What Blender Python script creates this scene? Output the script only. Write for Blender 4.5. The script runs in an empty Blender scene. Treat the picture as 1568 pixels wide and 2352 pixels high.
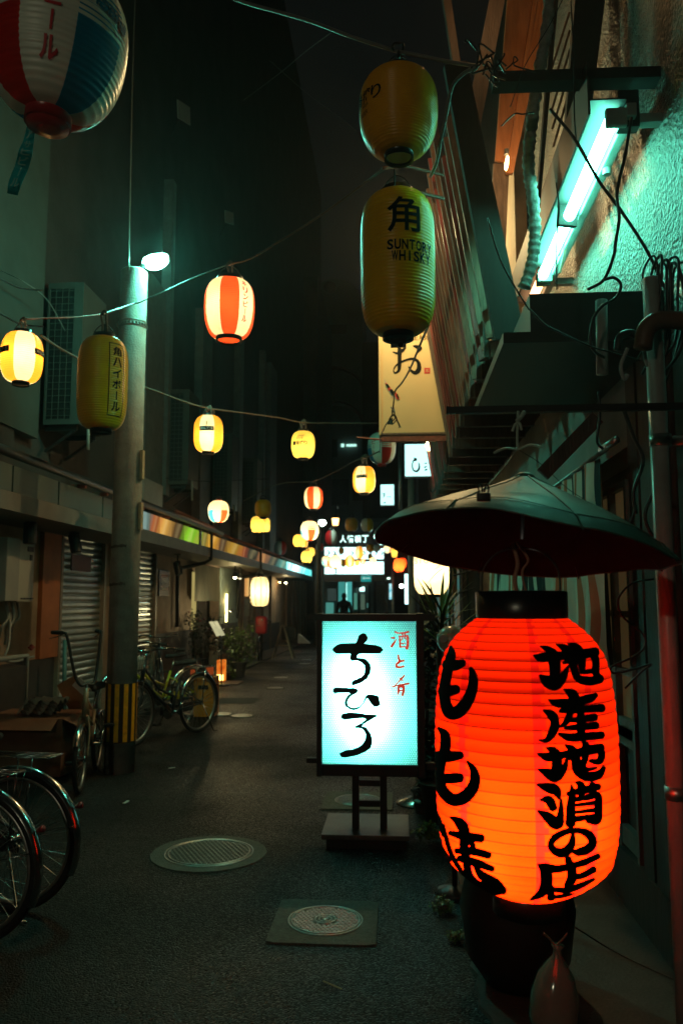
import bpy, bmesh, math, random
from mathutils import Vector, Matrix
from mathutils.geometry import tessellate_polygon
random.seed(7)
SC = bpy.context.scene
COL = SC.collection
R = math.radians
# ------------------------------------------------------------------ camera
F = 28/36*2352                      # focal length in units of a 1568 x 2352 frame
VPX, VPY = 915.0, 1380.0            # where the street's direction meets the picture
PITCH = math.atan((VPY-1176)/F)
YAW = math.atan((VPX-784)/F*math.cos(PITCH))
CAM = Vector((0, 0, 1.5))
ROT = (Matrix.Rotation(YAW, 3, 'Z') @ Matrix.Rotation(math.pi/2+PITCH, 3, 'X'))
cd = bpy.data.cameras.new('camera'); co = bpy.data.objects.new('camera', cd); COL.objects.link(co)
co.location = CAM; co.rotation_euler = ROT.to_euler()
cd.sensor_fit = 'VERTICAL'; cd.sensor_height = 36; cd.sensor_width = 24; cd.lens = 28
cd.clip_start = 0.05; cd.clip_end = 500
cd.dof.use_dof = True; cd.dof.focus_distance = 3.4; cd.dof.aperture_fstop = 3.5
SC.camera = co
# ------------------------------------------------------------------ night sky (no sun)
W = bpy.data.worlds.new('World'); SC.world = W; W.use_nodes = True
bg = W.node_tree.nodes['Background']
bg.inputs['Color'].default_value = (0.0024, 0.003, 0.0029, 1); bg.inputs['Strength'].default_value = 1.0
SC.view_settings.view_transform = 'Standard'; SC.view_settings.look = 'None'
SC.view_settings.exposure = 0.0; SC.view_settings.gamma = 1
SC.cycles.use_denoising = True
SC.cycles.sample_clamp_indirect = 3.0
SC.cycles.max_bounces = 6; SC.cycles.diffuse_bounces = 3; SC.cycles.glossy_bounces = 3
SC.cycles.caustics_reflective = False; SC.cycles.caustics_refractive = False

# ------------------------------------------------------------------ measuring helpers
def ray(px, py):
    return ROT @ Vector(((px-784)/F, -(py-1176)/F, -1))
def D(px, py, zc): return CAM + ray(px, py)*zc                 # at a distance along the lens axis
def P(px, py, Y): d = ray(px, py); return CAM + d*(Y/d.y)      # on the plane y = Y
def PX(px, py, X): d = ray(px, py); return CAM + d*(X/d.x)     # on the plane x = X
def PG(px, py, z=0.0): d = ray(px, py); return CAM + d*((z-CAM.z)/d.z)
def YX(px, X): return PX(px, 1380, X).y
def ZX(px, py, X): return PX(px, py, X).z

# ------------------------------------------------------------------ materials
def node_mat(name):
    m = bpy.data.materials.new(name); m.use_nodes = True
    nt = m.node_tree; b = nt.nodes['Principled BSDF']; return m, nt, b
def mat(name, col, rough=.6, metal=0., var=.25, scale=6., bump=0., bscale=40., emis=None, estr=0., coat=0., spec=.5, stretch=None, dirt=None):
    m, nt, b = node_mat(name)
    b.inputs['Roughness'].default_value = rough; b.inputs['Metallic'].default_value = metal
    b.inputs['Specular IOR Level'].default_value = spec
    if coat: b.inputs['Coat Weight'].default_value = coat; b.inputs['Coat Roughness'].default_value = .15
    tc = nt.nodes.new('ShaderNodeTexCoord'); mp = nt.nodes.new('ShaderNodeMapping')
    nt.links.new(tc.outputs['Object'], mp.inputs[0])
    if stretch: mp.inputs['Scale'].default_value = stretch
    if var:
        n = nt.nodes.new('ShaderNodeTexNoise'); n.inputs['Scale'].default_value = scale; n.inputs['Detail'].default_value = 6
        n.inputs['Roughness'].default_value = .65
        nt.links.new(mp.outputs[0], n.inputs[0])
        cr = nt.nodes.new('ShaderNodeValToRGB')
        cr.color_ramp.elements[0].position = .3; cr.color_ramp.elements[1].position = .72
        lo = [c*(1-var) for c in col]
        if dirt: lo = list(dirt)
        cr.color_ramp.elements[0].color = (*lo, 1); cr.color_ramp.elements[1].color = (*[min(1, c*(1+var*.5)) for c in col], 1)
        nt.links.new(n.outputs[0], cr.inputs[0]); nt.links.new(cr.outputs[0], b.inputs['Base Color'])
    else: b.inputs['Base Color'].default_value = (*col, 1)
    if bump:
        n2 = nt.nodes.new('ShaderNodeTexNoise'); n2.inputs['Scale'].default_value = bscale; n2.inputs['Detail'].default_value = 4
        nt.links.new(mp.outputs[0], n2.inputs[0])
        bp = nt.nodes.new('ShaderNodeBump'); bp.inputs['Strength'].default_value = bump; bp.inputs['Distance'].default_value = .01
        nt.links.new(n2.outputs[0], bp.inputs['Height']); nt.links.new(bp.outputs[0], b.inputs['Normal'])
    if emis:
        b.inputs['Emission Color'].default_value = (*emis, 1); b.inputs['Emission Strength'].default_value = estr
    return m
def paper(name, col, tcol=None, mixf=.6, rough=.45, var=.12):
    """lantern paper or vinyl: part reflects, part lets the bulb behind shine through"""
    m, nt, b = node_mat(name)
    tcol = tcol or col
    tr = nt.nodes.new('ShaderNodeBsdfTranslucent'); tr.inputs[0].default_value = (*tcol, 1)
    n = nt.nodes.new('ShaderNodeTexNoise'); n.inputs['Scale'].default_value = 9; n.inputs['Detail'].default_value = 5
    tc = nt.nodes.new('ShaderNodeTexCoord'); nt.links.new(tc.outputs['Object'], n.inputs[0])
    for tgt, c in ((b.inputs['Base Color'], col), (tr.inputs[0], tcol)):
        cr = nt.nodes.new('ShaderNodeValToRGB')
        cr.color_ramp.elements[0].position = .35; cr.color_ramp.elements[1].position = .7
        cr.color_ramp.elements[0].color = (*[x*(1-var) for x in c], 1); cr.color_ramp.elements[1].color = (*[min(1, x*(1+var*.3)) for x in c], 1)
        nt.links.new(n.outputs[0], cr.inputs[0]); nt.links.new(cr.outputs[0], tgt)
    b.inputs['Roughness'].default_value = rough
    mx = nt.nodes.new('ShaderNodeMixShader'); mx.inputs[0].default_value = mixf
    nt.links.new(b.outputs[0], mx.inputs[1]); nt.links.new(tr.outputs[0], mx.inputs[2])
    nt.links.new(mx.outputs[0], nt.nodes['Material Output'].inputs[0])
    return m
def glow(name, col, s):
    m = bpy.data.materials.new(name); m.use_nodes = True; nt = m.node_tree
    for n in list(nt.nodes):
        if n.type == 'BSDF_PRINCIPLED': nt.nodes.remove(n)
    e = nt.nodes.new('ShaderNodeEmission'); e.inputs[0].default_value = (*col, 1); e.inputs[1].default_value = s
    nt.links.new(e.outputs[0], nt.nodes['Material Output'].inputs[0]); return m
def glow_panel(name, ca, cb, s, scale=2.2, stretch=(1, 1, .15)):
    """glowing sheet whose colour drifts from one tint to another"""
    m = glow(name, ca, s); nt = m.node_tree; e = [n for n in nt.nodes if n.type == 'EMISSION'][0]
    tc = nt.nodes.new('ShaderNodeTexCoord'); mp = nt.nodes.new('ShaderNodeMapping'); mp.inputs['Scale'].default_value = stretch
    n = nt.nodes.new('ShaderNodeTexNoise'); n.inputs['Scale'].default_value = scale; n.inputs['Detail'].default_value = 1.5
    cr = nt.nodes.new('ShaderNodeValToRGB'); cr.color_ramp.elements[0].position = .38; cr.color_ramp.elements[1].position = .62
    cr.color_ramp.elements[0].color = (*ca, 1); cr.color_ramp.elements[1].color = (*cb, 1)
    nt.links.new(tc.outputs['Object'], mp.inputs[0]); nt.links.new(mp.outputs[0], n.inputs[0]); nt.links.new(n.outputs[0], cr.inputs[0]); nt.links.new(cr.outputs[0], e.inputs[0])
    return m

BLACK = mat('black_paint', (.012, .013, .013), .45)
INK = mat('ink', (.006, .007, .007), .85, var=0, spec=.15)
INKRED = mat('red_ink', (.45, .015, .012), .6, var=.1)
INKBLUE = mat('blue_ink', (.01, .16, .26), .6, var=.1)
RUBBER = mat('rubber', (.014, .014, .014), .75)
CABLE = mat('black_cable', (.015, .016, .016), .4)
GREYCABLE = mat('grey_cable', (.16, .17, .16), .45, bump=.3, bscale=60)
ROPE = mat('rope', (.13, .1, .075), .8, bump=.6, bscale=200)
CHROME = mat('chrome', (.38, .4, .4), .2, 1., var=.1)
STEEL = mat('galvanised_steel', (.36, .38, .37), .38, .85, var=.3, scale=12)
IRON = mat('cast_iron', (.16, .16, .15), .36, .8, var=.4, scale=30, bump=.3, bscale=150)
WOODD = mat('dark_wood', (.05, .032, .024), .6, var=.5, scale=5, stretch=(6, 6, .6), bump=.4, bscale=20)
WOODW = mat('weathered_wood', (.16, .1, .07), .7, var=.55, scale=5, stretch=(6, 6, .6), bump=.5, bscale=25)
WOODR = mat('red_slat_paint', (.32, .035, .03), .55, var=.5, scale=5, stretch=(5, 5, .5), bump=.4, bscale=25, dirt=(.09, .03, .025))
WOODO = mat('orange_timber', (.42, .15, .05), .5, var=.35, scale=4, stretch=(8, 8, .5), bump=.2, bscale=20)
CONC = mat('pole_concrete', (.34, .35, .32), .85, var=.4, scale=5, bump=.5, bscale=60)
STRIPY = mat('yellow_reflective_tape', (.9, .48, .015), .45, var=.3, scale=25)
PLAST = mat('grey_plastic', (.3, .31, .29), .5, var=.15)
CREAM = mat('cream_enamel', (.44, .43, .36), .4, var=.18, scale=3)
ALU = mat('aluminium', (.45, .46, .45), .35, .9, var=.2)
WHITEP = mat('white_paint', (.6, .6, .56), .5, var=.12)

# ------------------------------------------------------------------ mesh helpers
ORG = {}
class MB:
    def __init__(s): s.v = []; s.f = []; s.mi = []
    def add(s, vs, fs, mi=0):
        o = len(s.v); s.v += [Vector(x) for x in vs]; s.f += [tuple(i+o for i in f) for f in fs]; s.mi += [mi]*len(fs); return s
    def hexa(s, p, mi=0):   # 8 corners: bottom four, top four
        return s.add(p, [(0, 3, 2, 1), (4, 5, 6, 7), (0, 1, 5, 4), (1, 2, 6, 5), (2, 3, 7, 6), (3, 0, 4, 7)], mi)
    def box(s, x0, x1, y0, y1, z0, z1, mi=0, bev=0.):
        if bev <= 0: return s.hexa([(x0, y0, z0), (x1, y0, z0), (x1, y1, z0), (x0, y1, z0), (x0, y0, z1), (x1, y0, z1), (x1, y1, z1), (x0, y1, z1)], mi)
        b = bmesh.new(); bmesh.ops.create_cube(b, size=1)
        for v in b.verts: v.co = Vector(((x0+x1)/2+v.co.x*(x1-x0), (y0+y1)/2+v.co.y*(y1-y0), (z0+z1)/2+v.co.z*(z1-z0)))
        bmesh.ops.bevel(b, geom=b.edges[:], offset=bev, segments=2, affect='EDGES', profile=.6)
        b.verts.index_update(); s.add([v.co.copy() for v in b.verts], [[v.index for v in f.verts] for f in b.faces], mi); b.free(); return s
    def plank(s, a, b, w, t, up=Vector((0, 0, 1)), mi=0, w2=None):
        a = Vector(a); b = Vector(b); d = (b-a).normalized(); up = Vector(up)
        sx = d.cross(up)
        if sx.length < 1e-4: sx = d.cross(Vector((0, 1, 0)))
        sx.normalize(); sy = sx.cross(d).normalized(); w2 = w2 or w
        c = []
        for q, ww in ((a, w), (b, w2)):
            c += [q-sx*ww/2-sy*t/2, q+sx*ww/2-sy*t/2, q+sx*ww/2+sy*t/2, q-sx*ww/2+sy*t/2]
        return s.add(c, [(0, 1, 2, 3), (7, 6, 5, 4), (0, 4, 5, 1), (1, 5, 6, 2), (2, 6, 7, 3), (3, 7, 4, 0)], mi)
    def tube(s, pts, r, n=8, caps=True, mi=0, closed=False):
        pts = [Vector(p) for p in pts]; m = len(pts); rs = r if isinstance(r, (list, tuple)) else [r]*m
        nrm = None; vs = []
        for i, p in enumerate(pts):
            if closed: d = pts[(i+1) % m]-pts[i-1]
            else: d = pts[min(i+1, m-1)]-pts[max(i-1, 0)]
            d.normalize()
            if nrm is None:
                nrm = d.cross(Vector((0, 0, 1)));
                if nrm.length < 1e-3: nrm = d.cross(Vector((1, 0, 0)))
            nrm = (nrm-d*nrm.dot(d)).normalized(); bn = d.cross(nrm)
            vs += [p+(nrm*math.cos(2*math.pi*k/n)+bn*math.sin(2*math.pi*k/n))*rs[i] for k in range(n)]
        fs = []
        for i in range(m if closed else m-1):
            j = (i+1) % m
            fs += [(i*n+k, i*n+(k+1) % n, j*n+(k+1) % n, j*n+k) for k in range(n)]
        if caps and not closed: fs += [tuple(range(n))[::-1], tuple((m-1)*n+k for k in range(n))]
        return s.add(vs, fs, mi)
    def lathe(s, prof, n=24, c=(0, 0, 0), M=None, mi=0, cap=True, micol=None):
        c = Vector(c); vs = []; m = len(prof)
        for (r, z) in prof:
            for k in range(n):
                a = 2*math.pi*k/n; p = Vector((r*math.cos(a), r*math.sin(a), z))
                vs.append(c+(M @ p if M else p))
        fs = []; mis = []
        for i in range(m-1):
            for k in range(n):
                fs.append((i*n+k, i*n+(k+1) % n, (i+1)*n+(k+1) % n, (i+1)*n+k))
                mis.append(micol(k/n, i) if micol else mi)
        if cap: fs += [tuple(range(n))[::-1], tuple((m-1)*n+k for k in range(n))]; mis += [mi, mi]
        o = len(s.v); s.v += vs; s.f += [tuple(i+o for i in f) for f in fs]; s.mi += mis; return s
    def build(s, name, m, parent=None, smooth=False, kind=None, local=False):
        me = bpy.data.meshes.new(name)
        if parent is not None: org = Vector((0, 0, 0)) if local else ORG.get(parent.name, Vector((0, 0, 0)))
        elif local: org = Vector((0, 0, 0))
        else:
            xs = [v.x for v in s.v]; ys = [v.y for v in s.v]; zs = [v.z for v in s.v]
            org = Vector(((min(xs)+max(xs))/2, (min(ys)+max(ys))/2, min(zs)))
        me.from_pydata([v-org for v in s.v], [], s.f)
        for mm in (m if isinstance(m, (list, tuple)) else [m]): me.materials.append(mm)
        if any(s.mi):
            me.polygons.foreach_set('material_index', s.mi)
        if smooth: me.polygons.foreach_set('use_smooth', [True]*len(me.polygons))
        me.update()
        o = bpy.data.objects.new(name, me); COL.objects.link(o)
        if parent is not None: o.parent = parent; ORG[o.name] = org
        else: o.location = org; ORG[o.name] = org
        if kind: o['kind'] = kind
        return o
def tag(o, label, cat, group=None):
    o['label'] = label; o['category'] = cat
    if group: o['group'] = group
    return o
def thing(name, label, cat, loc=(0, 0, 0), group=None, rz=0):
    o = bpy.data.objects.new(name, None); COL.objects.link(o); o.location = loc; o.rotation_euler[2] = rz
    o.empty_display_size = .1; ORG[o.name] = Vector(loc); tag(o, label, cat, group); return o
def dup(o, parent=None):
    kids = [c for c in bpy.data.objects if c.parent == o]
    c = o.copy(); COL.objects.link(c); c.parent = parent; ORG[c.name] = ORG.get(o.name, Vector())
    for k in kids: dup(k, c)
    return c
def share(proto, name, parent, offs):
    """a further piece with the same mesh, shifted"""
    o = bpy.data.objects.new(name, proto.data); COL.objects.link(o); o.parent = parent; o.location = offs; return o
def smooth_line(pts, k=6):
    pts = [Vector(p) for p in pts]
    if len(pts) < 3: return pts
    e = [pts[0]*2-pts[1]]+pts+[pts[-1]*2-pts[-2]]; out = []
    for i in range(1, len(e)-2):
        a, b, c, d = e[i-1:i+3]
        for j in range(k):
            t = j/k
            out.append(.5*((2*b)+(c-a)*t+(2*a-5*b+4*c-d)*t*t+(3*b-a-3*c+d)*t*t*t))
    out.append(pts[-1]); return out
def lightobj(name, parent, loc_world, energy, col, rad=.03):
    l = bpy.data.lights.new(name, 'POINT'); l.energy = energy; l.color = col; l.shadow_soft_size = rad
    o = bpy.data.objects.new(name, l); COL.objects.link(o); o.parent = parent
    o.location = Vector(loc_world)-ORG.get(parent.name, Vector()); return o

# ------------------------------------------------------------------ lettering
_gc = {}
def glyph(ch, bold=.0):
    """triangles of one character, unit em, origin at the centre of the em box"""
    if (ch, bold) in _gc: return _gc[(ch, bold)]
    cu = bpy.data.curves.new('g', 'FONT'); cu.body = ch; cu.size = 1; cu.offset = bold; cu.resolution_u = 3
    o = bpy.data.objects.new('g', cu); COL.objects.link(o); bpy.context.view_layer.update()
    me = bpy.data.meshes.new_from_object(o.evaluated_get(bpy.context.evaluated_depsgraph_get()))
    bpy.data.objects.remove(o); bpy.data.curves.remove(cu)
    vs = [v.co.copy() for v in me.vertices]; fs = [tuple(p.vertices) for p in me.polygons]; bpy.data.meshes.remove(me)
    if vs:
        x0 = min(v.x for v in vs); x1 = max(v.x for v in vs); y0 = min(v.y for v in vs); y1 = max(v.y for v in vs)
    else: x0 = x1 = y0 = y1 = 0
    _gc[(ch, bold)] = (vs, fs, (x0, x1, y0, y1)); return _gc[(ch, bold)]
def put_glyphs(mb, items, mapf, maxlen=None):
    """items: (char, u, v, width, height, bold); each glyph is stretched to its box centred on u, v"""
    for (ch, u, v, w, h, bold) in items:
        vs, fs, (x0, x1, y0, y1) = glyph(ch, bold)
        if not vs: continue
        sx = w/max(x1-x0, .05) if (x1-x0) > .12 else h/.9*1.0; sy = h/max(y1-y0, .05) if (y1-y0) > .12 else w/.9*1.0
        if (x1-x0) <= .12 : sx = sy if sy else sx
        cx = (x0+x1)/2; cy = (y0+y1)/2
        pts = [Vector(((q.x-cx)*sx+u, (q.y-cy)*sy+v, 0)) for q in vs]
        b = bmesh.new(); bv = [b.verts.new(p) for p in pts]
        for f in fs:
            try: b.faces.new([bv[i] for i in f])
            except ValueError: pass
        bmesh.ops.triangulate(b, faces=b.faces[:])
        if maxlen:
            for _ in range(5):
                le = [e for e in b.edges if e.calc_length() > maxlen]
                if not le: break
                bmesh.ops.subdivide_edges(b, edges=le, cuts=1); bmesh.ops.triangulate(b, faces=[f for f in b.faces if len(f.verts) > 3])
        b.verts.index_update()
        mb.add([mapf(q.co.x, q.co.y) for q in b.verts], [[q.index for q in f.verts] for f in b.faces]); b.free()
def column(s, u, vtop, size, pitch=None, bold=.0, wx=.9):
    pitch = pitch or size; out = []
    for i, ch in enumerate(s):
        if ch == 'ー': out.append(('|', u, vtop-size/2-i*pitch, size*.1, size*.78, bold))
        elif ch == ' ': continue
        else: out.append((ch, u, vtop-size/2-i*pitch, size*wx, size*.84 if ch not in 'ニ' else size*.5, bold))
    return out
def row(s, u0, v, size, adv=.62, bold=.0, wx=.5):
    return [(ch, u0+(i+.5)*size*adv, v, size*wx*(.3 if ch in "I'" else 1), size*.72 if ch != "'" else size*.25, bold) for i, ch in enumerate(s) if ch != ' ']
def brush(mb, strokes, mapf, across=3, step=4., lift=0., fat=1.):
    """brush strokes: lists of (x, y, width), swept as ribbons with rounded ends"""
    for si, st in enumerate(strokes):
        q = smooth_line([Vector((a, b, c)) for a, b, c in st], 6)
        out = [q[0]]
        for p in q[1:]:
            d = p-out[-1]; L = Vector((d.x, d.y)).length; n = max(1, int(L/step))
            for j in range(1, n+1): out.append(out[-1]+(p-out[-1])*(1/(n-j+1)))
        q = out; m = len(q); vs = []; fs = []
        dirs = []
        for i in range(m):
            d = q[min(i+1, m-1)]-q[max(i-1, 0)]; d = Vector((d.x, d.y, 0))
            dirs.append(d.normalized() if d.length > 1e-6 else Vector((1, 0, 0)))
        # rounded caps
        caps0 = [(q[0]-dirs[0]*q[0].z*.5*math.sin(a), dirs[0], q[0].z*math.cos(a)) for a in (1.5, 1.1, .7, .35)]
        capsn = [(q[-1]+dirs[-1]*q[-1].z*.5*math.sin(a), dirs[-1], q[-1].z*math.cos(a)) for a in (.35, .7, 1.1, 1.5)]
        seq = caps0+[(q[i], dirs[i], q[i].z) for i in range(m)]+capsn
        for (p, d, w) in seq:
            nx, ny = -d.y, d.x
            for k in range(across+1):
                t = (k/across-.5)*max(w*fat, 1e-4); vs.append(mapf(p.x+nx*t, p.y+ny*t, lift+si*.00012))
        n = across+1
        for i in range(len(seq)-1):
            for k in range(across): fs.append((i*n+k, i*n+k+1, (i+1)*n+k+1, (i+1)*n+k))
        mb.add(vs, fs)
def flat_poly(mb, pts, mapf):
    v = [Vector((a, b, 0)) for a, b in pts]
    t = tessellate_polygon([v]); mb.add([mapf(a, b) for a, b in pts], [tuple(x) for x in t])
def cable(name, label, pts, r, m, n=6, cat='cable', group=None, k=7):
    mb = MB(); mb.tube(smooth_line(pts, k), r, n)
    return tag(mb.build(name, m, smooth=True), label, cat, group)

# ================================================================== GROUND
def asphalt():
    m, nt, b = node_mat('asphalt'); b.inputs['Specular IOR Level'].default_value = .22
    tc = nt.nodes.new('ShaderNodeTexCoord')
    vo = nt.nodes.new('ShaderNodeTexVoronoi'); vo.inputs['Scale'].default_value = 120; vo.inputs['Randomness'].default_value = 1
    nt.links.new(tc.outputs['Object'], vo.inputs['Vector'])
    sep = nt.nodes.new('ShaderNodeSeparateColor'); nt.links.new(vo.outputs['Color'], sep.inputs[0])
    cr = nt.nodes.new('ShaderNodeValToRGB'); e = cr.color_ramp.elements
    e[0].position = 0; e[0].color = (.014, .014, .014, 1); e[1].position = 1; e[1].color = (.13, .13, .125, 1)
    x = e.new(.6); x.color = (.022, .023, .023, 1); x = e.new(.85); x.color = (.045, .046, .044, 1)
    nt.links.new(sep.outputs[0], cr.inputs[0])
    n = nt.nodes.new('ShaderNodeTexNoise'); n.inputs['Scale'].default_value = 1.3; n.inputs['Detail'].default_value = 7; nt.links.new(tc.outputs['Object'], n.inputs[0])
    mr = nt.nodes.new('ShaderNodeMapRange'); mr.inputs[1].default_value = .3; mr.inputs[2].default_value = .7; mr.inputs[3].default_value = .06; mr.inputs[4].default_value = .5
    nt.links.new(n.outputs[0], mr.inputs[0])
    mx = nt.nodes.new('ShaderNodeVectorMath'); mx.operation = 'SCALE'; nt.links.new(cr.outputs[0], mx.inputs[0]); nt.links.new(mr.outputs[0], mx.inputs['Scale'])
    nt.links.new(mx.outputs[0], b.inputs['Base Color'])
    rr = nt.nodes.new('ShaderNodeMapRange'); rr.inputs[3].default_value = .36; rr.inputs[4].default_value = .8; nt.links.new(sep.outputs[1], rr.inputs[0]); n3 = nt.nodes.new('ShaderNodeTexNoise'); n3.inputs['Scale'].default_value = .7; n3.inputs['Detail'].default_value = 5; nt.links.new(tc.outputs['Object'], n3.inputs[0])
    r3 = nt.nodes.new('ShaderNodeMapRange'); r3.inputs[1].default_value = .4; r3.inputs[2].default_value = .62; r3.inputs[3].default_value = -.16; r3.inputs[4].default_value = .1; nt.links.new(n3.outputs[0], r3.inputs[0])
    ad = nt.nodes.new('ShaderNodeMath'); ad.operation = 'ADD'; nt.links.new(rr.outputs[0], ad.inputs[0]); nt.links.new(r3.outputs[0], ad.inputs[1]); nt.links.new(ad.outputs[0], b.inputs['Roughness'])
    bp = nt.nodes.new('ShaderNodeBump'); bp.inputs['Strength'].default_value = .9; bp.inputs['Distance'].default_value = .008
    nt.links.new(vo.outputs['Distance'], bp.inputs['Height']); bp.invert = True; nt.links.new(bp.outputs[0], b.inputs['Normal'])
    return m
ASPH = asphalt()
SLABC = mat('stained_concrete', (.038, .042, .04), .75, var=.5, scale=4, bump=.5, bscale=70)
COLLAR = mat('manhole_concrete', (.085, .09, .078), .8, var=.45, scale=45, bump=.7, bscale=120)
g = MB(); g.add([(-70, -25, 0), (70, -25, 0), (70, 220, 0), (-70, 220, 0)], [(0, 1, 2, 3)])
g.build('ground', ASPH, kind='structure')
# concrete strip along the right-hand shop fronts, broken edge
def wob(y, s=0.): return .018*math.sin(y*7+s)+.012*math.sin(y*17.3+s*2)+.008*math.sin(y*41+s)
mb = MB(); ys = [-3+.08*i for i in range(500)]; vs = []
for y in ys:
    x = .30+wob(y); vs += [(x, y, 0.), (x+.006, y, .014), (1.6, y, .018)]
fs = []
for i in range(len(ys)-1): a = i*3; fs += [(a, a+1, a+4, a+3), (a+1, a+2, a+5, a+4)]
mb.add(vs, fs); mb.build('pavement_strip', SLABC, kind='structure')
mb = MB(); mb.box(-4.2, -3.35, -3, 34, 0, .03); mb.build('pavement', SLABC, kind='structure')

IRONB = mat('worn_iron', (.42, .45, .43), .34, .9, var=.35, scale=40)
def manhole(label, c, rc, rim, square=None, rings=True, ry=1.0, pitch=.034, detail=True):
    c = Vector(c); t = thing('manhole', label, 'manhole cover', c, 'manhole covers in the alley')
    mb = MB()
    if square:
        w, d = square; nseg = 48
        outer = []
        for k in range(nseg):
            a = 2*math.pi*k/nseg; ca, sa = math.cos(a), math.sin(a); m_ = max(abs(ca)/w, abs(sa)/d)
            outer.append((ca/m_/1.0, sa/m_/1.0))
    else:
        nseg = 64; outer = [((rim+.002*math.sin(k*1.7))*math.cos(2*math.pi*k/nseg), (rim+.002*math.cos(k*1.7))*math.sin(2*math.pi*k/nseg)) for k in range(nseg)]
    vs = []
    for k in range(nseg):
        a = 2*math.pi*k/nseg; vs += [c+Vector((rc*1.03*math.cos(a), rc*1.03*math.sin(a), .008)), c+Vector((outer[k][0]*.99, outer[k][1]*.99, .008)), c+Vector((outer[k][0], outer[k][1], 0.0))]
    fs = []
    for k in range(nseg): a = k*3; b = ((k+1) % nseg)*3; fs += [(a, b, b+1, a+1), (a+1, b+1, b+2, a+2)]
    mb.add(vs, fs); mb.build('collar', COLLAR, t)
    mb = MB(); mb.lathe([(rc*1.03, 0), (rc*1.03, .012), (rc*.985, .012), (rc*.985, .004)], 56, c, cap=False); mb.build('rim', IRONB, t, True)
    mb = MB(); mb.lathe([(rc*.975, .0), (rc*.975, .009), (rc*.95, .009)], 56, c, cap=True); mb.build('cover', IRON, t)
    if not detail: return t
    mb = MB(); n = int(rc/pitch)+1
    for i in range(-n, n+1):
        for j in range(-n, n+1):
            x = i*pitch+(j % 2)*pitch/2; y = j*pitch*.87; r = math.hypot(x, y)
            if r > rc*.88 or (rings and r < rc*.34): continue
            s = pitch*.33; q = c+Vector((x, y, .009)); h = Vector((0, 0, .006))
            mb.hexa([q+Vector((-s, -s, 0)), q+Vector((s, -s, 0)), q+Vector((s, s, 0)), q+Vector((-s, s, 0)), q+Vector((-s, -s, 0))*.6+h, q+Vector((s, -s, 0))*.6+h, q+Vector((s, s, 0))*.6+h, q+Vector((-s, s, 0))*.6+h])
    mb.build('tread_studs', IRONB, t, kind='stuff')
    mb = MB(); mb.lathe([(rc*.95, .009), (rc*.94, .015), (rc*.91, .015), (rc*.9, .009)], 56, c, cap=False)
    if rings:
        for q in (.31, .2): mb.lathe([(rc*q, .009), (rc*q*.97, .016), (rc*(q-.05), .016), (rc*(q-.055), .009)], 40, c, cap=False)
        mb.lathe([(rc*.1, .009), (rc*.09, .015), (.001, .016)], 20, c, cap=False)
    mb.build('raised_rings', IRONB, t, True)
    return t
manhole('round iron manhole cover in a pale concrete ring, in the middle of the asphalt', PG(480, 1961), .258, .345, None, rings=False, pitch=.03)
c2 = PG(747, 2118); manhole('small iron cover with ringed centre set in a square pale concrete patch', c2, .172, .3, (.245, .26), pitch=.021)
manhole('small iron cover in a square patch behind the lit sign stand', PG(822, 1840), .17, .3, (.26, .27), pitch=.024)
for (a, lab) in (((556, 1645), 'small round metal lid flush in the asphalt, right of the bicycle wheel'), ((508, 1641), 'small metal lid close beside the bicycle wheel'),
                 ((632, 1581), 'bright narrow metal lid further up the alley, nearer of the two by the menu lamps'), ((645, 1557), 'narrow metal lid further up the alley, behind the bright one'),
                 ((700, 1525), 'distant metal lid in the dark asphalt, lower of the far pair'), ((704, 1516), 'distant metal lid in the dark asphalt, upper of the far pair')):
    manhole(lab, PG(*a), .13, .17, None, rings=False, detail=False)
for (a, lab) in (((545, 1610), 'pale rectangular repair patch in the asphalt beside the planters'),):
    q = PG(*a); mb = MB(); mb.box(q.x-.3, q.x+.3, q.y-.35, q.y+.35, 0, .004); tag(mb.build('access_plate', COLLAR), lab, 'ground plate')
# bits of litter and leaves
LEAFD = mat('dry_leaf', (.25, .2, .1), .7)
for i, (x, y, lab) in enumerate(((395, 1766, 'crumpled scrap of paper on the asphalt left of centre'), (290, 1845, 'small pale scrap of litter near the striped pole'),
                                 (763, 2268, 'dry twig lying on the asphalt at the bottom'), (105, 2060, 'tiny scrap near the front bicycle wheel'), (1075, 1995, 'dry leaf beside the pavement edge'))):
    q = PG(x, y); mb = MB(); a = i*1.3; d = Vector((math.cos(a), math.sin(a), 0))*(.03 if i != 2 else .045)
    mb.plank(q-d+Vector((0, 0, .006)), q+d+Vector((0, 0, .012)), .022 if i != 2 else .005, .004); tag(mb.build('litter', WHITEP if i < 2 else LEAFD), lab, 'litter')

# ================================================================== LEFT SIDE: SHOP ROW
XW = -4.0; XF = -3.3
WALLB = mat('beige_plaster', (.36, .27, .2), .85, var=.3, scale=3, bump=.3, bscale=50)
WALLG = mat('grey_plaster', (.26, .28, .26), .85, var=.3, scale=2, bump=.3, bscale=50)
WALLO = mat('orange_tiles', (.42, .13, .035), .6, var=.3, scale=3)
DADO = mat('dark_dado', (.05, .045, .045), .6, var=.4)
DARKW = mat('dark_facade', (.035, .033, .032), .9, var=.5, scale=1.2, bump=.4, bscale=30)
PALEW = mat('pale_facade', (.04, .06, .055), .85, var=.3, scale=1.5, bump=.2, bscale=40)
SHUT = mat('shutter_steel', (.55, .6, .56), .3, .75, var=.28, scale=3, stretch=(1, 1, 5))
FASC = mat('fascia_paint', (.15, .145, .13), .55, var=.35, scale=3)
RUST = mat('rusty_pipe', (.24, .07, .045), .6, .2, var=.5, scale=20)
row_ = thing('shop_building', 'long low row of shops on the left with shutters, awning slab and a band of painted reflections', 'building', (XW, 6, 0))
mb = MB()
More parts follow.
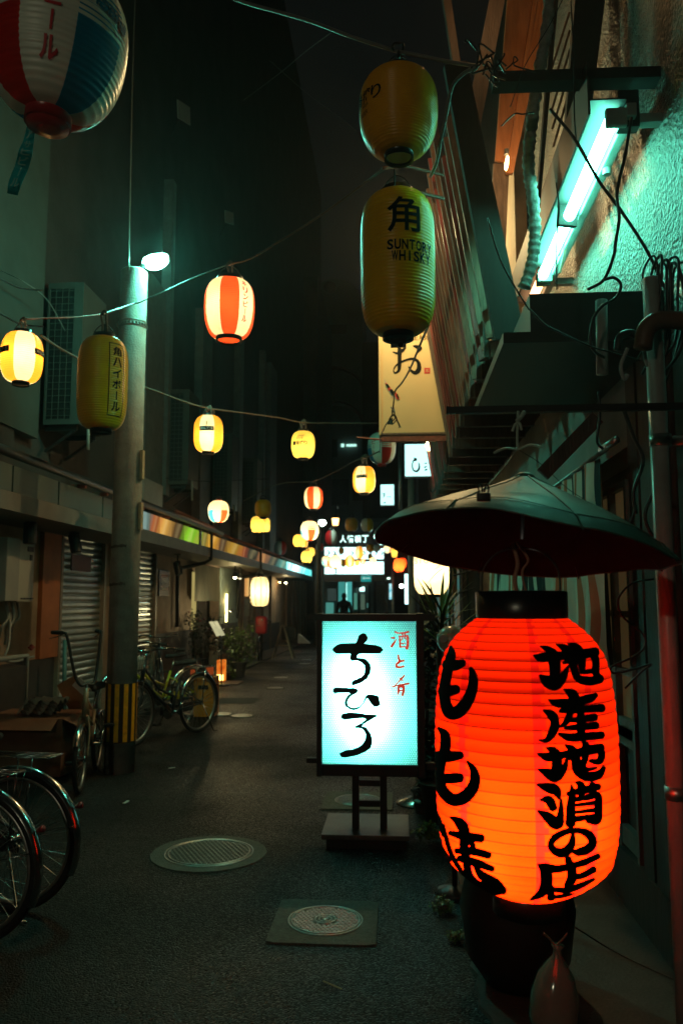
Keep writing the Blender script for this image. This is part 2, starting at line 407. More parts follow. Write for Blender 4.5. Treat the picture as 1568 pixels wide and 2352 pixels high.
Ys = [4.0, YX(135, XW), YX(231, XW), YX(262, XW), YX(351, XW), YX(440, XW), YX(503, XW), 34]
def wallseg(y0, y1, z0=0, z1=2.9, x=XW): mb.box(x-.2, x, y0, y1, z0, z1)
wallseg(-3, Ys[1]-.06); wallseg(Ys[2]+.06, Ys[3]-.06); wallseg(Ys[4]+.06, Ys[5]); wallseg(Ys[6], 34)
wallseg(Ys[1]-.06, Ys[2]+.06, 2.37); wallseg(Ys[3]-.06, Ys[4]+.06, 2.37); wallseg(Ys[5], Ys[6], 2.2)
mb.box(XW-.5, XW-.4, 10, 20, 0, 2.5)
mb.build('wall', WALLB, row_)
for a_, b_, z_ in ((-3, Ys[1]-.12, .86), (Ys[4]+.1, Ys[5]-.02, .95), (Ys[6]+.02, YX(545, XW), .98)): mb = MB(); mb.box(XW, XW+.03, a_, b_, 0, z_); mb.build('dado', DADO, row_)
mb = MB(); mb.box(XW, XW+.05, YX(87, XW), YX(128, XW), .86, 2.28); mb.build('pillar', WALLO, row_)
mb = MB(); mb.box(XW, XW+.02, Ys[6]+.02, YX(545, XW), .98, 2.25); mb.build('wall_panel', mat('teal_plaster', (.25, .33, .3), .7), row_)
# shutters: each slat a piece
def shutter(y0, y1, z1, n, lab):
    fr = MB(); fr.box(XW-.03, XW+.05, y0-.06, y0, 0, z1+.05); fr.box(XW-.03, XW+.05, y1, y1+.06, 0, z1+.05); fr.box(XW-.05, XW+.07, y0-.06, y1+.06, z1, z1+.13)
    s = fr.build('shutter', mat('shutter_frame', (.3, .26, .2), .5, .4), row_); s['label'] = lab
    h = z1/n; base = None
    for i in range(n):
        if base is None:
            m_ = MB(); pr = [(0, 0), (.012, .08), (.02, .3), (.02, .62), (.012, .85), (-.006, .93), (-.006, 1)]
            vs = []; o_ = ORG[row_.name]
            for (dx, t) in pr: vs += [Vector((XW-.02+dx, y0, h*t)), Vector((XW-.02+dx, y1, h*t))]
            m_.add(vs, [(2*k, 2*k+1, 2*k+3, 2*k+2) for k in range(len(pr)-1)])
            base = m_.build('slat', SHUT, s); base.data.materials[0] = SHUT
        else: share(base, 'slat', s, (random.uniform(-.0015, .0015), 0, h*i))
    return s
s1 = shutter(Ys[1], Ys[2], 2.33, 28, 'rolled-down steel shutter left of the striped pole')
s2 = shutter(Ys[3], Ys[4], 2.33, 28, 'rolled-down steel shutter right of the striped pole')
mb = MB(); mb.box(XW+.003, XW+.012, YX(160, XW), YX(184, XW)+.3, 1.87, 2.07); tag(mb.build('notice', mat('faded_red_sheet', (.13, .018, .02), .5)), 'dark red notice sheet stuck on the left shutter', 'notice')
mb = MB(); mb.box(XW+.003, XW+.01, YX(299, XW), YX(313, XW), 1.2, 1.72); tag(mb.build('notice', WHITEP), 'pale paper notice stuck on the right shutter beside the pole', 'notice')
# awning slab, fascia boards, panels glowing with painted reflections
mb = MB(); mb.box(XW, XF, -3, YX(716, XF), 2.27, 2.43); mb.build('awning', FASC, row_)
mb = MB(); mb.box(XW, XF-.12, -3, YX(716, XF), 2.432, 2.7); mb.build('awning_upstand', DARKW, row_)
mb = MB(); mb.tube([(XF+.02, -3, 2.76), (XF+.02, YX(505, XF), 2.75)], .045, 8); mb.build('gutter', BLACK, row_, True)
mb = MB(); mb.tube([(XF+.0, YX(400, XF), 2.83), (XF, YX(485, XF), 2.80), (XF, YX(505, XF), 2.72)], .03, 8); mb.tube([(XF+.0, YX(505, XF), 2.74), (XF, YX(716, XF), 2.74)], .03, 8); mb.build('pipe', RUST, row_, True)
for px in (180, 232, 320, 380, 430, 490, 540, 600, 640): mb = MB(); mb.box(XF-.14, XF+.03, YX(px, XF), YX(px, XF)+.05, 2.68, 2.72); mb.build('gutter_bracket', RUST, row_)
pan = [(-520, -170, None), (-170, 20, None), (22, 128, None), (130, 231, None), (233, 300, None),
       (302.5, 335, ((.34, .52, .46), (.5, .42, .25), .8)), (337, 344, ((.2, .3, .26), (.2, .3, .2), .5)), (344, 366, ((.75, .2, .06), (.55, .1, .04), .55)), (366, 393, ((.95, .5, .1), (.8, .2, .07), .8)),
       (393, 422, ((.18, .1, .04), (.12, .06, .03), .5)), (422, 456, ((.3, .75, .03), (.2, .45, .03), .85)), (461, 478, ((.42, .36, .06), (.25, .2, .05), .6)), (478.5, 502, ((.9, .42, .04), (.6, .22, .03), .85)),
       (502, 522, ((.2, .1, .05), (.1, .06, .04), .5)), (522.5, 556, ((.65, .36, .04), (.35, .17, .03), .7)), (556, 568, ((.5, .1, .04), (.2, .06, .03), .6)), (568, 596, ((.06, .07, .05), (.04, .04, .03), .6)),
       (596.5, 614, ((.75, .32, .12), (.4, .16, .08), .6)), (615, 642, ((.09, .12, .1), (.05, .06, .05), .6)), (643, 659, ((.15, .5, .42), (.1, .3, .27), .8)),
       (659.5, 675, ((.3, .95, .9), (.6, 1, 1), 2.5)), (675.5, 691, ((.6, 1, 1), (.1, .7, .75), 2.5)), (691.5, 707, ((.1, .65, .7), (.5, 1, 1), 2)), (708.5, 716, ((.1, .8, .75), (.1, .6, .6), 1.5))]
GREYP = mat('grey_fascia_sheet', (.09, .13, .12), .4, .3, var=.3, scale=1.5)
def flow_panel(p_, c_, n_, st_):  # reflected lantern colours painted as glow; the far end is a lit sign
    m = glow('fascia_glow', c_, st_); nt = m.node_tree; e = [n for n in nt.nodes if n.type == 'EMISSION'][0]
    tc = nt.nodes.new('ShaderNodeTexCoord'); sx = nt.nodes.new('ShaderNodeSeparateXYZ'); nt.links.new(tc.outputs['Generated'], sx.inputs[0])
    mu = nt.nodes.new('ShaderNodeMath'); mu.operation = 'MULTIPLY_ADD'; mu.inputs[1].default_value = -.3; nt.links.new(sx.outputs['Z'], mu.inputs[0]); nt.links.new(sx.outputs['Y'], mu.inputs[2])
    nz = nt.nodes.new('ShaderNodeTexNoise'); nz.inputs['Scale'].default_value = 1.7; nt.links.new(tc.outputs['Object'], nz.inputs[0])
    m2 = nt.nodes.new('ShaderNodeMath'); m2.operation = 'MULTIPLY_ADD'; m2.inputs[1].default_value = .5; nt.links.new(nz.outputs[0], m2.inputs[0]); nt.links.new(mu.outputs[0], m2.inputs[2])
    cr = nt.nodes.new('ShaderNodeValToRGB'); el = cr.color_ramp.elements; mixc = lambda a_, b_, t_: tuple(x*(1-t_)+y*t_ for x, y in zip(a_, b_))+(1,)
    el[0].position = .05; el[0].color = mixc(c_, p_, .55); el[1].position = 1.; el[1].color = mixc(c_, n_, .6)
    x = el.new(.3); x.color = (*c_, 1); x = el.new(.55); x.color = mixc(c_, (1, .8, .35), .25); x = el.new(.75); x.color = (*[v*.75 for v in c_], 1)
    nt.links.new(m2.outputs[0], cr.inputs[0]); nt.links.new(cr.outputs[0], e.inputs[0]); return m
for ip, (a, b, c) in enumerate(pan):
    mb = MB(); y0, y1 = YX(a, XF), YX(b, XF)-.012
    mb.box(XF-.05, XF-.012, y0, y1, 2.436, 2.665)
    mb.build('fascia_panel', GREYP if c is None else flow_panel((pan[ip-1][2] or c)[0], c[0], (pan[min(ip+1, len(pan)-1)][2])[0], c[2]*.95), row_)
mb = MB(); y0 = YX(456.3, XF); mb.box(XF-.06, XF, y0, YX(460.5, XF), 2.432, 2.7); y0 = YX(302, XF); mb.build('fascia_post', BLACK, row_)
# noren on the left
NOREN = mat('striped_cotton', (.6, .58, .45), .9, var=.3, scale=2, stretch=(1, 3, .2))
def curtain(y0, y1, z0, z1, x, amp, folds, m, ny=90, slits=()):
    mb = MB(); vs = []; nz = 8
    for j in range(nz+1):
        for i in range(ny+1):
            t = i/ny; s = j/nz; y = y0+(y1-y0)*t; a = amp*(.35+.65*s)
            vs.append((x+a*math.sin(t*folds*2*math.pi+.5*math.sin(t*9))+a*.4*math.sin(t*folds*4.7), y, z1+(z0-z1)*s+.012*math.sin(t*folds*2*math.pi)*s))
    fs = [(j*(ny+1)+i, j*(ny+1)+i+1, (j+1)*(ny+1)+i+1, (j+1)*(ny+1)+i) for j in range(nz) for i in range(ny)]
    mb.add(vs, fs); return mb
c_ = curtain(YX(447, -3.85), YX(502, -3.85), 1.5, 2.2, -3.85, .05, 7, NOREN)
t = c_.build('curtain', NOREN, smooth=True); tag(t, 'long pleated pale shop curtain hanging in the doorway on the left', 'curtain')
mb = MB()
mb.box(XW-.35, XW-.3, Ys[5], YX(462, XW), 0, 2.2)
mb.build('door', mat('dark_door', (.03, .03, .028), .5), row_)
WGLOW = glow('warm_strip', (1, .72, .22), 1.6)
mb = MB(); mb.box(XW-.3, XW-.26, YX(466, XW), YX(479, XW), .9, 2.1); mb.build('lit_gap', glow('warm_gap', (.75, .6, .2), .5), row_)
mb = MB(); mb.box(XW-.3, XW-.25, YX(480, XW), YX(501, XW), 0, 2.1); mb.build('door', DADO, row_)
t = thing('wall_light', 'tall glowing strip light on the wall right of the shop curtain', 'light', (XW+.05, YX(517, XW), 1.0))
mb = MB(); y = YX(517, XW); mb.box(XW+.022, XW+.05, y-.03, y+.03, 1.02, 1.66, bev=.008); mb.build('diffuser', glow('strip_bulb', (1, .76, .25), 16), t)
lightobj('bulb_light', t, Vector((XW+.16, y, 1.5)), 6, (1, .72, .25), .05)
mb = MB(); mb.box(XW+.02, XW+.03, y-.05, y+.05, .98, 1.0); mb.build('cap', BLACK, t)
# lit windows and frames further along
WARM = glow_panel('window_warm', (1, .62, .2), (.8, .35, .1), .8)
mb = MB(); mb.box(XW, XW+.03, YX(555, XW), YX(569, XW), 1.62, 2.1); mb.build('window', WARM, row_)
FWM = mat('frame_wood', (.2, .13, .09), .6, var=.3)
for px in (546, 554, 570, 582, 600, 618, 655, 668, 676, 684, 692, 700):
    y = YX(px, XW); mb = MB(); mb.box(XW, XW+.07, y, y+.07, 0, 2.27); mb.build('door_frame', FWM, row_)
mb = MB(); mb.box(XW, XW+.04, YX(556, XW), YX(572, XW), 1.1, 1.55); mb.build('noticeboard', mat('paper_notices', (.5, .42, .25), .7, var=.5, scale=3), row_)
mb = MB(); mb.box(XW, XW+.03, YX(600, XW), YX(640, XW), 0, .8); mb.build('dado', DADO, row_)
for (px, py, wx, st, lab) in ((540, 1323, 1, 1, 'small bare lit spotlight under the awning, left of the hanging pair'), (551.5, 1325, 1, 0, 'small dark spotlight turned sideways beside the lit one'), (656, 1336, 1, 1, 'lit round bulb under the far end of the awning')):
    q = PX(px, py, -3.62); t = thing('spotlight', lab, 'lamp', q, 'small lamps under the awning')
    mb = MB(); mb.tube([(q.x, q.y, 2.27), (q.x, q.y, q.z+.08)], .014, 6); mb.lathe([(.0, .1), (.045, .09), (.055, -.02), (.05, -.03)], 12, q, cap=False); mb.build('housing', BLACK, t, True)
    mb = MB(); mb.lathe([(.001, -.06), (.035, -.045), (.048, -.01), (.03, .02)], 12, q, cap=False); mb.build('bulb', glow('spot_bulb', (1, .86, .5), 50 if st else 2), t, True)
    if st: lightobj('bulb_light', t, q-Vector((0, 0, .12)), 9, (1, .78, .38), .04)
q = PX(642, 1335, -3.9); t = thing('downlight', 'small warm downlight washing the far wall panel', 'lamp', q)
mb = MB(); mb.lathe([(.03, .03), (.04, -.03)], 12, q); mb.build('housing', BLACK, t); mb = MB(); mb.lathe([(.028, -.045), (.03, -.032)], 10, q); mb.build('bulb', glow('amber', (1, .5, .15), 90), t)
mb = MB(); mb.box(XW, XW+.02, YX(630, XW), YX(652, XW), .5, 2.2); mb.build('wall_panel', WALLB, row_)
for (px, py, lab) in ((70, 1215, 'unlit dark cylinder lamp hanging under the awning above the water heater'), (172, 1240, 'unlit dark cylinder lamp hanging before the left shutter'), (408, 1300, 'unlit dark cylinder lamp under the awning above the drainpipe')):
    q = PX(px, py, -3.6); t = thing('pendant_lamp', lab, 'lamp', q, 'unlit lamps under the awning')
    mb = MB(); mb.lathe([(.07, .0), (.07, .012), (.02, .02)], 14, (q.x, q.y, 2.245)); mb.tube([(q.x, q.y, 2.25), q+Vector((0, 0, .06))], .012, 6); mb.build('stem', BLACK, t, True)
    mb = MB(); tl = Matrix.Rotation(R(-12 if px > 100 else 0), 3, 'Y'); mb.lathe([(.05, -.15), (.062, -.14), (.062, .06), (.04, .08)], 14, q, M=tl); mb.build('shade', BLACK, t)
# poster
py0, py1 = YX(362, XW), YX(385, XW)
t = thing('poster', 'small dark framed poster with white script beside the shutter', 'poster', (XW, (py0+py1)/2, 1.6))
mb = MB(); mb.box(XW, XW+.025, py0, py1, 1.58, 2.02); mb.build('board', mat('poster_black', (.02, .02, .025), .4), t)
mb = MB(); mb.box(XW+.026, XW+.03, py0+.12, py1-.12, 1.9, 1.94); mb.build('print', mat('poster_red', (.4, .07, .03), .5), t)
mb = MB(); W_ = py1-py0
brush(mb, [[(.25, .5, .04), (.2, .58, .05), (.35, .62, .04), (.3, .52, .05), (.42, .45, .04)], [(.3, .45, .05), (.5, .5, .04), (.6, .42, .05), (.75, .5, .03)], [(.2, .33, .08), (.45, .3, .08), (.8, .36, .06)]],
      lambda u, v, l: Vector((XW+.028+l, py0+u*W_, 1.58+v*.44)), step=.02)
mb.build('lettering', WHITEP, t)
# drain pipes on the left wall
for pts, m_, r_, lab in (([PX(486, 1200, XF), PX(484, 1285, XF), PX(470, 1293, -3.45), PX(412, 1306, -3.9), PX(408, 1325, -3.93), PX(407, 1440, -3.93)], BLACK, .035, 'dark drainpipe bending from the gutter back to the beige wall'),
                         ([PX(598, 1262, XF), PX(598, 1310, XF), PX(592, 1318, -3.4), PX(552, 1328, -3.9), PX(547, 1335, -3.93), PX(546, 1420, -3.93)], BLACK, .04, 'dark drainpipe behind the white paper lantern, bending to the wall')):
    mb = MB(); mb.tube(pts, r_, 8); tag(mb.build('drainpipe', m_, smooth=True), lab, 'pipe', 'drainpipes of the shop row')
# water heater boxes
a0, a1, a2, a3 = YX(8, -3.75), YX(37, -3.75), YX(76, -3.75), YX(93, -3.75)
ztop = ZX(40, 1240, -3.75); zbot = ZX(40, 1383, -3.75)
t = thing('water_heater', 'pale wall-mounted gas water heater with vents and hoses below', 'water heater', (XW, a1, zbot))
mb = MB(); mb.box(XW, -3.75, a1+.02, a2, zbot, ztop, bev=.012); mb.build('casing', CREAM, t)
mb = MB(); mb.box(-3.749, -3.742, a1+.2, a2-.04, ztop-.1, ztop-.05); mb.box(-3.749, -3.742, a2-.11, a2-.06, ztop-.19, ztop-.13)
for k in range(4): mb.box(-3.749, -3.742, a1+.1+k*.07, a1+.155+k*.07, zbot+.03, zbot+.042)
mb.build('vent', BLACK, t)
mb = MB(); mb.box(XW, -3.86, a2+.003, a3, ztop-.42, ztop-.04); mb.build('side_bracket', PLAST, t)
mb = MB()
for k, (dy, zb) in enumerate(((.1, .35), (.22, .42), (.34, .3))): mb.tube(smooth_line([(XW+.1, a1+dy, zbot), (XW+.12, a1+dy+.02, zbot-.15), (XW+.1, a1+dy-.05, zbot-zb*.7), (XW+.05, a1+dy, zbot-zb)]), .014, 6)
mb.tube(smooth_line([(-3.9, a1+.2, zbot-.1), (-3.85, a1+.1, zbot-.4), (-3.86, a1+.05, zbot-.55), (-3.88, a1+.3, zbot-.6), (-3.9, a2+.4, zbot-.58)]), .013, 6)
mb.build('hose', PLAST, t, True)
t = thing('meter_box', 'plain grey metal box on the wall left of the water heater', 'meter box', (XW, a0, zbot))
mb = MB(); mb.box(XW, -3.72, a0-.02, a1-.01, zbot+.01, ztop+.01, bev=.01); mb.build('casing', PLAST, t)
mb = MB(); 
for k in range(3): mb.tube([(XW+.1, a0+.05+.06*k, zbot), (XW+.1, a0+.05+.06*k, zbot-.5)], .014, 6)
mb.build('conduit', WHITEP, t, True)
mb = MB(); q = PX(73, 1487, -3.88); mb.lathe([(.03, -.01), (.035, 0), (.03, .01)], 12, q, M=Matrix.Rotation(R(90), 3, 'Y')); mb.tube([q-Vector((0, .06, 0)), q+Vector((0, .06, 0))], .012, 6); mb.build('valve', mat('red_valve', (.4, .02, .02), .5), t)
mb = MB(); y = YX(100, -3.6); mb.tube([(-3.75, y-.6, .95), (-3.75, y, .95), (-3.75, y, .2)], .03, 8); tag(mb.build('downpipe', PLAST, smooth=True), 'grey plastic pipe elbow low on the left wall behind the small bicycle', 'pipe')

# upper floors on the left
up = thing('upper_building', 'dark upper storeys above the left shops with vertical ribs', 'building', (-4.05, 8, 2.9))
mb = MB(); mb.box(-8, -4.12, 8.0, 42, 2.72, 24); mb.build('wall', DARKW, up)
PILR = mat('pilaster_grey', (.11, .13, .13), .7, var=.3)
mb0 = None
for px0, px1, z0, z1 in ((322, 365, 3.35, 6.8), (375, 383, 3.3, 9), (455, 478, 3.0, 7.5), (545, 553, 3.0, 9), (602, 606, 3, 9), (618, 632, 3.0, 9.)):
    mb = MB(); mb.box(-4.12, -3.95, YX(px0, -3.95), YX(px1, -3.95), z0, z1); mb.build('pilaster', PILR, up)
mb = MB(); mb.box(-4.12, -3.9, YX(322, -3.9), YX(368, -3.9), 3.0, 3.4); mb.build('vent_hood', PLAST, up)
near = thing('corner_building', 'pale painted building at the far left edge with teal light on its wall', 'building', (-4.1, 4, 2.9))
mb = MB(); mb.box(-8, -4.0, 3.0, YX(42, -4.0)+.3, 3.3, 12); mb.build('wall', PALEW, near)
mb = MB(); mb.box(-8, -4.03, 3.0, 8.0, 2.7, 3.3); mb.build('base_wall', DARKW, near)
# air conditioning units with grid grilles
ACB = mat('ac_casing', (.055, .062, .055), .55, var=.25, scale=2)
def ac_unit():
    t = thing('air_conditioner', '', 'air conditioner', (0, 0, 0), 'tall air conditioner units on the upper left wall')
    w, d, h = .42, .72, 1.68
    mb = MB(); mb.box(0, w, .03, d, 0, h, bev=.012); mb.box(w*.74, w, 0, .03, 0, h); mb.box(0, .02, 0, .03, 0, h); mb.box(.02, w*.74, 0, .03, h-.07, h); mb.box(.02, w*.74, 0, .03, 0, .06); mb.build('casing', ACB, t)
    mb = MB(); mb.box(.02, w*.74, .022, .028, .06, h-.07); mb.build('coil', BLACK, t)
    mb = MB()
    for k in range(20): mb.box(.02, w*.74, .006, .014, .1+k*.078, .108+k*.078)
    for k in range(3): x = .09+k*.075; mb.box(x, x+.007, .0, .006, .06, h-.07)
    mb.build('grille', ACB, t, kind='stuff')
    mb = MB(); mb.box(0, w-.05, .06, .1, -.06, -.002); mb.plank((.0, .08, -.3), (w-.08, .08, -.06), .03, .03); mb.build('bracket', BLACK, t)
    mb = MB(); mb.box(0, w-.05, d-.1, d-.06, -.06, -.002); mb.plank((.0, d-.08, -.3), (w-.08, d-.08, -.06), .03, .03); mb.build('bracket', BLACK, t)
    mb = MB(); mb.tube([(w*.9, .2, .1), (w+.02, .22, .1), (w+.02, .25, -.25)], .02, 6); mb.build('refrigerant_pipe', PLAST, t, True)
    return t
ac = ac_unit()
lab_ac = ('tall grey air conditioner on the upper wall left of the concrete pole', 'second tall air conditioner, on the wall right of the concrete pole', 'third air conditioner along the wall, above the small lit lanterns', 'fourth and farthest air conditioner high on the left wall')
for i, px in enumerate((195, 437, 535, 592)):
    o = ac if i == 0 else dup(ac); o.location = (-4.03, PX(px, (660, 900, 1010, 1080)[i], -3.6).y, 3.5); o['label'] = lab_ac[i]
# small reflective plates high up
for (px, py, s, lab) in ((410, 265, .2, 'faint pale square plate high in the dark left of the street lamp'), (517, 505, .17, 'faint pale square plate on a bracket above the striped lantern')):
    q = PX(px, py, -4.0); t = thing('plate', lab, 'plate', q)
    mb = MB(); mb.plank(q+Vector((.04, -s, -.0)), q+Vector((.16, s, .1)), s*1.6, .02, up=(1, 0, 0)); mb.build('panel', PLAST, t)
    mb = MB(); mb.tube([q+Vector((-.12, 0, -.4)), q+Vector((.08, 0, .0))], .012, 5); mb.build('bracket', BLACK, t)
# wall-side conduits on the left edge
for k, (y0, y1, lab) in enumerate(((640, 662, 'upper black cable sagging into the far left edge'), (720, 745, 'lower black cable sagging into the left edge'))):
    cable('cable', lab, [D(-60, y0-25, 6), D(0, y0, 6.5), D(50, y1, 7), D(100, y1+5, 7.6)], .008, CABLE)

# ================================================================== THE STRIPED POLE
pb = PG(264, 1779); zc_ = F*(.0)  # base centre on the asphalt
pb = Vector((pb.x, pb.y+.11, 0)); PYd = pb.y
ptop = P(302, 622, PYd).z
pole = thing('utility_pole', 'concrete utility pole with yellow and black stripes near its foot', 'utility pole', pb)
r0 = 35*PYd/F/1.0*.98; r1 = r0*.93
mb = MB(); mb.lathe([(r0, 0), (r1, ptop-.02), (r1-.02, ptop)], 40, pb); mb.build('shaft', CONC, pole, True)
z0 = P(264, 1708, PYd-r0).z; z1 = P(264, 1571, PYd-r0).z
mb = MB(); mb.lathe([(r0+.003, z0), (r0+.003, z1)], 40, pb, cap=False); mb.build('black_sleeve', mat('black_tape', (.018, .018, .018), .5), pole, True)
ns = 11; ybase = None
for k in range(ns):
    a0 = 2*math.pi*(k+.1)/ns; vs = []
    for j in range(4):
        a = a0+2*math.pi/ns*.5*j/3
        for z in (z0+.01, z1-.002): vs.append(pb+Vector(((r0+.0055)*math.cos(a), (r0+.0055)*math.sin(a), z)))
    mb = MB(); mb.add(vs, [(2*j, 2*j+2, 2*j+3, 2*j+1) for j in range(3)]); mb.build('yellow_stripe', STRIPY, pole, True)
mb = MB()
for zz in (P(300, 745, PYd).z, P(300, 745, PYd).z-.05): mb.lathe([(r1+.004, zz), (r1+.008, zz+.01), (r1+.004, zz+.02)], 40, pb, cap=False)
for k in range(26): a = 2*math.pi*k/26; mb.box(*(lambda q: (q.x-.008, q.x+.008, q.y-.008, q.y+.008, q.z, q.z+.02))(pb+Vector(((r1+.008)*math.cos(a), (r1+.008)*math.sin(a), P(300, 745, PYd).z-.03))))
mb.build('clamp_band', STEEL, pole)
for (y0, y1) in ((1037, 1102), (1156, 1218)):
    za, zb = P(302, y1, PYd).z, P(302, y0, PYd).z; a = R(-14)
    q = pb+Vector(((r0+.012)*math.cos(a), (r0+.012)*math.sin(a), 0)); mb = MB(); mb.box(q.x-.012, q.x+.014, q.y-.03, q.y+.03, za, zb); mb.build('edge_plate', mat('cream_plate', (.45, .38, .25), .6, var=.3), pole)
TAPE = mat('old_tape_marks', (.09, .08, .07), .8, var=.5, scale=30)
for (x0, x1, y) in ((245, 290, 1256), (252, 290, 1343)):
    zz = P(265, y, PYd-r0).z; mb = MB(); vs = []
    aa = [R(-150)+R(9)*j for j in range(10)]
    for j, a in enumerate(aa):
        for dz in (-.012-.004*math.sin(j*3), .012+.005*math.sin(j*2)): vs.append(pb+Vector(((r0+.0025)*math.cos(a), (r0+.0025)*math.sin(a), zz+dz+.012*j/10)))
    mb.add(vs, [(2*j, 2*j+2, 2*j+3, 2*j+1) for j in range(9)]); mb.build('tape_mark', TAPE, pole)
cable('cable', 'thin vertical wire rising into the dark above the concrete pole', [D(296, 620, 7.3), D(300, 400, 7.6), D(304, 200, 7.9), D(312, -40, 8.4)], .006, GREYCABLE)
# street lamp on the pole
lc = P(358, 600, PYd+.02)
t = thing('street_lamp', 'bright bluish street lamp on an arm at the top of the concrete pole', 'street lamp', lc)
mb = MB(); mb.tube([P(318, 622, PYd), P(330, 610, PYd), P(342, 604, PYd)], .022, 8); mb.lathe([(.06, .04), (.05, .06), (.02, .07)], 20, lc, M=Matrix.Scale(1.5, 3, Vector((1, 0, 0)))); mb.build('arm', STEEL, t, True)
TEAL = (.16, 1.0, .68)
mb = MB(); Ml = Matrix.Rotation(R(-12), 3, 'Y') @ Matrix.Scale(1.65, 3, Vector((1, 0, 0)))
mb.lathe([(.001, -.075), (.03, -.07), (.055, -.05), (.072, -.02), (.076, .01), (.07, .035), (.04, .044)], 20, lc, M=Ml, cap=False); mb.build('bulb', glow('street_bulb', TEAL, 420), t, True)

# ================================================================== LANTERNS
PW = paper('white_lantern_paper', (.62, .62, .54), (.95, .86, .62))
PRD = paper('red_lantern_paper', (.62, .012, .02), (.9, .09, .02))
POR = paper('orange_lantern_paper', (.5, .2, .02), (1.0, .4, .04))
PYE = paper('yellow_lantern_paper', (.5, .34, .008), (1.0, .72, .16))
PYV = paper('yellow_vinyl', (.9, .5, .003), (.3, .2, .002), mixf=.12, rough=.3)
PYA = paper('amber_vinyl', (.85, .38, .005), (.3, .16, .002), mixf=.12, rough=.3)
PBL = paper('blue_lantern_paper', (.01, .26, .42), (.05, .4, .7))
PWU = paper('unlit_white_vinyl', (.72, .78, .68), (.2, .2, .18), mixf=.15, rough=.3)
CAPB = mat('black_plastic', (.012, .012, .013), .28, var=0)
CAPR = mat('red_plastic', (.3, .01, .012), .3, var=.1)
REDLIT = mat('red_print_glowing', (.5, .02, .02), .6, var=0, emis=(.75, .03, .015), estr=.8)  # emission stands in for bulb light through the print
BROWNLIT = mat('brown_print', (.2, .1, .01), .6, var=0)
HOTS = (1, .76, .42)
class Lan: pass
def lantern(label, px, py, w, h, style, lit=0., Rw=.15, rot=0., n=3., tm=.5, cap=.42, ribs=22, seg=48, group=None, zc=None, amp=.018, capcol=None, bottom='open', bulbz=-.1, col=HOTS, hook=True, name='paper_lantern'):
    L = Lan(); zc = zc or 2*Rw*F/w; Rw = w*zc/F/2; H = h*zc/F; c = D(px, py, zc); L.c, L.R, L.H, L.zc = c, Rw, H, zc
    t = thing(name, label, 'lantern', c-Vector((0, 0, H/2)), group); L.t = t
    phi = math.atan2(CAM.y-c.y, CAM.x-c.x); L.phi = phi
    def rr(tt):
        s = (tt-tm)/(tm if tt < tm else 1-tm); s = min(1, abs(s)); return Rw*(cap+(1-cap)*(1-s**n)**(1/2.))
    L.rad = lambda z: rr(min(1, max(0, (z+H/2)/H)))
    prof = []
    for i in range(ribs):
        for j in range(4):
            tt = (i+j/4)/ribs; prof.append((rr(tt)-(Rw*amp if j == 0 else 0 if j == 2 else Rw*amp*.3), -H/2+H*tt))
    prof.append((rr(1.), H/2))
    styles = {'yellow_lit': [PYE], 'yellow': [PYV], 'amber': [PYA], 'kirin': [PRD, PW], 'malts': [PW, POR], 'asahi': [PWU, PRD, PBL] if not lit else [PW, PRD, PBL], 'white': [PW], 'red': [PRD], 'yw': [PWU, PYV], 'rw': [PWU, PRD]}
    ms = styles[style]
    def mc(k, i):
        th = ((k+.5/seg)*360+rot+3600) % 360; z = i/(4*ribs)
        if style in ('kirin', 'malts', 'yw', 'rw'): g_ = 45 if style == 'kirin' else 60 if style == 'malts' else 90; return int(round(th/g_)) % 2
        if style == 'asahi':
            gi = int(round(th/45)) % 8
            if gi % 2 == 0: return 0
            c_ = 1 if gi % 4 == 1 else 2; i4 = i
            if z < .47: return c_
            if z < .74: q = (z-.47)/.27; ph = (z*ribs*.9) % 1; return c_ if ph < .62-.45*q else 0
            return 0
        return 0
    mb = MB(); mb.lathe(prof, seg, c, M=Matrix.Rotation(phi, 3, 'Z'), cap=False, micol=mc); sh = mb.build('paper_shade', ms, t, True)
    cc = capcol or CAPB; rc = Rw*cap; ch = max(.012, Rw*.16)
    mb = MB(); mb.lathe([(rc*1.02, H/2-ch*.2), (rc*1.04, H/2+ch), (rc*.9, H/2+ch), (rc*.88, H/2)], 32, c, cap=False); mb.build('top_ring', cc, t, True)
    mb = MB(); mb.lathe([(rc*.86, -H/2-ch*.6), (rc*1.04, -H/2-ch), (rc*1.03, -H/2+ch*.3)], 32, c, cap=False)
    mb.build('bottom_ring', cc, t, True)
    mb = MB(); mb.lathe([(rc*.86, -H/2-ch*.5), (.001, -H/2-ch*.5)], 24, c, cap=False); mb.build('base_disc', {'disc': WHITEP, 'stripe': PRD}.get(bottom, cc), t)
    if hook:
        mb = MB(); a = phi+math.pi/2; d = Vector((math.cos(a), math.sin(a), 0))*rc
        mb.tube(smooth_line([c+d+Vector((0, 0, H/2+ch)), c+d*.55+Vector((0, 0, H/2+ch+rc*.7)), c+Vector((0, 0, H/2+ch+rc*1.0)), c-d*.55+Vector((0, 0, H/2+ch+rc*.7)), c-d+Vector((0, 0, H/2+ch))]), .003*zc/4, 5)
        mb.build('wire_handle', CABLE, t, True); L.hook = c+Vector((0, 0, H/2+ch+rc))
    if lit: lightobj('bulb_light', t, c+Vector((0, 0, H*bulbz)), lit*210*Rw*Rw, col, Rw*.12)
    def wrap(th0, z0, k=1.0):
        def f(u, v, l=0.):
            z = z0+v; r = L.rad(z)+Rw*.012+l; a = phi+R(th0)+u/Rw; return c+Vector((r*math.cos(a), r*math.sin(a), z))
        return f
    L.wrap = wrap; return L
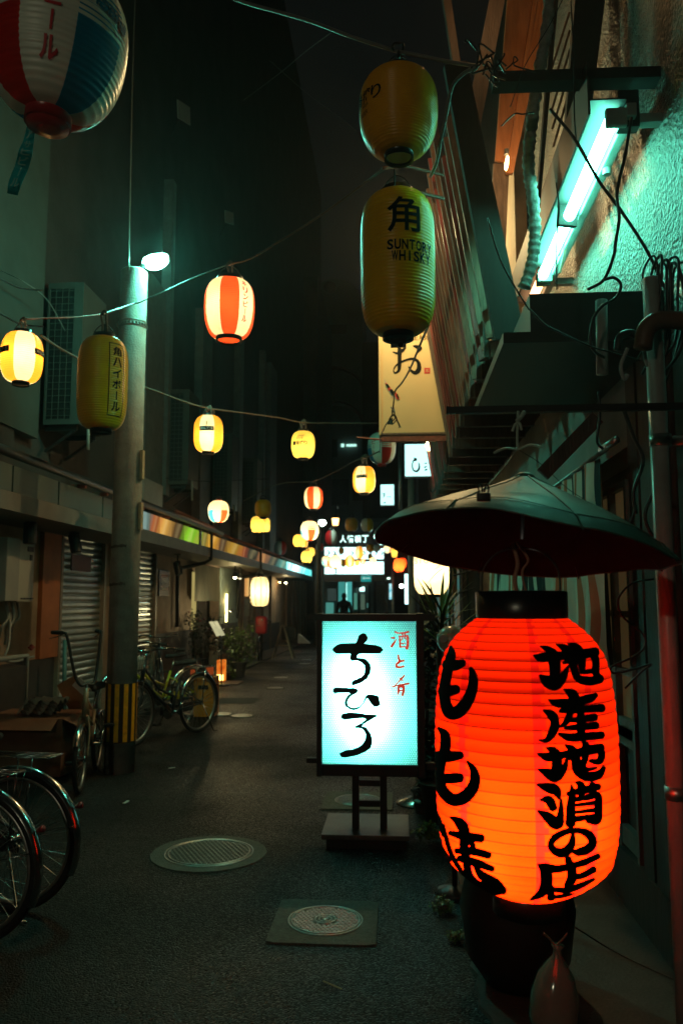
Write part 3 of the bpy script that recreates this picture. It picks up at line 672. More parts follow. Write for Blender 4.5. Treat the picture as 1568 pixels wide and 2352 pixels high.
def label_text(L, items, th, z0, m, maxlen=None, nm='lettering'):
    mb = MB(); put_glyphs(mb, items, L.wrap(th, z0), maxlen or L.R*.12)
    if mb.v: mb.build(nm, m, L.t)
def frame_strips(L, th, z0, w, h, b, m):
    mb = MB(); f = L.wrap(th, z0)
    def strip(u0, u1, v0, v1):
        nu = max(1, int(abs(u1-u0)/(L.R*.1))); nv = max(1, int(abs(v1-v0)/(L.R*.1))); vs = [f(u0+(u1-u0)*i/nu, v0+(v1-v0)*j/nv) for j in range(nv+1) for i in range(nu+1)]
        mb.add(vs, [(j*(nu+1)+i, j*(nu+1)+i+1, (j+1)*(nu+1)+i+1, (j+1)*(nu+1)+i) for j in range(nv) for i in range(nu)])
    if b is None: strip(-w/2, w/2, -h/2, h/2)
    else:
        strip(-w/2, -w/2+b, -h/2, h/2); strip(w/2-b, w/2, -h/2, h/2); strip(-w/2+b, w/2-b, h/2-b, h/2); strip(-w/2+b, w/2-b, -h/2, -h/2+b)
    mb.build('printed_band', m, L.t)
GL = 'small paper lanterns strung over the alley'
# two big yellow ones right of centre
LA = lantern('round yellow unlit lantern with a pale disc underneath, hanging highest right of centre', 915, 262, 180, 196, 'amber', Rw=.17, n=2.6, tm=.56, cap=.36, ribs=38, seg=64, bottom='disc', amp=.02)
label_text(LA, [(c_, (i-1.5)*LA.R*.33, -i*.004, LA.R*.3, LA.R*.36, .014) for i, c_ in enumerate('一番搾り')], -62, LA.R*.18, INK)
mb = MB(); f = LA.wrap(-64, LA.R*.5)
brush(mb, [[(-.03+.012*k, .01+.012*(k % 2), .003), (.0+.01*k, .03, .004), (.02, .02+.01*k, .003)] for k in range(4)], f, step=.005); mb.build('printed_emblem', INK, LA.t)
label_text(LA, row('DRAFT BEER', -.075, 0, .018)+row('BEER', -.03, -.03, .024), -60, -LA.R*.1, INK)
LB = lantern('tall yellow unlit lantern with black character and SUNTORY WHISKY printed, hanging below the round one', 913, 606, 171, 332, 'yellow', Rw=.17, n=5., cap=.4, ribs=44, seg=64, amp=.02)
k_ = LB.zc/F
label_text(LB, [('角', 0, 0, 76*k_, 84*k_, .012)], 10, (606-531)*k_+.008, INK)
label_text(LB, row('SUNTORY', -54*k_, 0, 33*k_, .49, .03, .43), 20, (606-598)*k_, INK)
label_text(LB, row('WHISKY', -44*k_, 0, 33*k_, .49, .03, .43), 20, (606-624)*k_, INK)
mb = MB(); mb.box(LB.c.x-.035, LB.c.x+.035, LB.c.y-.03, LB.c.y+.03, LB.c.z-LB.H/2-.055, LB.c.z-LB.H/2-.03); mb.tube([LB.c+Vector((.0, 0, -LB.H/2-.04)), LB.c+Vector((.01, -.03, -LB.H/2-.06))], .012, 8); mb.build('socket', CAPB, LB.t)
# balloon shaped one, top left
LC = lantern('large white balloon-shaped beer lantern with red and blue gores, cropped by the top left corner', 146, 108, 308, 330, 'asahi', Rw=.225, rot=98, n=2.4, tm=.55, cap=.32, ribs=26, seg=96, capcol=CAPR, amp=.02)
mb = MB(); mb.lathe([(.07, .02), (.072, -.0), (.068, -.045), (.03, -.05)], 24, LC.c-Vector((0, 0, LC.H/2))); mb.build('lower_collar', CAPR, LC.t, True)
k_ = LC.zc/F
label_text(LC, column('アサヒビール', 0, 0, 54*k_, 54*k_, .03, .8), -4, 205*k_, mat('red_print', (.45, .02, .03), .5))
def italic(L, s, th, z, size, m):
    mb = MB(); f = L.wrap(th, z); put_glyphs(mb, row(s, -len(s)*size*.31, 0, size, .58, .03, .55), lambda u, v, l=0: f(u+v*.35, v-u*.12, l), L.R*.1); mb.build('lettering', m, L.t)
italic(LC, 'Asahi', 46, LC.H*.14, 40*k_, INKBLUE); italic(LC, 'Asahi', -58, LC.H*.22, 40*k_, INKBLUE)
LC.t.rotation_euler = (0, R(5), 0); LC.t.location.x -= .04
# ribbon tag below it
mb = MB(); pts = [(100, 290, 12), (96, 330, 16), (93, 352, 21), (86, 385, 21), (76, 420, 20), (70, 452, 16)]
q = smooth_line([Vector(p) for p in pts], 5); vs = []
for i, p in enumerate(q):
    for s in (-1, 1): vs.append(D(p.x+s*p.z*.75, p.y+s*2, LC.zc+.02*math.sin(i*.5)+s*.008))
mb.add(vs, [(2*i, 2*i+1, 2*i+3, 2*i+2) for i in range(len(q)-1)])
TAG = mat('blue_vinyl_tag', (.02, .35, .38), .4); tg = mb.build('ribbon_tag', TAG, LC.t, True)
mb = MB(); items = []
for i, ch in enumerate('アサヒビール'):
    if ch == 'ー': items.append(('|', 0, -i*.9, .12, .7, .02))
    else: items.append((ch, 0, -i*.9, .8, .75, .02))
def tagmap(u, v, l=0):
    s = min(.999, max(0, (-v+.6)/6.2))*(len(q)-1); i = int(s); p = q[i].lerp(q[min(i+1, len(q)-1)], s-i); return D(p.x+u*p.z*1.3, p.y+u*2, LC.zc-.014+.02*math.sin(s*.5))
put_glyphs(mb, items, tagmap, .3); mb.build('lettering', mat('pale_teal_print', (.2, .45, .4), .5), tg)
# highball lantern in front of the pole
LD = lantern('tall yellow unlit lantern with framed vertical lettering, in front of the concrete pole', 236, 881, 113, 214, 'yellow', Rw=.16, n=4.5, cap=.42, ribs=40, seg=64, amp=.02)
k_ = LD.zc/F; label_text(LD, column('角ハイボール', 0, 0, 25*k_, 25.5*k_, .02, .9), 33, 77*k_, INK)
frame_strips(LD, 33, 0*k_, 40*k_, 168*k_, .005, INK)
mb = MB(); mb.lathe([(.02, .0), (.02, .07), (.008, .08)], 10, LD.c+Vector((0, 0, LD.H/2+.02))); mb.build('socket', CAPB, LD.t)
# malts etc.
def malts(L, th, z=None, s=1.):
    z = L.H*.08 if z is None else z; w = L.R*.98*s
    frame_strips(L, th, z, w, L.R*.3*s, None, INK)
    mb = MB(); f = L.wrap(th, z); put_glyphs(mb, row("MALT'S", -w*.40, 0, w*.22, .62, .02, .56), lambda u, v, l=0: f(u, v, .0008*L.zc), L.R*.1); mb.build('lettering', WHITEP, L.t)
    mb = MB(); brush(mb, [[(0, 0, w*.05), (0, w*.22, w*.07), (0, w*.32, w*.03)]], L.wrap(th, z+L.R*.2), step=.01); mb.build('printed_emblem', BROWNLIT, L.t)
LE = lantern('lit white and orange lantern at the far left edge with black labels at its sides', 51, 822, 93, 115, 'malts', 1., Rw=.15, rot=-4, n=2.8, cap=.4, ribs=24, group=GL, bulbz=0)
malts(LE, -64); malts(LE, 62)
LF = lantern('lit egg-shaped lantern with red and cream stripes and red vertical lettering', 527, 711, 115, 134, 'kirin', .8, Rw=.165, n=2.5, tm=.58, cap=.5, ribs=30, seg=64, bottom='stripe', bulbz=.0, group=GL)
k_ = LF.zc/F; label_text(LF, column('キリンビール', 0, 0, 17*k_, 16.5*k_, .025, .85), 38, 56*k_, REDLIT)
LG = lantern('lit lantern with a black label on white, hanging centre left on the sagging cord', 479, 997, 67, 84, 'malts', 1., Rw=.15, rot=10, n=3.2, cap=.4, ribs=20, group=GL); malts(LG, -8)
LH = lantern('lit yellow lantern with small black characters, middle of the sagging cord', 696, 1022, 55, 62, 'yellow_lit', .8, Rw=.15, n=2.6, tm=.52, cap=.42, ribs=18, group=GL)
k_ = LH.zc/F; label_text(LH, [(c_, (-15+i*9)*k_, 0, 8*k_, 9*k_, .02) for i, c_ in enumerate('一番搾り')], -14, 0, INK)
mb = MB(); brush(mb, [[(-10*k_+i*4*k_, 8*k_, 2*k_), (-8*k_+i*4*k_, 14*k_, 1.5*k_), (-5*k_+i*4*k_, 16*k_, 2*k_)] for i in range(4)], LH.wrap(-10, 2*k_), step=.01); mb.build('printed_emblem', BROWNLIT, LH.t)
LI = lantern('lit white and orange lantern with black label below the banner sign', 836, 1102, 52, 61, 'malts', 1., Rw=.15, rot=22, n=3., cap=.4, ribs=18, group=GL); malts(LI, -14)
LJ = lantern('unlit white balloon lantern with blue and red gores, half hidden behind the banner sign', 876, 1030, 65, 72, 'asahi', Rw=.2, rot=20, n=2.3, tm=.55, cap=.3, ribs=18, capcol=CAPR, group=GL)
k_ = LJ.zc/F; label_text(LJ, column('ビール', 0, 0, 12*k_, 12*k_, .025, .8), -34, 16*k_, INKRED)
lantern('small lit lantern with red and cream stripes above the far lanterns', 720, 1144, 43, 50, 'kirin', .8, Rw=.15, rot=22, n=2.4, tm=.58, cap=.42, ribs=14, seg=40, group=GL)
lantern('lit balloon lantern with red and blue lower gores, above the left awning', 502, 1175, 48, 50, 'asahi', 1., Rw=.19, rot=8, n=2.3, tm=.55, cap=.3, ribs=14, seg=48, capcol=CAPR, group=GL)
lantern('unlit yellow lantern just above a lit yellow one, centre left', 604, 1168, 38, 40, 'amber', Rw=.15, n=2.6, cap=.4, ribs=12, seg=32, group=GL)
lantern('lit yellow lantern just below the unlit yellow one', 591, 1205, 31, 37, 'yellow_lit', .9, Rw=.15, n=2.6, cap=.4, ribs=12, seg=32, group=GL)
lantern('second lit yellow lantern touching the first one on its right', 607, 1206, 27, 34, 'yellow_lit', 1., Rw=.15, n=2.6, cap=.4, ribs=12, seg=32, group=GL)
lantern('large round lit balloon lantern left of the far white street light', 711, 1219, 42, 44, 'asahi', 1.2, Rw=.19, rot=30, n=2.3, tm=.55, cap=.3, ribs=12, seg=40, capcol=CAPR, group=GL)
lantern('lit yellow lantern behind and left of the large round balloon lantern', 687, 1242, 29, 28, 'yellow_lit', .8, Rw=.15, n=2.5, cap=.4, ribs=10, seg=28, group=GL)
lantern('lit orange-edged lantern squeezed right of the yellow one', 698, 1244, 18, 26, 'malts', .8, Rw=.15, rot=20, n=2.5, cap=.4, ribs=10, seg=28, group=GL)
lantern('lit pale yellow lantern, lowest of the left cluster', 704, 1279, 27, 26, 'yellow_lit', 1., Rw=.15, n=2.5, cap=.4, ribs=10, seg=28, group=GL)
lantern('lit yellow lantern peeking above the lowest one of the left cluster', 713, 1268, 20, 20, 'yellow_lit', .7, Rw=.15, n=2.5, cap=.4, ribs=10, seg=28, group=GL)
lantern('dim unlit grey balloon lantern over the band of painted reflections', 644, 1259, 28, 32, 'rw', Rw=.19, rot=30, n=2.3, tm=.55, cap=.3, ribs=10, seg=28, group=GL)
lantern('unlit amber lantern above the gate sign, left of a yellow and white one', 807, 1205, 30, 31, 'amber', Rw=.15, n=2.5, cap=.4, ribs=12, seg=28, group=GL)
lantern('unlit yellow and white lantern above the gate sign beside the umbrella tip', 843, 1206, 28, 30, 'yw', Rw=.15, rot=40, n=2.5, cap=.4, ribs=12, seg=28, group=GL)
lantern('unlit red and white lantern at the left end of the gate sign', 761, 1235, 29, 33, 'rw', Rw=.17, rot=-45, n=2.4, cap=.36, ribs=12, seg=28, group=GL)
far_l = [('round lit pinkish lantern, first from the left before the white gate panels', 749.6, 1289.4, 22, 24, 'asahi', 1., 10), ('bright lit lantern, second from the left before the gate panels', 770, 1290.5, 27, 30, 'white', 1.2, 0),
 ('lit orange-edged lantern with tiny black label before the lower gate panels', 803, 1289.5, 21, 26, 'malts', 1., 0), ('tall lit orange lantern before the upper gate panels', 824.7, 1269, 19, 29, 'malts', .8, 30),
 ('small lit lantern with black label near the middle of the gate panels', 833, 1290, 12, 12.5, 'malts', .9, 0), ('small lit yellow lantern between two labelled ones before the gate', 820, 1293, 11, 12, 'yellow_lit', .8, 0),
 ('dim greenish lantern between the bright ones at the gate', 788.5, 1294, 11, 15, 'yellow', 0, 0), ('dark unlit lantern before the upper left gate panel', 783.7, 1265, 13, 15, 'amber', 0, 0),
 ('dark unlit lantern before the upper right gate panels, left of two', 850, 1259, 20, 17, 'amber', 0, 0), ('dark unlit lantern before the upper right gate panels, right of two', 864, 1259, 20, 15, 'rw', 0, 0),
 ('tiny dim olive lantern low on the right gate panels', 849.6, 1278, 11, 12, 'yellow', 0, 0), ('small lit cream lantern before the right gate panels', 856, 1287, 15, 15, 'white', 1., 0),
 ('lit pale lantern with red foot, just right of the gate', 889, 1260.5, 17, 20, 'asahi', 1., 0), ('lit yellowish lantern close right of the pale one, by the umbrella edge', 905, 1267, 14, 28, 'yellow_lit', .9, 0),
 ('tiny yellow lantern by the gate\'s left post', 732, 1297, 8, 11, 'yellow_lit', .4, 0), ('dim lantern above the gate\'s left post', 734, 1257, 18, 18, 'rw', 0, 30), ('dark lantern below the first bright ones at the gate', 761, 1300, 12, 10, 'amber', 0, 0)]
for (lab, x, y, w, h, st, li, ro) in far_l:
    lantern(lab, x, y, w, h, st, li, zc=min(26.5, 2*(.18 if w > 18 else .14)*F/w), rot=ro, n=2.4, cap=.36, ribs=8, seg=24, group=GL, hook=False)
for (lab, x, y, w, h) in (('lit red lantern at the right side of the gate', 916, 1298, 26, 30), ('second red lantern partly behind the first at the gate\'s right', 925, 1293, 15, 22)):
    lantern(lab, x, y, w, h, 'red', 4. if w > 20 else 2., Rw=.16, n=2.6, cap=.4, ribs=10, seg=28, col=(1, .6, .25), hook=False)
LW = lantern('tall white lit paper lantern hanging from a bracket over the left shops', 596.5, 1359, 43, 67, 'white', 1.5, Rw=.2, n=4, cap=.45, ribs=14, seg=40, amp=.02, bulbz=0)
mb = MB()
for k in range(10): a = 2*math.pi*k/10; mb.tube([LW.c+Vector((math.cos(a)*(LW.rad(z)+.003), math.sin(a)*(LW.rad(z)+.003), z)) for z in [LW.H*(-.48+.08*j) for j in range(13)]], .006, 4)
mb.build('frame_ribs', mat('bamboo_rib', (.35, .3, .18), .6), LW.t)
LX = lantern('big white lit shop lantern half hidden behind the black umbrella', 990, 1306, 80, 118, 'white', 1.6, Rw=.24, n=5, cap=.5, ribs=24, seg=48, amp=.012, bulbz=-.05)
k_ = LX.zc/F; label_text(LX, row('SIO', -30*k_, 0, 16*k_, .9, .0, .7), -25, 16*k_, BROWNLIT)
# lantern shaped lamp post and far lights
q = D(770, 1199, 22); t = thing('gas_lamp', 'warm orange lantern-style lamp high above the gate', 'street lamp', q)
mb = MB(); mb.lathe([(.07, -.1), (.1, .1)], 6, q); mb.build('glass', glow('amber_glass', (1, .5, .15), 7), t)
mb = MB(); mb.lathe([(.12, .1), (.05, .2), (.01, .24)], 6, q); mb.lathe([(.05, -.14), (.075, -.1)], 6, q); mb.tube([q+Vector((0, 0, .2)), q+Vector((0, .3, .5)), q+Vector((0, 1, .5))], .02, 6); mb.build('frame', BLACK, t)
q = D(740, 1201, 21); t = thing('street_lamp', 'small distant white street light above the left lantern cluster', 'street lamp', q)
mb = MB(); mb.lathe([(.001, -.09), (.09, -.03), (.1, .02), (.04, .07)], 14, q); mb.build('bulb', glow('far_bulb', (.7, 1, .85), 60), t, True)
mb = MB(); mb.tube([q+Vector((-.02, .03, .07)), q+Vector((-.1, .1, .1)), Vector((q.x-.1, q.y+.1, 0))], .05, 8); mb.build('post', STEEL, t, True)
for (x, y, lab) in ((866.5, 1233.5, 'upper oval floodlight at the umbrella tip, shining on the gate'), (875, 1244, 'lower oval floodlight at the umbrella tip')):
    q = D(x, y, 20); t = thing('floodlight', lab, 'lamp', q, 'floodlights by the gate'); M_ = Matrix.Rotation(R(62), 3, 'X') @ Matrix.Rotation(R(20), 3, 'Y')
    mb = MB(); mb.lathe([(.09, 0), (.001, .01)], 16, q, M=M_, cap=True); mb.build('lens', glow('flood_lens', (.5, 1, .85), 12), t); mb = MB(); mb.lathe([(.1, -.01), (.1, -.06), (.05, -.12)], 16, q, M=M_); mb.build('housing', BLACK, t)
# ------------------------------------------------------------------ the big red lantern
YR = 2.25
fwd = ROT @ Vector((0, 0, -1))
rp = [(1418, 102), (1432, 122), (1450, 143), (1470, 162), (1500, 181), (1540, 194), (1600, 202), (1680, 207), (1760, 208), (1850, 207), (1920, 201), (1970, 188), (1994, 166), (2016, 138), (2036, 104), (2047, 80)]
ax = P(1205, 1740, YR); prz = []
for (y, r) in rp:
    p = P(1205, y, YR); prz.append((p.z, r*((p-CAM).dot(fwd))/F*.985))
prz.sort()
def rr_red(z):
    if z <= prz[0][0]: return prz[0][1]
    if z >= prz[-1][0]: return prz[-1][1]
    for (za, ra), (zb, rb) in zip(prz, prz[1:]):
        if z <= zb: t_ = (z-za)/(zb-za); return ra+(rb-ra)*t_
zb_, zt_ = prz[0][0], prz[-1][0]; NR = 30
# rib spacing is tighter towards both ends, as the paper folds up
lev = [0.]
for i in range(NR): s = (i+.5)/NR; lev.append(lev[-1]+.35+math.sin(math.pi*s)**.7)
lev = [zb_+(zt_-zb_)*l/lev[-1] for l in lev]
RPAP = paper('vermilion_paper', (.3, .006, .008), (1., .017, .0005), mixf=.975, rough=.5, var=.08)
RSEAM = paper('vermilion_overlap', (.3, .006, .008), (.8, .008, .003), mixf=.95, rough=.35)
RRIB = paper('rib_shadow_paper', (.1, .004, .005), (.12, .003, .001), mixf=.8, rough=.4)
prof = []; kinds = []
for i in range(NR):
    a, b = lev[i], lev[i+1]
    for j, (t_, am) in enumerate(((0, -.0022), (.075, -.0016), (.3, .0), (.55, .0006), (.82, -.0004))):
        z = a+(b-a)*t_; prof.append((rr_red(z)+am, z)); kinds.append(1 if j == 0 else 0)
prof.append((rr_red(zt_), zt_))
t = thing('red_lantern', 'huge glowing red paper lantern with black brushed characters, under the black umbrella', 'lantern', (ax.x, YR, zb_))
AX = Vector((ax.x, YR, 0)); seg = 144; phiR = math.atan2(-YR, -ax.x)
seams = [R(a) for a in (-40, 8, 42, 92, 140, 185, 235, 280)]
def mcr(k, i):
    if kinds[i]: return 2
    a = (k+.5/seg)*2*math.pi
    for s_ in seams:
        d = (a-s_-.012*math.sin(i*.9)+math.pi) % (2*math.pi)-math.pi
        if abs(d) < .055: return 1
    return 0
mb = MB(); mb.lathe(prof, seg, AX, M=Matrix.Rotation(phiR, 3, 'Z'), cap=False, micol=mcr); mb.build('paper_shade', [RPAP, RSEAM, RRIB], t, True)
def red_hit(px, py, lift=0.):
    d = ray(px, py); L0, L1 = YR-.34, YR+.02; best = None; prev = None; N = 26
    def g_(s): p = CAM+d*s; return math.hypot(p.x-AX.x, p.y-AX.y)-(rr_red(p.z)+.0016+lift)
    for i in range(N+1):
        s = (L0+(L1-L0)*i/N)/d.y; v = g_(s)
        if v <= 0:
            if prev is None: break
            a, b = prev, s
            for _ in range(9):
                m_ = (a+b)/2
                if g_(m_) <= 0: b = m_
                else: a = m_
            return CAM+d*b
        if best is None or v < best[0]: best = (v, s)
        prev = s
    p = CAM+d*best[1]; q_ = Vector((p.x-AX.x, p.y-AX.y)); q_ = q_.normalized()*(rr_red(p.z)+.0016+lift); return Vector((AX.x+q_.x, AX.y+q_.y, p.z))
SK = .37755
def mA(x, y, l=0.): return red_hit(976.1+x*SK, 1291.9+y*SK, l)
def mB_(x, y, l=0.): return red_hit(976.1+x*SK, 1693.9+y*SK, l)
A1 = [[(658, 566, 10), (700, 578, 46), (770, 572, 46), (850, 568, 40)], [(700, 510, 8), (742, 528, 36), (778, 572, 62), (788, 640, 58), (785, 700, 52)], [(698, 690, 18), (730, 715, 55), (785, 742, 62), (832, 700, 48), (872, 628, 10)],
      [(795, 498, 8), (850, 525, 44), (890, 580, 52), (905, 650, 40), (930, 705, 40), (1000, 722, 46), (1064, 708, 44)], [(838, 612, 12), (880, 592, 42), (950, 560, 48), (1035, 545, 48)], [(865, 493, 8), (915, 517, 44), (948, 570, 46), (952, 650, 34)],
      [(1020, 548, 44), (1036, 610, 38), (1036, 670, 38), (1062, 700, 26)], [(945, 668, 20), (1000, 663, 26), (1032, 650, 22)]]
A2 = [[(842, 772, 8), (890, 800, 52), (925, 835, 34)], [(748, 834, 8), (800, 856, 44), (900, 852, 46), (1000, 826, 44), (1036, 806, 26)], [(820, 903, 22), (900, 896, 38), (1000, 890, 38), (1074, 886, 44)], [(905, 850, 40), (915, 900, 34)],
      [(714, 898, 8), (760, 922, 46), (788, 970, 46), (772, 1035, 46), (735, 1082, 26), (690, 1080, 8)], [(872, 885, 26), (878, 925, 36), (850, 978, 28), (812, 1002, 10)], [(945, 900, 34), (946, 980, 44), (946, 1055, 40)],
      [(862, 964, 12), (940, 955, 34), (1030, 942, 40)], [(850, 1006, 18), (940, 1000, 34), (1038, 992, 40)], [(814, 1044, 18), (880, 1064, 42), (980, 1058, 42), (1072, 1050, 40)]]
B1 = [[(682, 98, 10), (740, 118, 46), (800, 115, 42), (866, 98, 34)], [(735, 62, 8), (780, 85, 48), (800, 140, 54), (792, 210, 46)], [(686, 194, 10), (740, 215, 48), (790, 240, 56), (838, 192, 42), (862, 138, 14)],
      [(850, 46, 8), (890, 75, 46), (915, 140, 50), (925, 200, 48), (980, 236, 50), (1050, 228, 46), (1086, 184, 24)], [(850, 140, 12), (900, 108, 42), (980, 80, 48), (1068, 62, 46)], [(950, 18, 8), (975, 50, 40), (972, 120, 36), (960, 172, 30), (990, 195, 18), (1042, 186, 12)],
      [(1058, 60, 40), (1072, 105, 38), (1055, 145, 36), (1000, 142, 18)]]
B2 = [[(680, 288, 12), (740, 305, 48), (792, 322, 54), (815, 372, 18)], [(700, 380, 12), (750, 382, 48), (778, 430, 40)], [(686, 448, 14), (740, 480, 50), (800, 525, 62), (822, 470, 36), (825, 378, 14)], [(888, 288, 10), (893, 340, 34), (885, 420, 44), (882, 525, 52)],
      [(868, 342, 22), (960, 322, 38), (1052, 300, 36)], [(914, 270, 10), (944, 292, 44), (950, 352, 34)], [(1016, 284, 34), (1000, 330, 24)], [(900, 378, 26), (980, 366, 30), (1046, 352, 38), (1052, 430, 42), (1042, 505, 44), (985, 508, 22)],
      [(912, 412, 18), (1040, 396, 24)], [(912, 455, 18), (1036, 440, 24)], [(880, 502, 34), (1034, 478, 26)]]
B3 = [[(897, 592, 22), (888, 650, 40), (850, 698, 52), (790, 692, 42), (762, 650, 32), (795, 604, 36), (860, 572, 32), (930, 566, 30), (990, 588, 44), (1018, 635, 44), (990, 678, 46), (930, 698, 40), (886, 690, 10)]]
B4 = [[(866, 738, 34), (886, 790, 46), (892, 850, 50), (868, 905, 44)], [(682, 772, 10), (722, 790, 46), (800, 800, 40), (890, 782, 34), (970, 758, 34), (1052, 722, 30)], [(728, 800, 56), (738, 870, 62), (712, 940, 50), (640, 988, 12)],
      [(896, 852, 26), (960, 838, 32), (1024, 802, 34)], [(764, 905, 26), (764, 975, 42)], [(775, 925, 24), (860, 930, 32), (950, 898, 30), (1026, 862, 16)], [(778, 972, 22), (850, 962, 20), (905, 950, 8)]]
L1 = [[(155, 512, 14), (158, 560, 48), (140, 640, 52), (118, 760, 54), (122, 850, 56), (150, 912, 66), (200, 908, 66), (252, 850, 62), (288, 760, 52), (290, 690, 44), (276, 645, 22)], [(128, 622, 52), (180, 625, 56), (228, 612, 40)], [(100, 782, 50), (150, 780, 56), (190, 772, 46)]]
L2 = [[(80, -58, 14), (118, -15, 48), (122, 60, 54), (96, 150, 52), (86, 240, 52), (104, 320, 58), (165, 378, 62), (240, 362, 66), (296, 290, 58), (296, 205, 42), (256, 145, 12)], [(70, 112, 48), (140, 116, 58), (214, 108, 42)], [(92, 250, 48), (160, 248, 52), (212, 246, 48)]]
L3 = [[(68, 442, 8), (92, 530, 26), (108, 602, 10)], [(112, 528, 10), (124, 600, 22), (150, 690, 24), (190, 770, 24), (240, 840, 20), (286, 902, 8)], [(152, 484, 10), (205, 515, 50), (236, 565, 56), (236, 640, 48), (238, 700, 44), (262, 760, 40)],
      [(150, 582, 24), (240, 602, 46), (340, 614, 44)], [(190, 690, 30), (290, 694, 40), (384, 716, 38)], [(205, 736, 30), (300, 760, 42), (408, 800, 30)], [(250, 775, 38), (272, 850, 42), (320, 905, 56), (400, 930, 50), (478, 936, 34)],
      [(296, 778, 14), (345, 840, 46), (420, 890, 60), (476, 930, 36)], [(252, 640, 12), (284, 650, 30), (296, 700, 24)], [(118, 690, 10), (150, 745, 14), (150, 760, 6)]]
mb = MB()
for s_ in (A1, A2, L1): brush(mb, s_, mA, across=4, step=9, fat=1.24)
for s_ in (B1, B2, B3, B4, L2, L3): brush(mb, s_, mB_, across=4, step=9, fat=1.24)
mb.build('brushed_lettering', INK, t)
kk = YR/F; rt_ = rr_red(zt_)
zc1 = P(1205, 1360, YR).z
mb = MB(); mb.lathe([(rt_*1.0, zt_-.01), (rt_*1.03, zt_+.004), (rt_*1.03, zc1), (rt_*.97, zc1+.003), (rt_*.96, zt_)], 64, AX, cap=False); mb.lathe([(rt_*.96, zt_+.01), (.03, zt_+.01)], 48, AX, cap=False); mb.build('top_ring', CAPB, t, True)
mb = MB(); rb_ = prz[0][1]; mb.lathe([(rb_, zb_+.004), (rb_*1.03, zb_), (rb_*1.03, zb_-.05), (rb_*.95, zb_-.05), (.001, zb_-.05)], 48, AX, cap=False); mb.build('bottom_ring', CAPB, t, True)
mb = MB()
for s_ in (-1, 1): mb.tube(smooth_line([AX+Vector((s_*rt_*.88, 0, zc1-.02)), AX+Vector((s_*rt_*.85, 0, zc1+.06)), AX+Vector((s_*rt_*.5, 0, zc1+.11)), AX+Vector((0, 0, zc1+.125))]), .0028, 6)
mb.build('wire_handle', CABLE, t, True)
TW = mat('pink_twine', (.45, .2, .14), .8, var=.3)
mb = MB(); mb.tube(smooth_line([AX+Vector((-.005, -.02, zc1-.04)), AX+Vector((-.02, -.03, zc1+.03)), AX+Vector((-.01, -.02, zc1+.08)), AX+Vector((-.02, 0, zc1+.135))]), .006, 6); mb.tube(smooth_line([AX+Vector((.02, -.03, zc1-.04)), AX+Vector((.0, -.03, zc1+.05)), AX+Vector((.02, -.01, zc1+.09)), AX+Vector((-.01, 0, zc1+.14))]), .0035, 6); mb.build('twine', TW, t, True)
for (bx_, by_, bt_, be_) in ((-.085, -.115, .19, 3.8), (.055, -.125, .30, 3.8), (-.06, -.135, .38, 2.8)): lightobj('bulb_light', t, AX+Vector((bx_, by_, zb_+(zt_-zb_)*bt_)), be_*1.4, (1, .85, .7), .05)

# ================================================================== BLACK UMBRELLA OVER THE RED LANTERN
UC = Vector((.352, 2.3, 1.676)); UR = .422
UM = Matrix.Rotation(R(-8.6), 3, 'X') @ Matrix.Rotation(R(5), 3, 'Y')
t = thing('umbrella', 'wide dark umbrella canopy slung as a rain cover above the red lantern', 'umbrella', UC)
CLOTH = mat('grey_green_canvas', (.05, .12, .09), .5, var=.3, scale=5, bump=.25, bscale=14)
CLOTHU = mat('umbrella_lining', (.02, .02, .018), 1., var=.3, spec=.05)
NA = 128; NQ = 14; rib8 = 8
def uz(r, a):
    k = abs(((a/(2*math.pi)*rib8+.25) % 1)-.5)*2          # 1 on a rib, 0 between
    z = .2*(1-(r/UR)**.86)
    q = r/UR; s_ = max(0, math.cos(a-R(-48)))**1.6
    return z-.008*q**2*(1-k)**1.5-.05*s_*q**2.2-.02*max(0, (q-.9)/.1)**1.2+.005*math.sin(a*3+.7)*q*q+.003*math.sin(a*7+r*22)*q-.006*math.exp(-((q-.55)/.2)**2)*math.sin(a*4+2)
def urim(a):
    k = abs(((a/(2*math.pi)*rib8+.25) % 1)-.5)*2
    return UR*(1-.014*(1-k**1.6)+.006*math.sin(a*11)*math.sin(a*3))
vs = []; vu = []
for j in range(NQ+1):
    for i in range(NA):
        a = 2*math.pi*i/NA; r = .018+(urim(a)-.018)*j/NQ; p = Vector((r*math.cos(a), r*math.sin(a), uz(r, a)))
        vs.append(UC+UM @ p); vu.append(UC+UM @ (p-Vector((0, 0, .004))))
fs = [(j*NA+i, j*NA+(i+1) % NA, (j+1)*NA+(i+1) % NA, (j+1)*NA+i) for j in range(NQ) for i in range(NA)]
mb = MB(); mb.add(vs, [f[::-1] for f in fs]); mb.build('canopy', CLOTH, t, True)
mb = MB(); mb.add(vu, fs); mb.build('lining', CLOTHU, t, True)
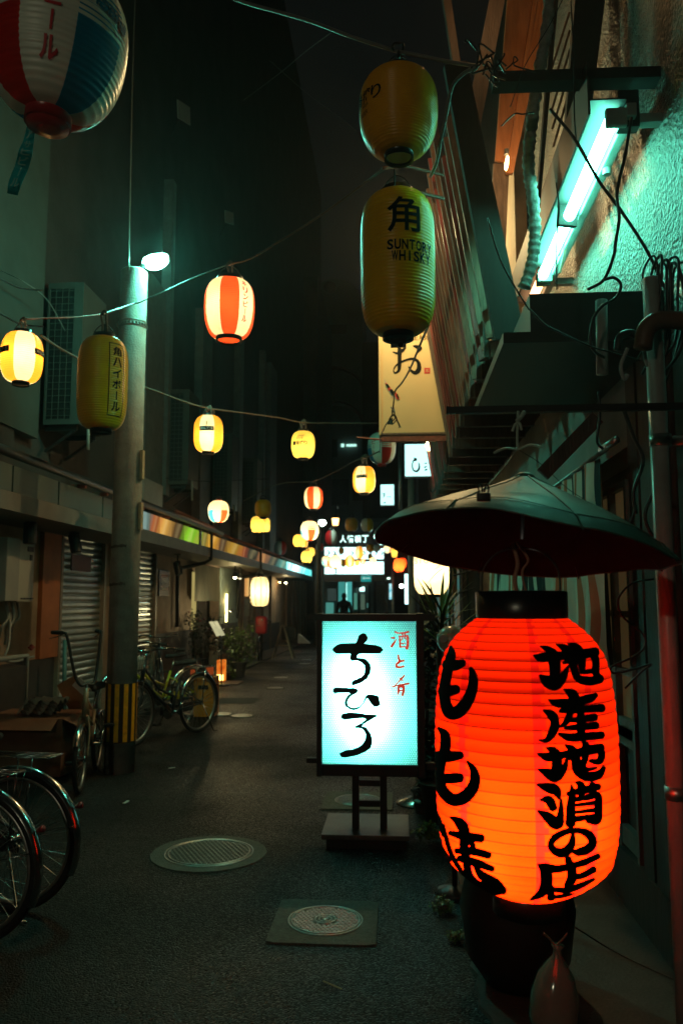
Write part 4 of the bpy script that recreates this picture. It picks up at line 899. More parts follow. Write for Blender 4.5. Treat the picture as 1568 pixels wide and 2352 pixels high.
# hem tape and ribs
hem = []
for i in range(NA): a = 2*math.pi*i/NA; r = urim(a); hem.append(UC+UM @ Vector((r*math.cos(a), r*math.sin(a), uz(r, a)-.001)))
mb = MB(); mb.tube(hem, .0028, 6, closed=True); mb.build('hem', CLOTH, t, True)
hem2 = []
for i in range(NA): a = 2*math.pi*i/NA; r = urim(a)*.90; hem2.append(UC+UM @ Vector((r*math.cos(a), r*math.sin(a), uz(r, a)+.0012)))
mb = MB(); mb.tube(hem2, .0014, 5, closed=True); mb.build('hem_seam', CLOTH, t, True)
for k in range(rib8):
    a = 2*math.pi*(k+.25)/rib8; mb = MB()
    mb.tube([UC+UM @ Vector((r*math.cos(a), r*math.sin(a), uz(r, a)-.001)) for r in [.02+(UR*1.0-.02)*j/10 for j in range(11)]], .0025, 5); mb.build('rib', BLACK, t, True)
    mb = MB(); mb.tube([UC+UM @ Vector((r*math.cos(a), r*math.sin(a), uz(r, a)+.0015)) for r in [.02+(UR*1.0-.02)*j/10 for j in range(11)]], .0022, 5); mb.build('seam', CLOTH, t, True)
mb = MB(); mb.lathe([(.034, -.006), (.03, .012), (.018, .02), (.001, .024)], 16, UC+UM @ Vector((0, 0, .175)), M=UM); mb.build('crown_cap', CLOTH, t, True)
mb = MB(); mb.tube([UC+UM @ Vector((0, 0, .17)), UC+UM @ Vector((0, 0, -.0))], .006, 8); mb.build('shaft', BLACK, t, True)
# clip on the near rim with strings up to the bar
q = D(1110, 1140, (UC-CAM).dot(fwd)-.40)
t = thing('clip', 'black binder clip pinching the near rim of the umbrella', 'clip', q)
mb = MB(); mb.box(q.x-.016, q.x+.016, q.y-.008, q.y+.008, q.z-.012, q.z+.008, bev=.003)
for s_ in (-.01, .01): mb.tube(smooth_line([q+Vector((s_, 0, .006)), q+Vector((s_*1.2, 0, .022)), q+Vector((s_*.5, 0, .028)), q+Vector((s_*.2, 0, .01))]), .0022, 5)
mb.build('jaw', BLACK, t, True)
knot = P(1190, 952, 2.4)
cable('string', 'thin string from the umbrella clip up to the knotted strip', [q+Vector((0, 0, .015)), P(1150, 1080, 2.15), P(1186, 1034, 2.35)], .0012, CABLE, 4)
cable('string', 'thin string running from the knotted strip down the right of the umbrella', [P(1192, 1034, 2.35), P(1240, 1065, 2.4), P(1300, 1120, 2.4), P(1345, 1150, 2.4)], .0012, CABLE, 4)
VIN = mat('pale_vinyl_strip', (.42, .5, .45), .35, var=.2)
t = thing('tie_strip', 'pale plastic strip knotted round the black bar above the umbrella', 'tie', P(1190, 1034, 2.37))
mb = MB(); mb.tube(smooth_line([P(1189, 945, 2.36), P(1188, 975, 2.35), P(1187, 1005, 2.36), P(1188, 1034, 2.37)]), [.004]*19, 6)
mb.tube(smooth_line([P(1203, 947, 2.34), P(1195, 958, 2.33), P(1187, 966, 2.35)]), .0065, 6); mb.tube(smooth_line([P(1176, 990, 2.34), P(1182, 975, 2.34), P(1192, 972, 2.34), P(1197, 988, 2.34)]), .004, 5)
for (a_, b_, c_) in (((1134, 1040), (1160, 1030), (1186, 1033)), ((1242, 1026), (1215, 1022), (1190, 1032))): mb.tube(smooth_line([P(*a_, 2.33), P(*b_, 2.35), P(*c_, 2.37)]), [.001, .003, .005, .006, .006, .006, .005, .005, .005, .005, .004, .004, .003][:13] if False else .0038, 5)
mb.build('strip', VIN, t, True)
t = thing('hanging_bar', 'black square bar sticking out from the right wall above the umbrella', 'bar', P(1530, 930, 2.4))
mb = MB(); a_, b_ = P(1026, 943, 2.4), P(1532, 934, 2.4); mb.plank(a_, b_+Vector((.25, 0, 0)), .02, .02); mb.build('bar', BLACK, t)
mb = MB(); mb.plank(a_+Vector((-.003, 0, 0)), a_+Vector((0, 0, 0)), .024, .024); mb.build('end_cap', CAPB, t)

# ================================================================== STANDING SIGN
SY = 5.08
def sC(cx, cy): return (706.2+cx*.1794, 1406.6+cy*.1794)
def sp(x, y, l=0.): p = P(x, y, SY-.004-l); return p
p0, p1 = P(738, 1755, SY), P(957, 1425, SY)
SX0, SX1, SZ0, SZ1 = P(741, 1590, SY).x, P(956, 1590, SY).x, P(848, 1755, SY).z, P(848, 1427, SY).z
t = thing('standing_sign', 'backlit standing sign with wire glass face and dark brushed hiragana on a black frame', 'sign', ((SX0+SX1)/2, SY, 0))
FR = mat('black_sign_frame', (.014, .015, .014), .5, var=.3)
GLS = paper('milk_panel', (.25, .3, .28), (.9, .95, .9), mixf=.85, rough=.12, var=.04)
mb = MB(); mb.add([(SX0, SY, SZ0), (SX1, SY, SZ0), (SX1, SY, SZ1), (SX0, SY, SZ1)], [(0, 1, 2, 3)]); mb.build('face_panel', GLS, t)
fw = .032; dp = .2
mb = MB(); mb.box(SX0-.035, SX0-.004, SY-.03, SY+dp, SZ0-.075, SZ1+.05, bev=.004); mb.build('frame_stile', FR, t)
mb = MB(); mb.box(SX1+.002, SX1+.05, SY-.03, SY+dp, SZ0-.075, SZ1+.05, bev=.004); mb.build('frame_stile', FR, t)
mb = MB(); mb.box(SX0-.003, SX1+.001, SY-.025, SY+dp, SZ0-.07, SZ0-.0, bev=.004); mb.build('frame_rail', FR, t)
mb = MB(); mb.box(SX0-.1, SX1+.12, SY-.034, SY-.0305, SZ1+.005, SZ1+.045); mb.box(SX0-.003, SX1+.001, SY-.025, SY+dp, SZ1, SZ1+.045); mb.build('frame_rail', FR, t)
mb = MB(); mb.box(SX0-.003, SX1+.001, SY+dp, SY+dp+.004, SZ0, SZ1); mb.build('back_panel', FR, t)
mb = MB(); mb.box(SX0-.1, SX0-.036, SY, SY+.05, SZ0-.0, SZ0+.03); mb.build('side_lug', FR, t); mb = MB(); mb.box(SX1+.052, SX1+.12, SY, SY+.05, SZ0-.03, SZ0+.01); mb.build('side_lug', FR, t)
xa, xb = P(815, 1850, SY).x, P(880, 1850, SY).x; ya = SY+.08
zb0 = PG(840, 1935).y
for x_ in (xa, xb): mb = MB(); mb.box(x_-.022, x_+.022, ya-.02, ya+.03, .09, SZ0-.07, bev=.003); mb.build('leg', FR, t)
for yy in (1798, 1845): zq = P(848, yy, ya).z; mb = MB(); mb.box(xa+.023, xb-.023, ya-.015, ya+.015, zq-.018, zq+.018); mb.build('cross_rail', FR, t)
bx0, bx1 = P(737, 1948, 5.0).x, P(940, 1948, 5.0).x
mb = MB(); mb.box(bx0, bx1, 5.0, 5.5, .06, .09, bev=.004); mb.build('base_board', mat('painted_steel', (.1, .11, .105), .4, .3, var=.4), t)
mb = MB(); mb.box(bx0+.03, bx1-.02, 5.03, 5.47, 0, .059); mb.build('base_block', FR, t)
wheels = MB()
# hexagonal wire in the glass
mb = MB(); hx = (SX1-SX0)/40; hy = hx*.866; s3 = hx/math.sqrt(3); wv = []; wf = []
def seg_(a, b, w=.0011):
    d = Vector((b[0]-a[0], b[1]-a[1])); n = Vector((-d.y, d.x)).normalized()*w; o = len(wv)
    for (q, s_) in ((a, 1), (b, 1), (b, -1), (a, -1)): wv.append((min(SX1, max(SX0, q[0]+n.x*s_)), SY-.0015, min(SZ1, max(SZ0, q[1]+n.y*s_))))
    wf.append((o, o+1, o+2, o+3))
nr = int((SZ1-SZ0)/hy)+1
for j in range(nr+1):
    for i in range(41):
        cx = SX0+i*hx+(j % 2)*hx/2; cz = SZ0+j*hy
        pts = [(cx+s3*math.sin(R(60*k))*1.0, cz+s3*math.cos(R(60*k))) for k in range(3)]+[(cx+s3*math.sin(R(180)), cz+s3*math.cos(R(180)))]
        if SX0 <= cx <= SX1 and SZ0 <= cz <= SZ1:
            for k in range(3): seg_(pts[k], pts[k+1])
mb.add(wv, wf); mb.build('wire_mesh', mat('glass_wire', (.04, .12, .11), .5, var=0), t, kind='stuff')
CHI = [(648, 300), (690, 272), (715, 265), (745, 275), (770, 320), (765, 355), (722, 400), (880, 420), (930, 435), (970, 475), (935, 520), (905, 528), (700, 528), (650, 535), (630, 578), (700, 585), (760, 610), (800, 660), (812, 720), (800, 780), (760, 850), (680, 905), (600, 935), (565, 937), (560, 895), (585, 865), (620, 855), (690, 825), (725, 785), (735, 730), (720, 680), (690, 640), (640, 618), (600, 615), (565, 628), (545, 605), (540, 580), (555, 530), (365, 530), (322, 490), (318, 462), (380, 412), (420, 398), (620, 392), (645, 330)]
HI = [(350, 962), (590, 963), (640, 980), (648, 1015), (610, 1045), (570, 1065), (525, 1110), (510, 1150), (520, 1190), (555, 1218), (610, 1220), (660, 1200), (700, 1160), (725, 1100), (745, 1060), (790, 1045), (895, 1065), (910, 1080), (930, 1185), (880, 1210), (850, 1208), (815, 1180), (765, 1100), (745, 1130), (715, 1180), (680, 1220), (640, 1245), (585, 1253), (530, 1240), (490, 1205), (470, 1160), (480, 1110), (505, 1065), (545, 1035), (530, 1030), (390, 1030), (345, 1042), (322, 1008), (330, 980)]
RO = [(455, 1295), (500, 1290), (540, 1278), (600, 1285), (890, 1315), (880, 1335), (720, 1430), (700, 1455), (750, 1470), (800, 1530), (825, 1600), (825, 1680), (800, 1740), (740, 1790), (640, 1830), (560, 1845), (480, 1860), (440, 1855), (405, 1815), (410, 1800), (480, 1765), (560, 1758), (640, 1735), (700, 1690), (735, 1630), (740, 1560), (720, 1515), (680, 1485), (640, 1482), (618, 1488), (600, 1460), (620, 1448), (680, 1415), (740, 1375), (730, 1358), (690, 1355), (560, 1362), (470, 1378), (425, 1355), (440, 1310)]
TEALINK = mat('dark_teal_print', (.004, .03, .028), .6, var=0)
for q_ in (CHI, HI, RO):
    mb = MB(); flat_poly(mb, q_, lambda x, y: P(*sC(x, y), SY-.004)); mb.build('painted_character', TEALINK, t)
mb = MB(); ks = SY/F*.1794*1.02
def smap(u, v, l=0): a, b = sC(1175, 650); q = P(a, b, SY-.004); return Vector((q.x+u, SY-.004-l, q.z+v))
RB = mat('red_sign_print', (.5, .02, .015), .6, var=0, emis=(.8, .035, .01), estr=.8)
for st_ in ([[(1070, 325, 14), (1105, 325, 20)], [(1070, 440, 24), (1100, 400, 22), (1135, 345, 8)], [(1120, 250, 16), (1148, 264, 18)], [(1165, 266, 14), (1230, 262, 16), (1290, 250, 20)], [(1172, 300, 12), (1180, 360, 18), (1182, 445, 18)],
  [(1178, 312, 12), (1230, 304, 12), (1280, 300, 16)], [(1280, 300, 18), (1282, 380, 22), (1272, 462, 26)], [(1215, 270, 12), (1212, 330, 12), (1200, 358, 8)], [(1246, 268, 12), (1246, 330, 10), (1264, 345, 8)], [(1198, 402, 10), (1246, 392, 12)], [(1188, 446, 14), (1230, 440, 14), (1262, 440, 14)]],
 [[(1165, 835, 12), (1190, 850, 18), (1218, 880, 12)], [(1236, 808, 18), (1190, 860, 16), (1130, 920, 14), (1085, 985, 6)], [(1065, 955, 12), (1170, 932, 16), (1290, 912, 22)], [(1160, 960, 20), (1162, 1010, 24), (1154, 1050, 18)], [(1162, 956, 20), (1224, 946, 24)], [(1226, 946, 26), (1228, 1000, 26), (1214, 1060, 26)], [(1168, 1000, 18), (1220, 996, 18)]]): brush(mb, st_, lambda x, y, l=0: P(*sC(x, y), SY-.004-l), step=6, fat=1.3)
brush(mb, [[(1158, 548, 16), (1165, 590, 18), (1178, 632, 16)], [(1232, 618, 18), (1180, 628, 20), (1140, 662, 20), (1138, 695, 20), (1175, 703, 22), (1232, 690, 16)]], lambda x, y, l=0: P(*sC(x, y), SY-.004-l), step=6, fat=1.5)
mb.build('red_lettering', RB, t, kind='stuff')
ST = (.17, 1.0, .88)
for (x, y, e) in ((812, 1540, 19), (822, 1600, 22), (832, 1660, 19)):
    q = P(x, y, SY+.11); lightobj('tube_light', t, Vector((q.x+.02, SY+.085, q.z)), e, ST, .022)

# ================================================================== BANNER SIGN AND OTHER HANGING SIGNS
BY = 8.2
def bC(cx, cy): return (832.6+cx*.2014, 775.2+cy*.2014)
bx0 = P(870, 900, BY).x; bx1 = P(1026, 900, BY).x; bz0 = P(940, 998, BY).z; bz1 = P(940, 585, BY).z
t = thing('banner_sign', 'tall cream hanging sign with a black brushed character and a red koi', 'sign', (bx0, BY, bz0))
CREAMB = mat('cream_board', (.66, .47, .22), .7, var=.08, scale=2)
mb = MB(); mb.box(bx0+.025, bx1-.02, BY, BY+.06, bz0+.02, bz1); mb.build('board', CREAMB, t)
mb = MB(); mb.box(bx0, bx0+.024, BY-.008, BY+.07, bz0, bz1); mb.build('frame', CREAMB, t); mb = MB(); mb.box(bx0+.0245, bx1, BY-.006, BY+.07, bz0, bz0+.019); mb.build('frame', WOODW, t); mb = MB(); mb.box(bx1-.019, bx1, BY-.008, BY+.07, bz0+.02, bz1); mb.build('frame', CREAMB, t)
mb = MB(); mb.box(bx0-.0, bx1+.1, BY, BY+.05, bz0-.07, bz0-.015); mb.build('support_bar', RUST, t)
def bm(x, y, l=0.): q = P(*bC(x, y), BY-.002-l); return q
OS = [[(345, 165, 10), (400, 180, 26), (450, 150, 32), (485, 118, 18)], [(400, 60, 14), (418, 130, 36), (420, 240, 36), (418, 330, 34), (408, 380, 26), (370, 405, 16), (352, 382, 10), (368, 335, 14), (420, 290, 20), (500, 255, 20), (575, 244, 24), (632, 280, 30), (640, 360, 44), (600, 402, 38), (552, 378, 22), (524, 335, 10)], [(572, 95, 8), (615, 105, 34), (660, 122, 28), (640, 150, 22), (612, 186, 6)]]
mb = MB(); brush(mb, OS, bm, step=8, fat=1.25); put_glyphs(mb, row('NEASE N', 0, 0, .07, .62, .0, .5), lambda u, v, l=0: bm(540, 5)+Vector((u, 0, v))); mb.build('brushed_lettering', INK, t)
mb = MB(); put_glyphs(mb, row('ES', 0, 0, .16, .6, .0, .5), lambda u, v, l=0: bm(640, -60)+Vector((u, 0, v))); mb.build('gold_lettering', mat('gold_print', (.35, .22, .06), .5), t)
mb = MB(); flat_poly(mb, [(700, 345), (768, 347), (767, 412), (701, 411)], lambda x, y: bm(x, y, .0)); mb.build('red_seal', mat('seal_red', (.55, .02, .02), .6), t)
mb = MB(); put_glyphs(mb, [('和', 0, 0, .036, .036, .0)], lambda u, v, l=0: bm(734, 379, .003)+Vector((u, 0, v))); mb.build('seal_character', CREAMB, t)
mb = MB(); brush(mb, [[(262, 515, 10), (285, 550, 26), (310, 600, 40), (345, 640, 46), (385, 680, 40), (408, 700, 24)]], bm, step=6); brush(mb, [[(250, 478, 2), (262, 515, 12)], [(385, 598, 4), (362, 625, 20)], [(315, 692, 4), (345, 660, 18)]], lambda x, y, l=0: bm(x, y, .0008+l), step=6); mb.build('painted_koi', mat('koi_white', (.6, .42, .38), .6), t)
mb = MB(); brush(mb, [[(264, 520, 10), (272, 532, 18)], [(290, 560, 26), (305, 590, 34)], [(375, 640, 30), (400, 695, 28)]], lambda x, y, l=0: bm(x, y, .003+l), step=6); mb.build('koi_red_patch', mat('koi_red', (.55, .03, .02), .6), t)
mb = MB(); brush(mb, [[(275, 540, 22), (296, 562, 24)], [(325, 605, 34), (350, 640, 42)], [(392, 650, 18), (408, 690, 18)]], lambda x, y, l=0: bm(x, y, .005+l), step=6); mb.build('koi_black_patch', INK, t)
# lamp over the banner
q = Vector(((bx0+bx1)/2+.0, BY-.55, bz1+.02))
t = thing('sign_lamp', 'small lamp on an arm hidden behind the tall yellow lantern, lighting the cream sign', 'lamp', q)
mb = MB(); mb.lathe([(.03, .08), (.09, -.02), (.095, -.04)], 18, q, cap=False); mb.tube([q+Vector((0, 0, .07)), q+Vector((0, .2, .16)), q+Vector((0, .5, .1))], .012, 6); mb.build('shade', BLACK, t, True)
mb = MB(); mb.lathe([(.001, -.075), (.035, -.05), (.04, -.02), (.02, .02)], 14, q, cap=False); mb.build('bulb', glow('sign_bulb', (1, .72, .3), 60), t, True)
lightobj('bulb_light', t, q-Vector((0, .0, .1)), 170, (1, .72, .32), .04)
# white backlit signs below
def sign_box(label, x0, y0, x1, y1, Y, m, depth=.15, rim=STEEL, name='hanging_sign'):
    a, b = P(x0, y1, Y), P(x1, y0, Y); t = thing(name, label, 'sign', (a.x, Y, a.z)); h = (b.x-a.x)*.03
    mb = MB(); mb.box(a.x+h, b.x-h, Y-.002, Y, a.z+h, b.z-h); mb.build('face_panel', m, t)
    mb = MB(); mb.box(a.x, b.x, Y+.003, Y+depth, a.z, b.z, bev=.02); mb.build('casing', rim, t); return t, a, b
WS = glow('white_sign_light', (.5, 1, .95), 1.7)
t, a, b = sign_box('white backlit sign with thin black brushed lettering under the cream sign', 928, 1018, 992, 1096, 11.5, WS)
mb = MB(); K = .1831
def w1(x, y, l=0): return P(803.9+x*K, 947.4+y*K, 11.49-l)
brush(mb, [[(800, 570, 6), (820, 590, 20), (790, 605, 8)], [(790, 605, 8), (778, 660, 8), (790, 720, 10), (830, 738, 14), (860, 710, 14), (865, 660, 10), (855, 628, 5)], [(930, 640, 5), (955, 636, 10)], [(930, 690, 10), (958, 675, 6)], [(935, 725, 8), (960, 715, 12)]], w1, step=8, fat=1.9); mb.build('brushed_lettering', INK, t)
t, a, b = sign_box('smaller white backlit sign partly hidden behind the larger one', 992, 1062, 1015, 1095, 12.2, WS)
mb = MB(); brush(mb, [[(1030, 650, 8), (1060, 655, 14), (1040, 680, 8), (1070, 680, 8)], [(1035, 715, 8), (1050, 738, 10), (1075, 735, 10)]], lambda x, y, l=0: P(803.9+x*K, 947.4+y*K, 12.19-l), step=8); mb.build('brushed_lettering', INK, t)
t, a, b = sign_box('small pale backlit sign with tiny characters left of the umbrella', 873, 1112, 905, 1161, 14, WS)
mb = MB(); brush(mb, [[(405, 1020, 8), (430, 1020, 14), (418, 1060, 10), (430, 1045, 6), (415, 1068, 6)], [(465, 1060, 8), (480, 1058, 6)], [(495, 1055, 8), (508, 1062, 8)], [(420, 1135, 12), (440, 1130, 14)]], lambda x, y, l=0: P(803.9+x*K, 947.4+y*K, 13.99-l), step=8); mb.build('lettering', INK, t)
for (x, y, r, lab) in ((992, 1022, .1, 'warm bright bulb at the corner of the white sign'), (1008, 1012, .06, 'second warm bulb by the slatted balcony end'), (998, 1009, .05, 'flat warm lamp just under the cream sign')):
    q = P(x, y, 11.0); t = thing('bulb_lamp', lab, 'lamp', q, 'warm bulbs under the cream sign')
    mb = MB(); mb.lathe([(.001, -r), (r*.7, -r*.7), (r, 0), (r*.6, r*.7), (.02, r)], 14, q); mb.build('bulb', glow('warm_bulb', (1, .78, .38), 16), t, True); mb = MB(); mb.lathe([(.03, r), (.03, r+.1)], 10, q); mb.tube([q+Vector((0, 0, r+.08)), Vector((1.12, q.y+.3, q.z+.25))], .012, 6); mb.build('holder', BLACK, t)

# ================================================================== RIGHT SIDE: BALCONY OF SLATS
XS = .55; ZS = 3.05; XR = 1.12
bal = thing('slatted_balcony', 'overhanging timber balcony on the right with weathered red slats and dark joists', 'balcony', (XR, 4.5, 3.0))
SL = [mat('slat_brown', (.26, .15, .1), .65, var=.5, scale=5, stretch=(5, 5, .5), bump=.5, bscale=25), WOODR, WOODW]
y = 4.55; i = 0; random.seed(3)
while y < 12.5:
    zt = 4.75+random.uniform(-.05, .05)
    if y < 5.1: zt = 4.4
    m_ = SL[0] if y < 7.2 and random.random() < .8 else (WOODR if random.random() < .7 else WOODW)
    mb = MB(); mb.plank((XS+random.uniform(-.006, .006), y, ZS-.03), (XS-.165*(zt-ZS), y, zt), .034, .05, up=(1, 0, 0)); mb.build('slat', m_, bal)
    y += .215; i += 1
for zz in (3.2, 3.9, 4.55):
    mb = MB(); xx = XS-.165*(zz-ZS)+.045; mb.plank((xx, 4.4, zz), (xx, 12.6, zz), .03, .05); mb.build('rail', WOODW, bal)
y = 4.62
k = 0
while y < 12.6:
    mb = MB(); mb.box(XS+.0, XR, y, y+.06, 2.93, 3.03); mb.build('joist', WOODD if k % 3 else WOODW, bal)
    mb = MB(); mb.box(XS-.035, XS-.005, y, y+.05, 2.93, 3.2); mb.build('post_end', mat('grey_batten', (.1, .11, .1), .7) if k == 0 else bpy.data.materials['grey_batten'], bal)
    y += .47; k += 1
mb = MB(); mb.box(XS+.02, XR, 4.5, 12.8, 3.035, 3.07); mb.build('floor_boards', WOODD, bal)
mb = MB(); mb.box(1.02, XR+.0, 6.6, 12.8, 3.075, 5.6); mb.build('inner_wall', mat('balcony_wall', (.3, .22, .14), .8), bal)
# lantern-side big dark plank & timber post
mb = MB(); mb.plank(D(1044, 150, 4.35), D(1168, 775, 4.35), .125, .05, up=ray(784, 1176)*-1, w2=.16); tag(mb.build('timber_plank', mat('shade_toned_wood', (.018, .016, .015), .8, var=.4, scale=5, stretch=(6, 6, .6))), 'broad dark weathered plank leaning in front of the slatted balcony', 'plank')  # plank wood darkened to stand in for shade from the tube
mb = MB(); mb.plank(D(1020, -30, 5.2), D(985, 330, 5.2)+Vector((.25, 0, 0)), .05, .05, up=ray(784, 1176)*-1); mb.plank(D(1148, -40, 5.2), D(1082, 300, 5.2), .1, .05, up=ray(784, 1176)*-1); tag(mb.build('timber_post', WOODD), 'dark timber edge rising left of the orange board', 'post')
t = thing('orange_board', 'orange-lit timber board with grooved trim high on the right', 'board', D(1142, 560, 6))
mb = MB(); mb.plank(D(1205, -60, 6), D(1148, 372, 6), .24, .03, up=ray(784, 1176)*-1, w2=.085); mb.build('board', WOODO, t)
for dx, w_ in ((40, .035), (52, .03), (66, .05)):
    mb = MB(); mb.plank(D(1198+dx, -60, 5.98-dx*.0005), D(1148+dx*.36, 400, 5.98), w_, .04, up=ray(784, 1176)*-1, w2=w_*.6); mb.build('trim', WOODO, t)
mb = MB(); mb.plank(D(1150, 378, 6.05), D(1140, 600, 6.05), .12, .03, up=ray(784, 1176)*-1); mb.build('panel', WOODW, t)
q = D(1163, 374, 5.6); t = thing('bead_glint_bulb', 'small added bulb standing in for warm reflected beads between the plank and the grey duct', 'lamp', q)  # bulb added in place of reflected beads, also lights the board
mb = MB(); mb.lathe([(.001, -.06), (.009, -.045), (.012, 0), (.008, .045), (.001, .055)], 12, q, M=Matrix.Rotation(R(8), 3, 'Y')); mb.build('bulb', glow('bead_glow', (1, .66, .25), 40), t, True)
lightobj('bulb_light', t, q+Vector((0, -.03, .0)), 14, (1, .6, .25), .03)
mb = MB(); mb.lathe([(.016, .06), (.016, .1)], 10, q); mb.build('holder', BLACK, t)
q = D(1150, -110, 4.7); t = thing('added_board_lamp', 'added warm bulb out of view above the orange board', 'lamp', q)  # bulb added above the view to light the orange board
mb = MB(); mb.lathe([(.001, -.05), (.03, -.03), (.035, .01), (.015, .05)], 12, q); mb.build('bulb', glow('added_board_bulb', (1, .6, .25), 30), t, True); mb = MB(); mb.lathe([(.02, .05), (.02, .1)], 10, q); mb.build('holder', BLACK, t); lightobj('bulb_light', t, q-Vector((0, 0, .08)), 5, (1, .5, .18), .04)
DUCT = mat('wrapped_duct', (.24, .26, .25), .6, var=.5, scale=22, bump=.9, bscale=30)
pts = smooth_line([D(*a, 3.95) for a in ((1262, -60), (1256, 60), (1241, 143), (1229, 220), (1220, 290), (1214, 340), (1214, 395), (1221, 440), (1227, 505), (1226, 560), (1219, 610), (1203, 660))], 10)
mb = MB(); mb.tube(pts, [.029+.0035*math.sin(i*1.9)+.002*math.sin(i*.7) for i in range(len(pts))], 14); tag(mb.build('duct', DUCT, smooth=True), 'grey wrapped pipe winding down beside the fluorescent lamp', 'duct')
for (xa_, xb_, w_, m_, lab) in ((1265, 1230, .03, WOODD, 'dark upright strip behind the wrapped pipe'), (1345, 1300, .17, DARKW, 'broad dark upright post behind the crossbar')):
    mb = MB(); mb.plank(D(xa_+15, -80, 4.3), D(xb_, 520, 4.3), w_, .04, up=ray(784, 1176)*-1, w2=w_*.6); tag(mb.build('upright', m_), lab, 'post')
t = thing('louvre', 'brown louvre slats glimpsed between the uprights at the top right', 'louvre', D(1290, 600, 4.6))
for k in range(12):
    mb = MB(); o_ = k*26; mb.plank(D(1312+k*1-6, 30+o_*1.6, 4.7), D(1262+k*2, 170+o_*1.6, 4.7), .012, .02, up=ray(784, 1176)*-1); mb.build('slat', WOODW, t)
# stucco wall, canopy box, beam
STUC = mat('stucco', (.26, .28, .25), .42, var=.3, scale=3, bump=1.0, bscale=85, spec=.6)
STUC.node_tree.nodes['Bump'].inputs['Distance'].default_value = .03
_nt = STUC.node_tree; _v = _nt.nodes.new('ShaderNodeTexVoronoi'); _v.inputs['Scale'].default_value = 62; _v.feature = 'SMOOTH_F1'
_nt.links.new(_nt.nodes['Texture Coordinate'].outputs['Object'], _v.inputs['Vector']); _b2 = _nt.nodes.new('ShaderNodeBump'); _b2.inputs['Strength'].default_value = 1; _b2.inputs['Distance'].default_value = .035
_nt.links.new(_v.outputs['Distance'], _b2.inputs['Height']); _nt.links.new(_nt.nodes['Bump'].outputs[0], _b2.inputs['Normal']); _nt.links.new(_b2.outputs[0], _nt.nodes['Principled BSDF'].inputs['Normal'])
rb = thing('right_building', 'building on the right with stucco upper wall and dark timber shop front', 'building', (1.15, 3, 0))
mb = MB(); mb.add([(1.15, 2.2, 2.62), (1.15, 6.4, 2.62), (1.15, 6.4, 8.5), (1.15, 2.2, 8.5)], [(0, 1, 2, 3)]); mb.box(1.152, 1.5, 2.2, 6.4, 2.6, 8.5); mb.build('stucco_wall', STUC, rb)
mb = MB(); mb.box(1.16, 1.6, -2, 2.2, 0, 8.5); mb.box(1.13, 1.6, -2, 3.28, 0, 2.6); mb.build('near_wall', DARKW, rb)
mb = MB(); mb.box(XR, 1.5, 3.75, 14, 2.25, 2.95); mb.build('plaster_band', WALLG, rb)
mb = MB(); mb.box(1.25, 1.5, 6.41, 26, 3.07, 9); mb.build('upper_wall', DARKW, rb)
mb = MB(); mb.box(1.3, 1.6, 3.3, 30, 0, 2.25); mb.build('recess_wall', mat('interior_dim', (.12, .09, .06), .9), rb)
t = thing('canopy_box', 'flat dark metal canopy box below the stucco wall', 'canopy', P(1215, 780, 3.4))
a, b = P(1218, 780, 3.4), P(1518, 667, 3.4)
mb = MB(); mb.box(a.x, 1.148, 3.4, 4.6, a.z+.03, b.z); mb.build('box', mat('canopy_paint', (.02, .024, .024), .5, .2, var=.3), t)
mb = MB(); mb.box(a.x-.12, 1.149, 3.38, 4.7, a.z-.02, a.z+.028); mb.build('lower_lip', BLACK, t)
t = thing('crossbar', 'dark steel crossbar reaching out from the stucco wall, high right', 'beam', P(1440, 190, 3.35))
a, b = P(1130, 190, 3.35), P(1446, 182, 3.35)
mb = MB(); mb.plank(a, b+Vector((.25, 0, 0)), .05, .085, up=(0, 1, 0)); mb.build('bar', mat('crossbar_paint', (.014, .016, .015), .7), t)
t = thing('fluorescent_lamp', 'long blue-green fluorescent tube fixture glaring against the stucco wall', 'lamp', Vector((.95, 3.3, 3.5)))
FX = .93; fp0, fp1, fp2, fp3 = PX(1408, 275, FX), PX(1246, 632, FX), PX(1240, 648, FX), PX(1209, 720, FX)
y0, y1, y2, y3 = fp0.y, fp1.y, fp2.y, fp3.y
fz = fp1.z; print('tube', fp0, fp1, fp2, fp3)
TUBE = glow('tube_glow', (.16, 1.0, .68), 55)
mb = MB(); mb.tube([(FX, y0+.03, fz), (FX, y1, fz)], .03, 16); mb.build('tube', TUBE, t, True)
mb = MB(); mb.tube([(FX, y2, fz), (FX, y3, fz)], .03, 16); mb.build('tube', glow('tube_glow_warm', (1, .5, .22), 7), t, True)
HOUS = mat('lamp_housing', (.22, .26, .24), .4, .1, var=.25, scale=8)
mb = MB(); mb.box(FX+.055, FX+.1, y0-.0, y3, fz+.0, fz+.06, bev=.006); mb.box(FX+.0995, 1.149, y0+.05, y0+.1, fz, fz+.04); mb.box(FX+.0995, 1.149, y3-.5, y3-.45, fz, fz+.04); mb.build('housing', HOUS, t)
for yy in (y0, y1, y2-.03, y3): mb = MB(); mb.box(FX-.03, FX+.0595, yy, yy+.03, fz-.04, fz+.04, bev=.006); mb.build('lamp_holder', HOUS, t)
mb = MB(); mb.box(FX-.11, FX-.1, y0-.02, y3, fz-.0, fz+.24); mb.box(FX-.0995, FX+.054, y0-.02, y3, fz+.062, fz+.07); mb.build('reflector', mat('dark_reflector', (.012, .014, .013), .6), t)
mb = MB(); mb.lathe([(.02, -.03), (.02, .0)], 12, (FX+.078, y0+.42, fz-.002)); mb.build('starter', HOUS, t)
mb = MB(); q = P(1440, 230, 3.3); mb.box(q.x-.04, q.x+.05, q.y, q.y+.06, q.z-.12, q.z+.05, bev=.006); mb.build('bracket', BLACK, t)

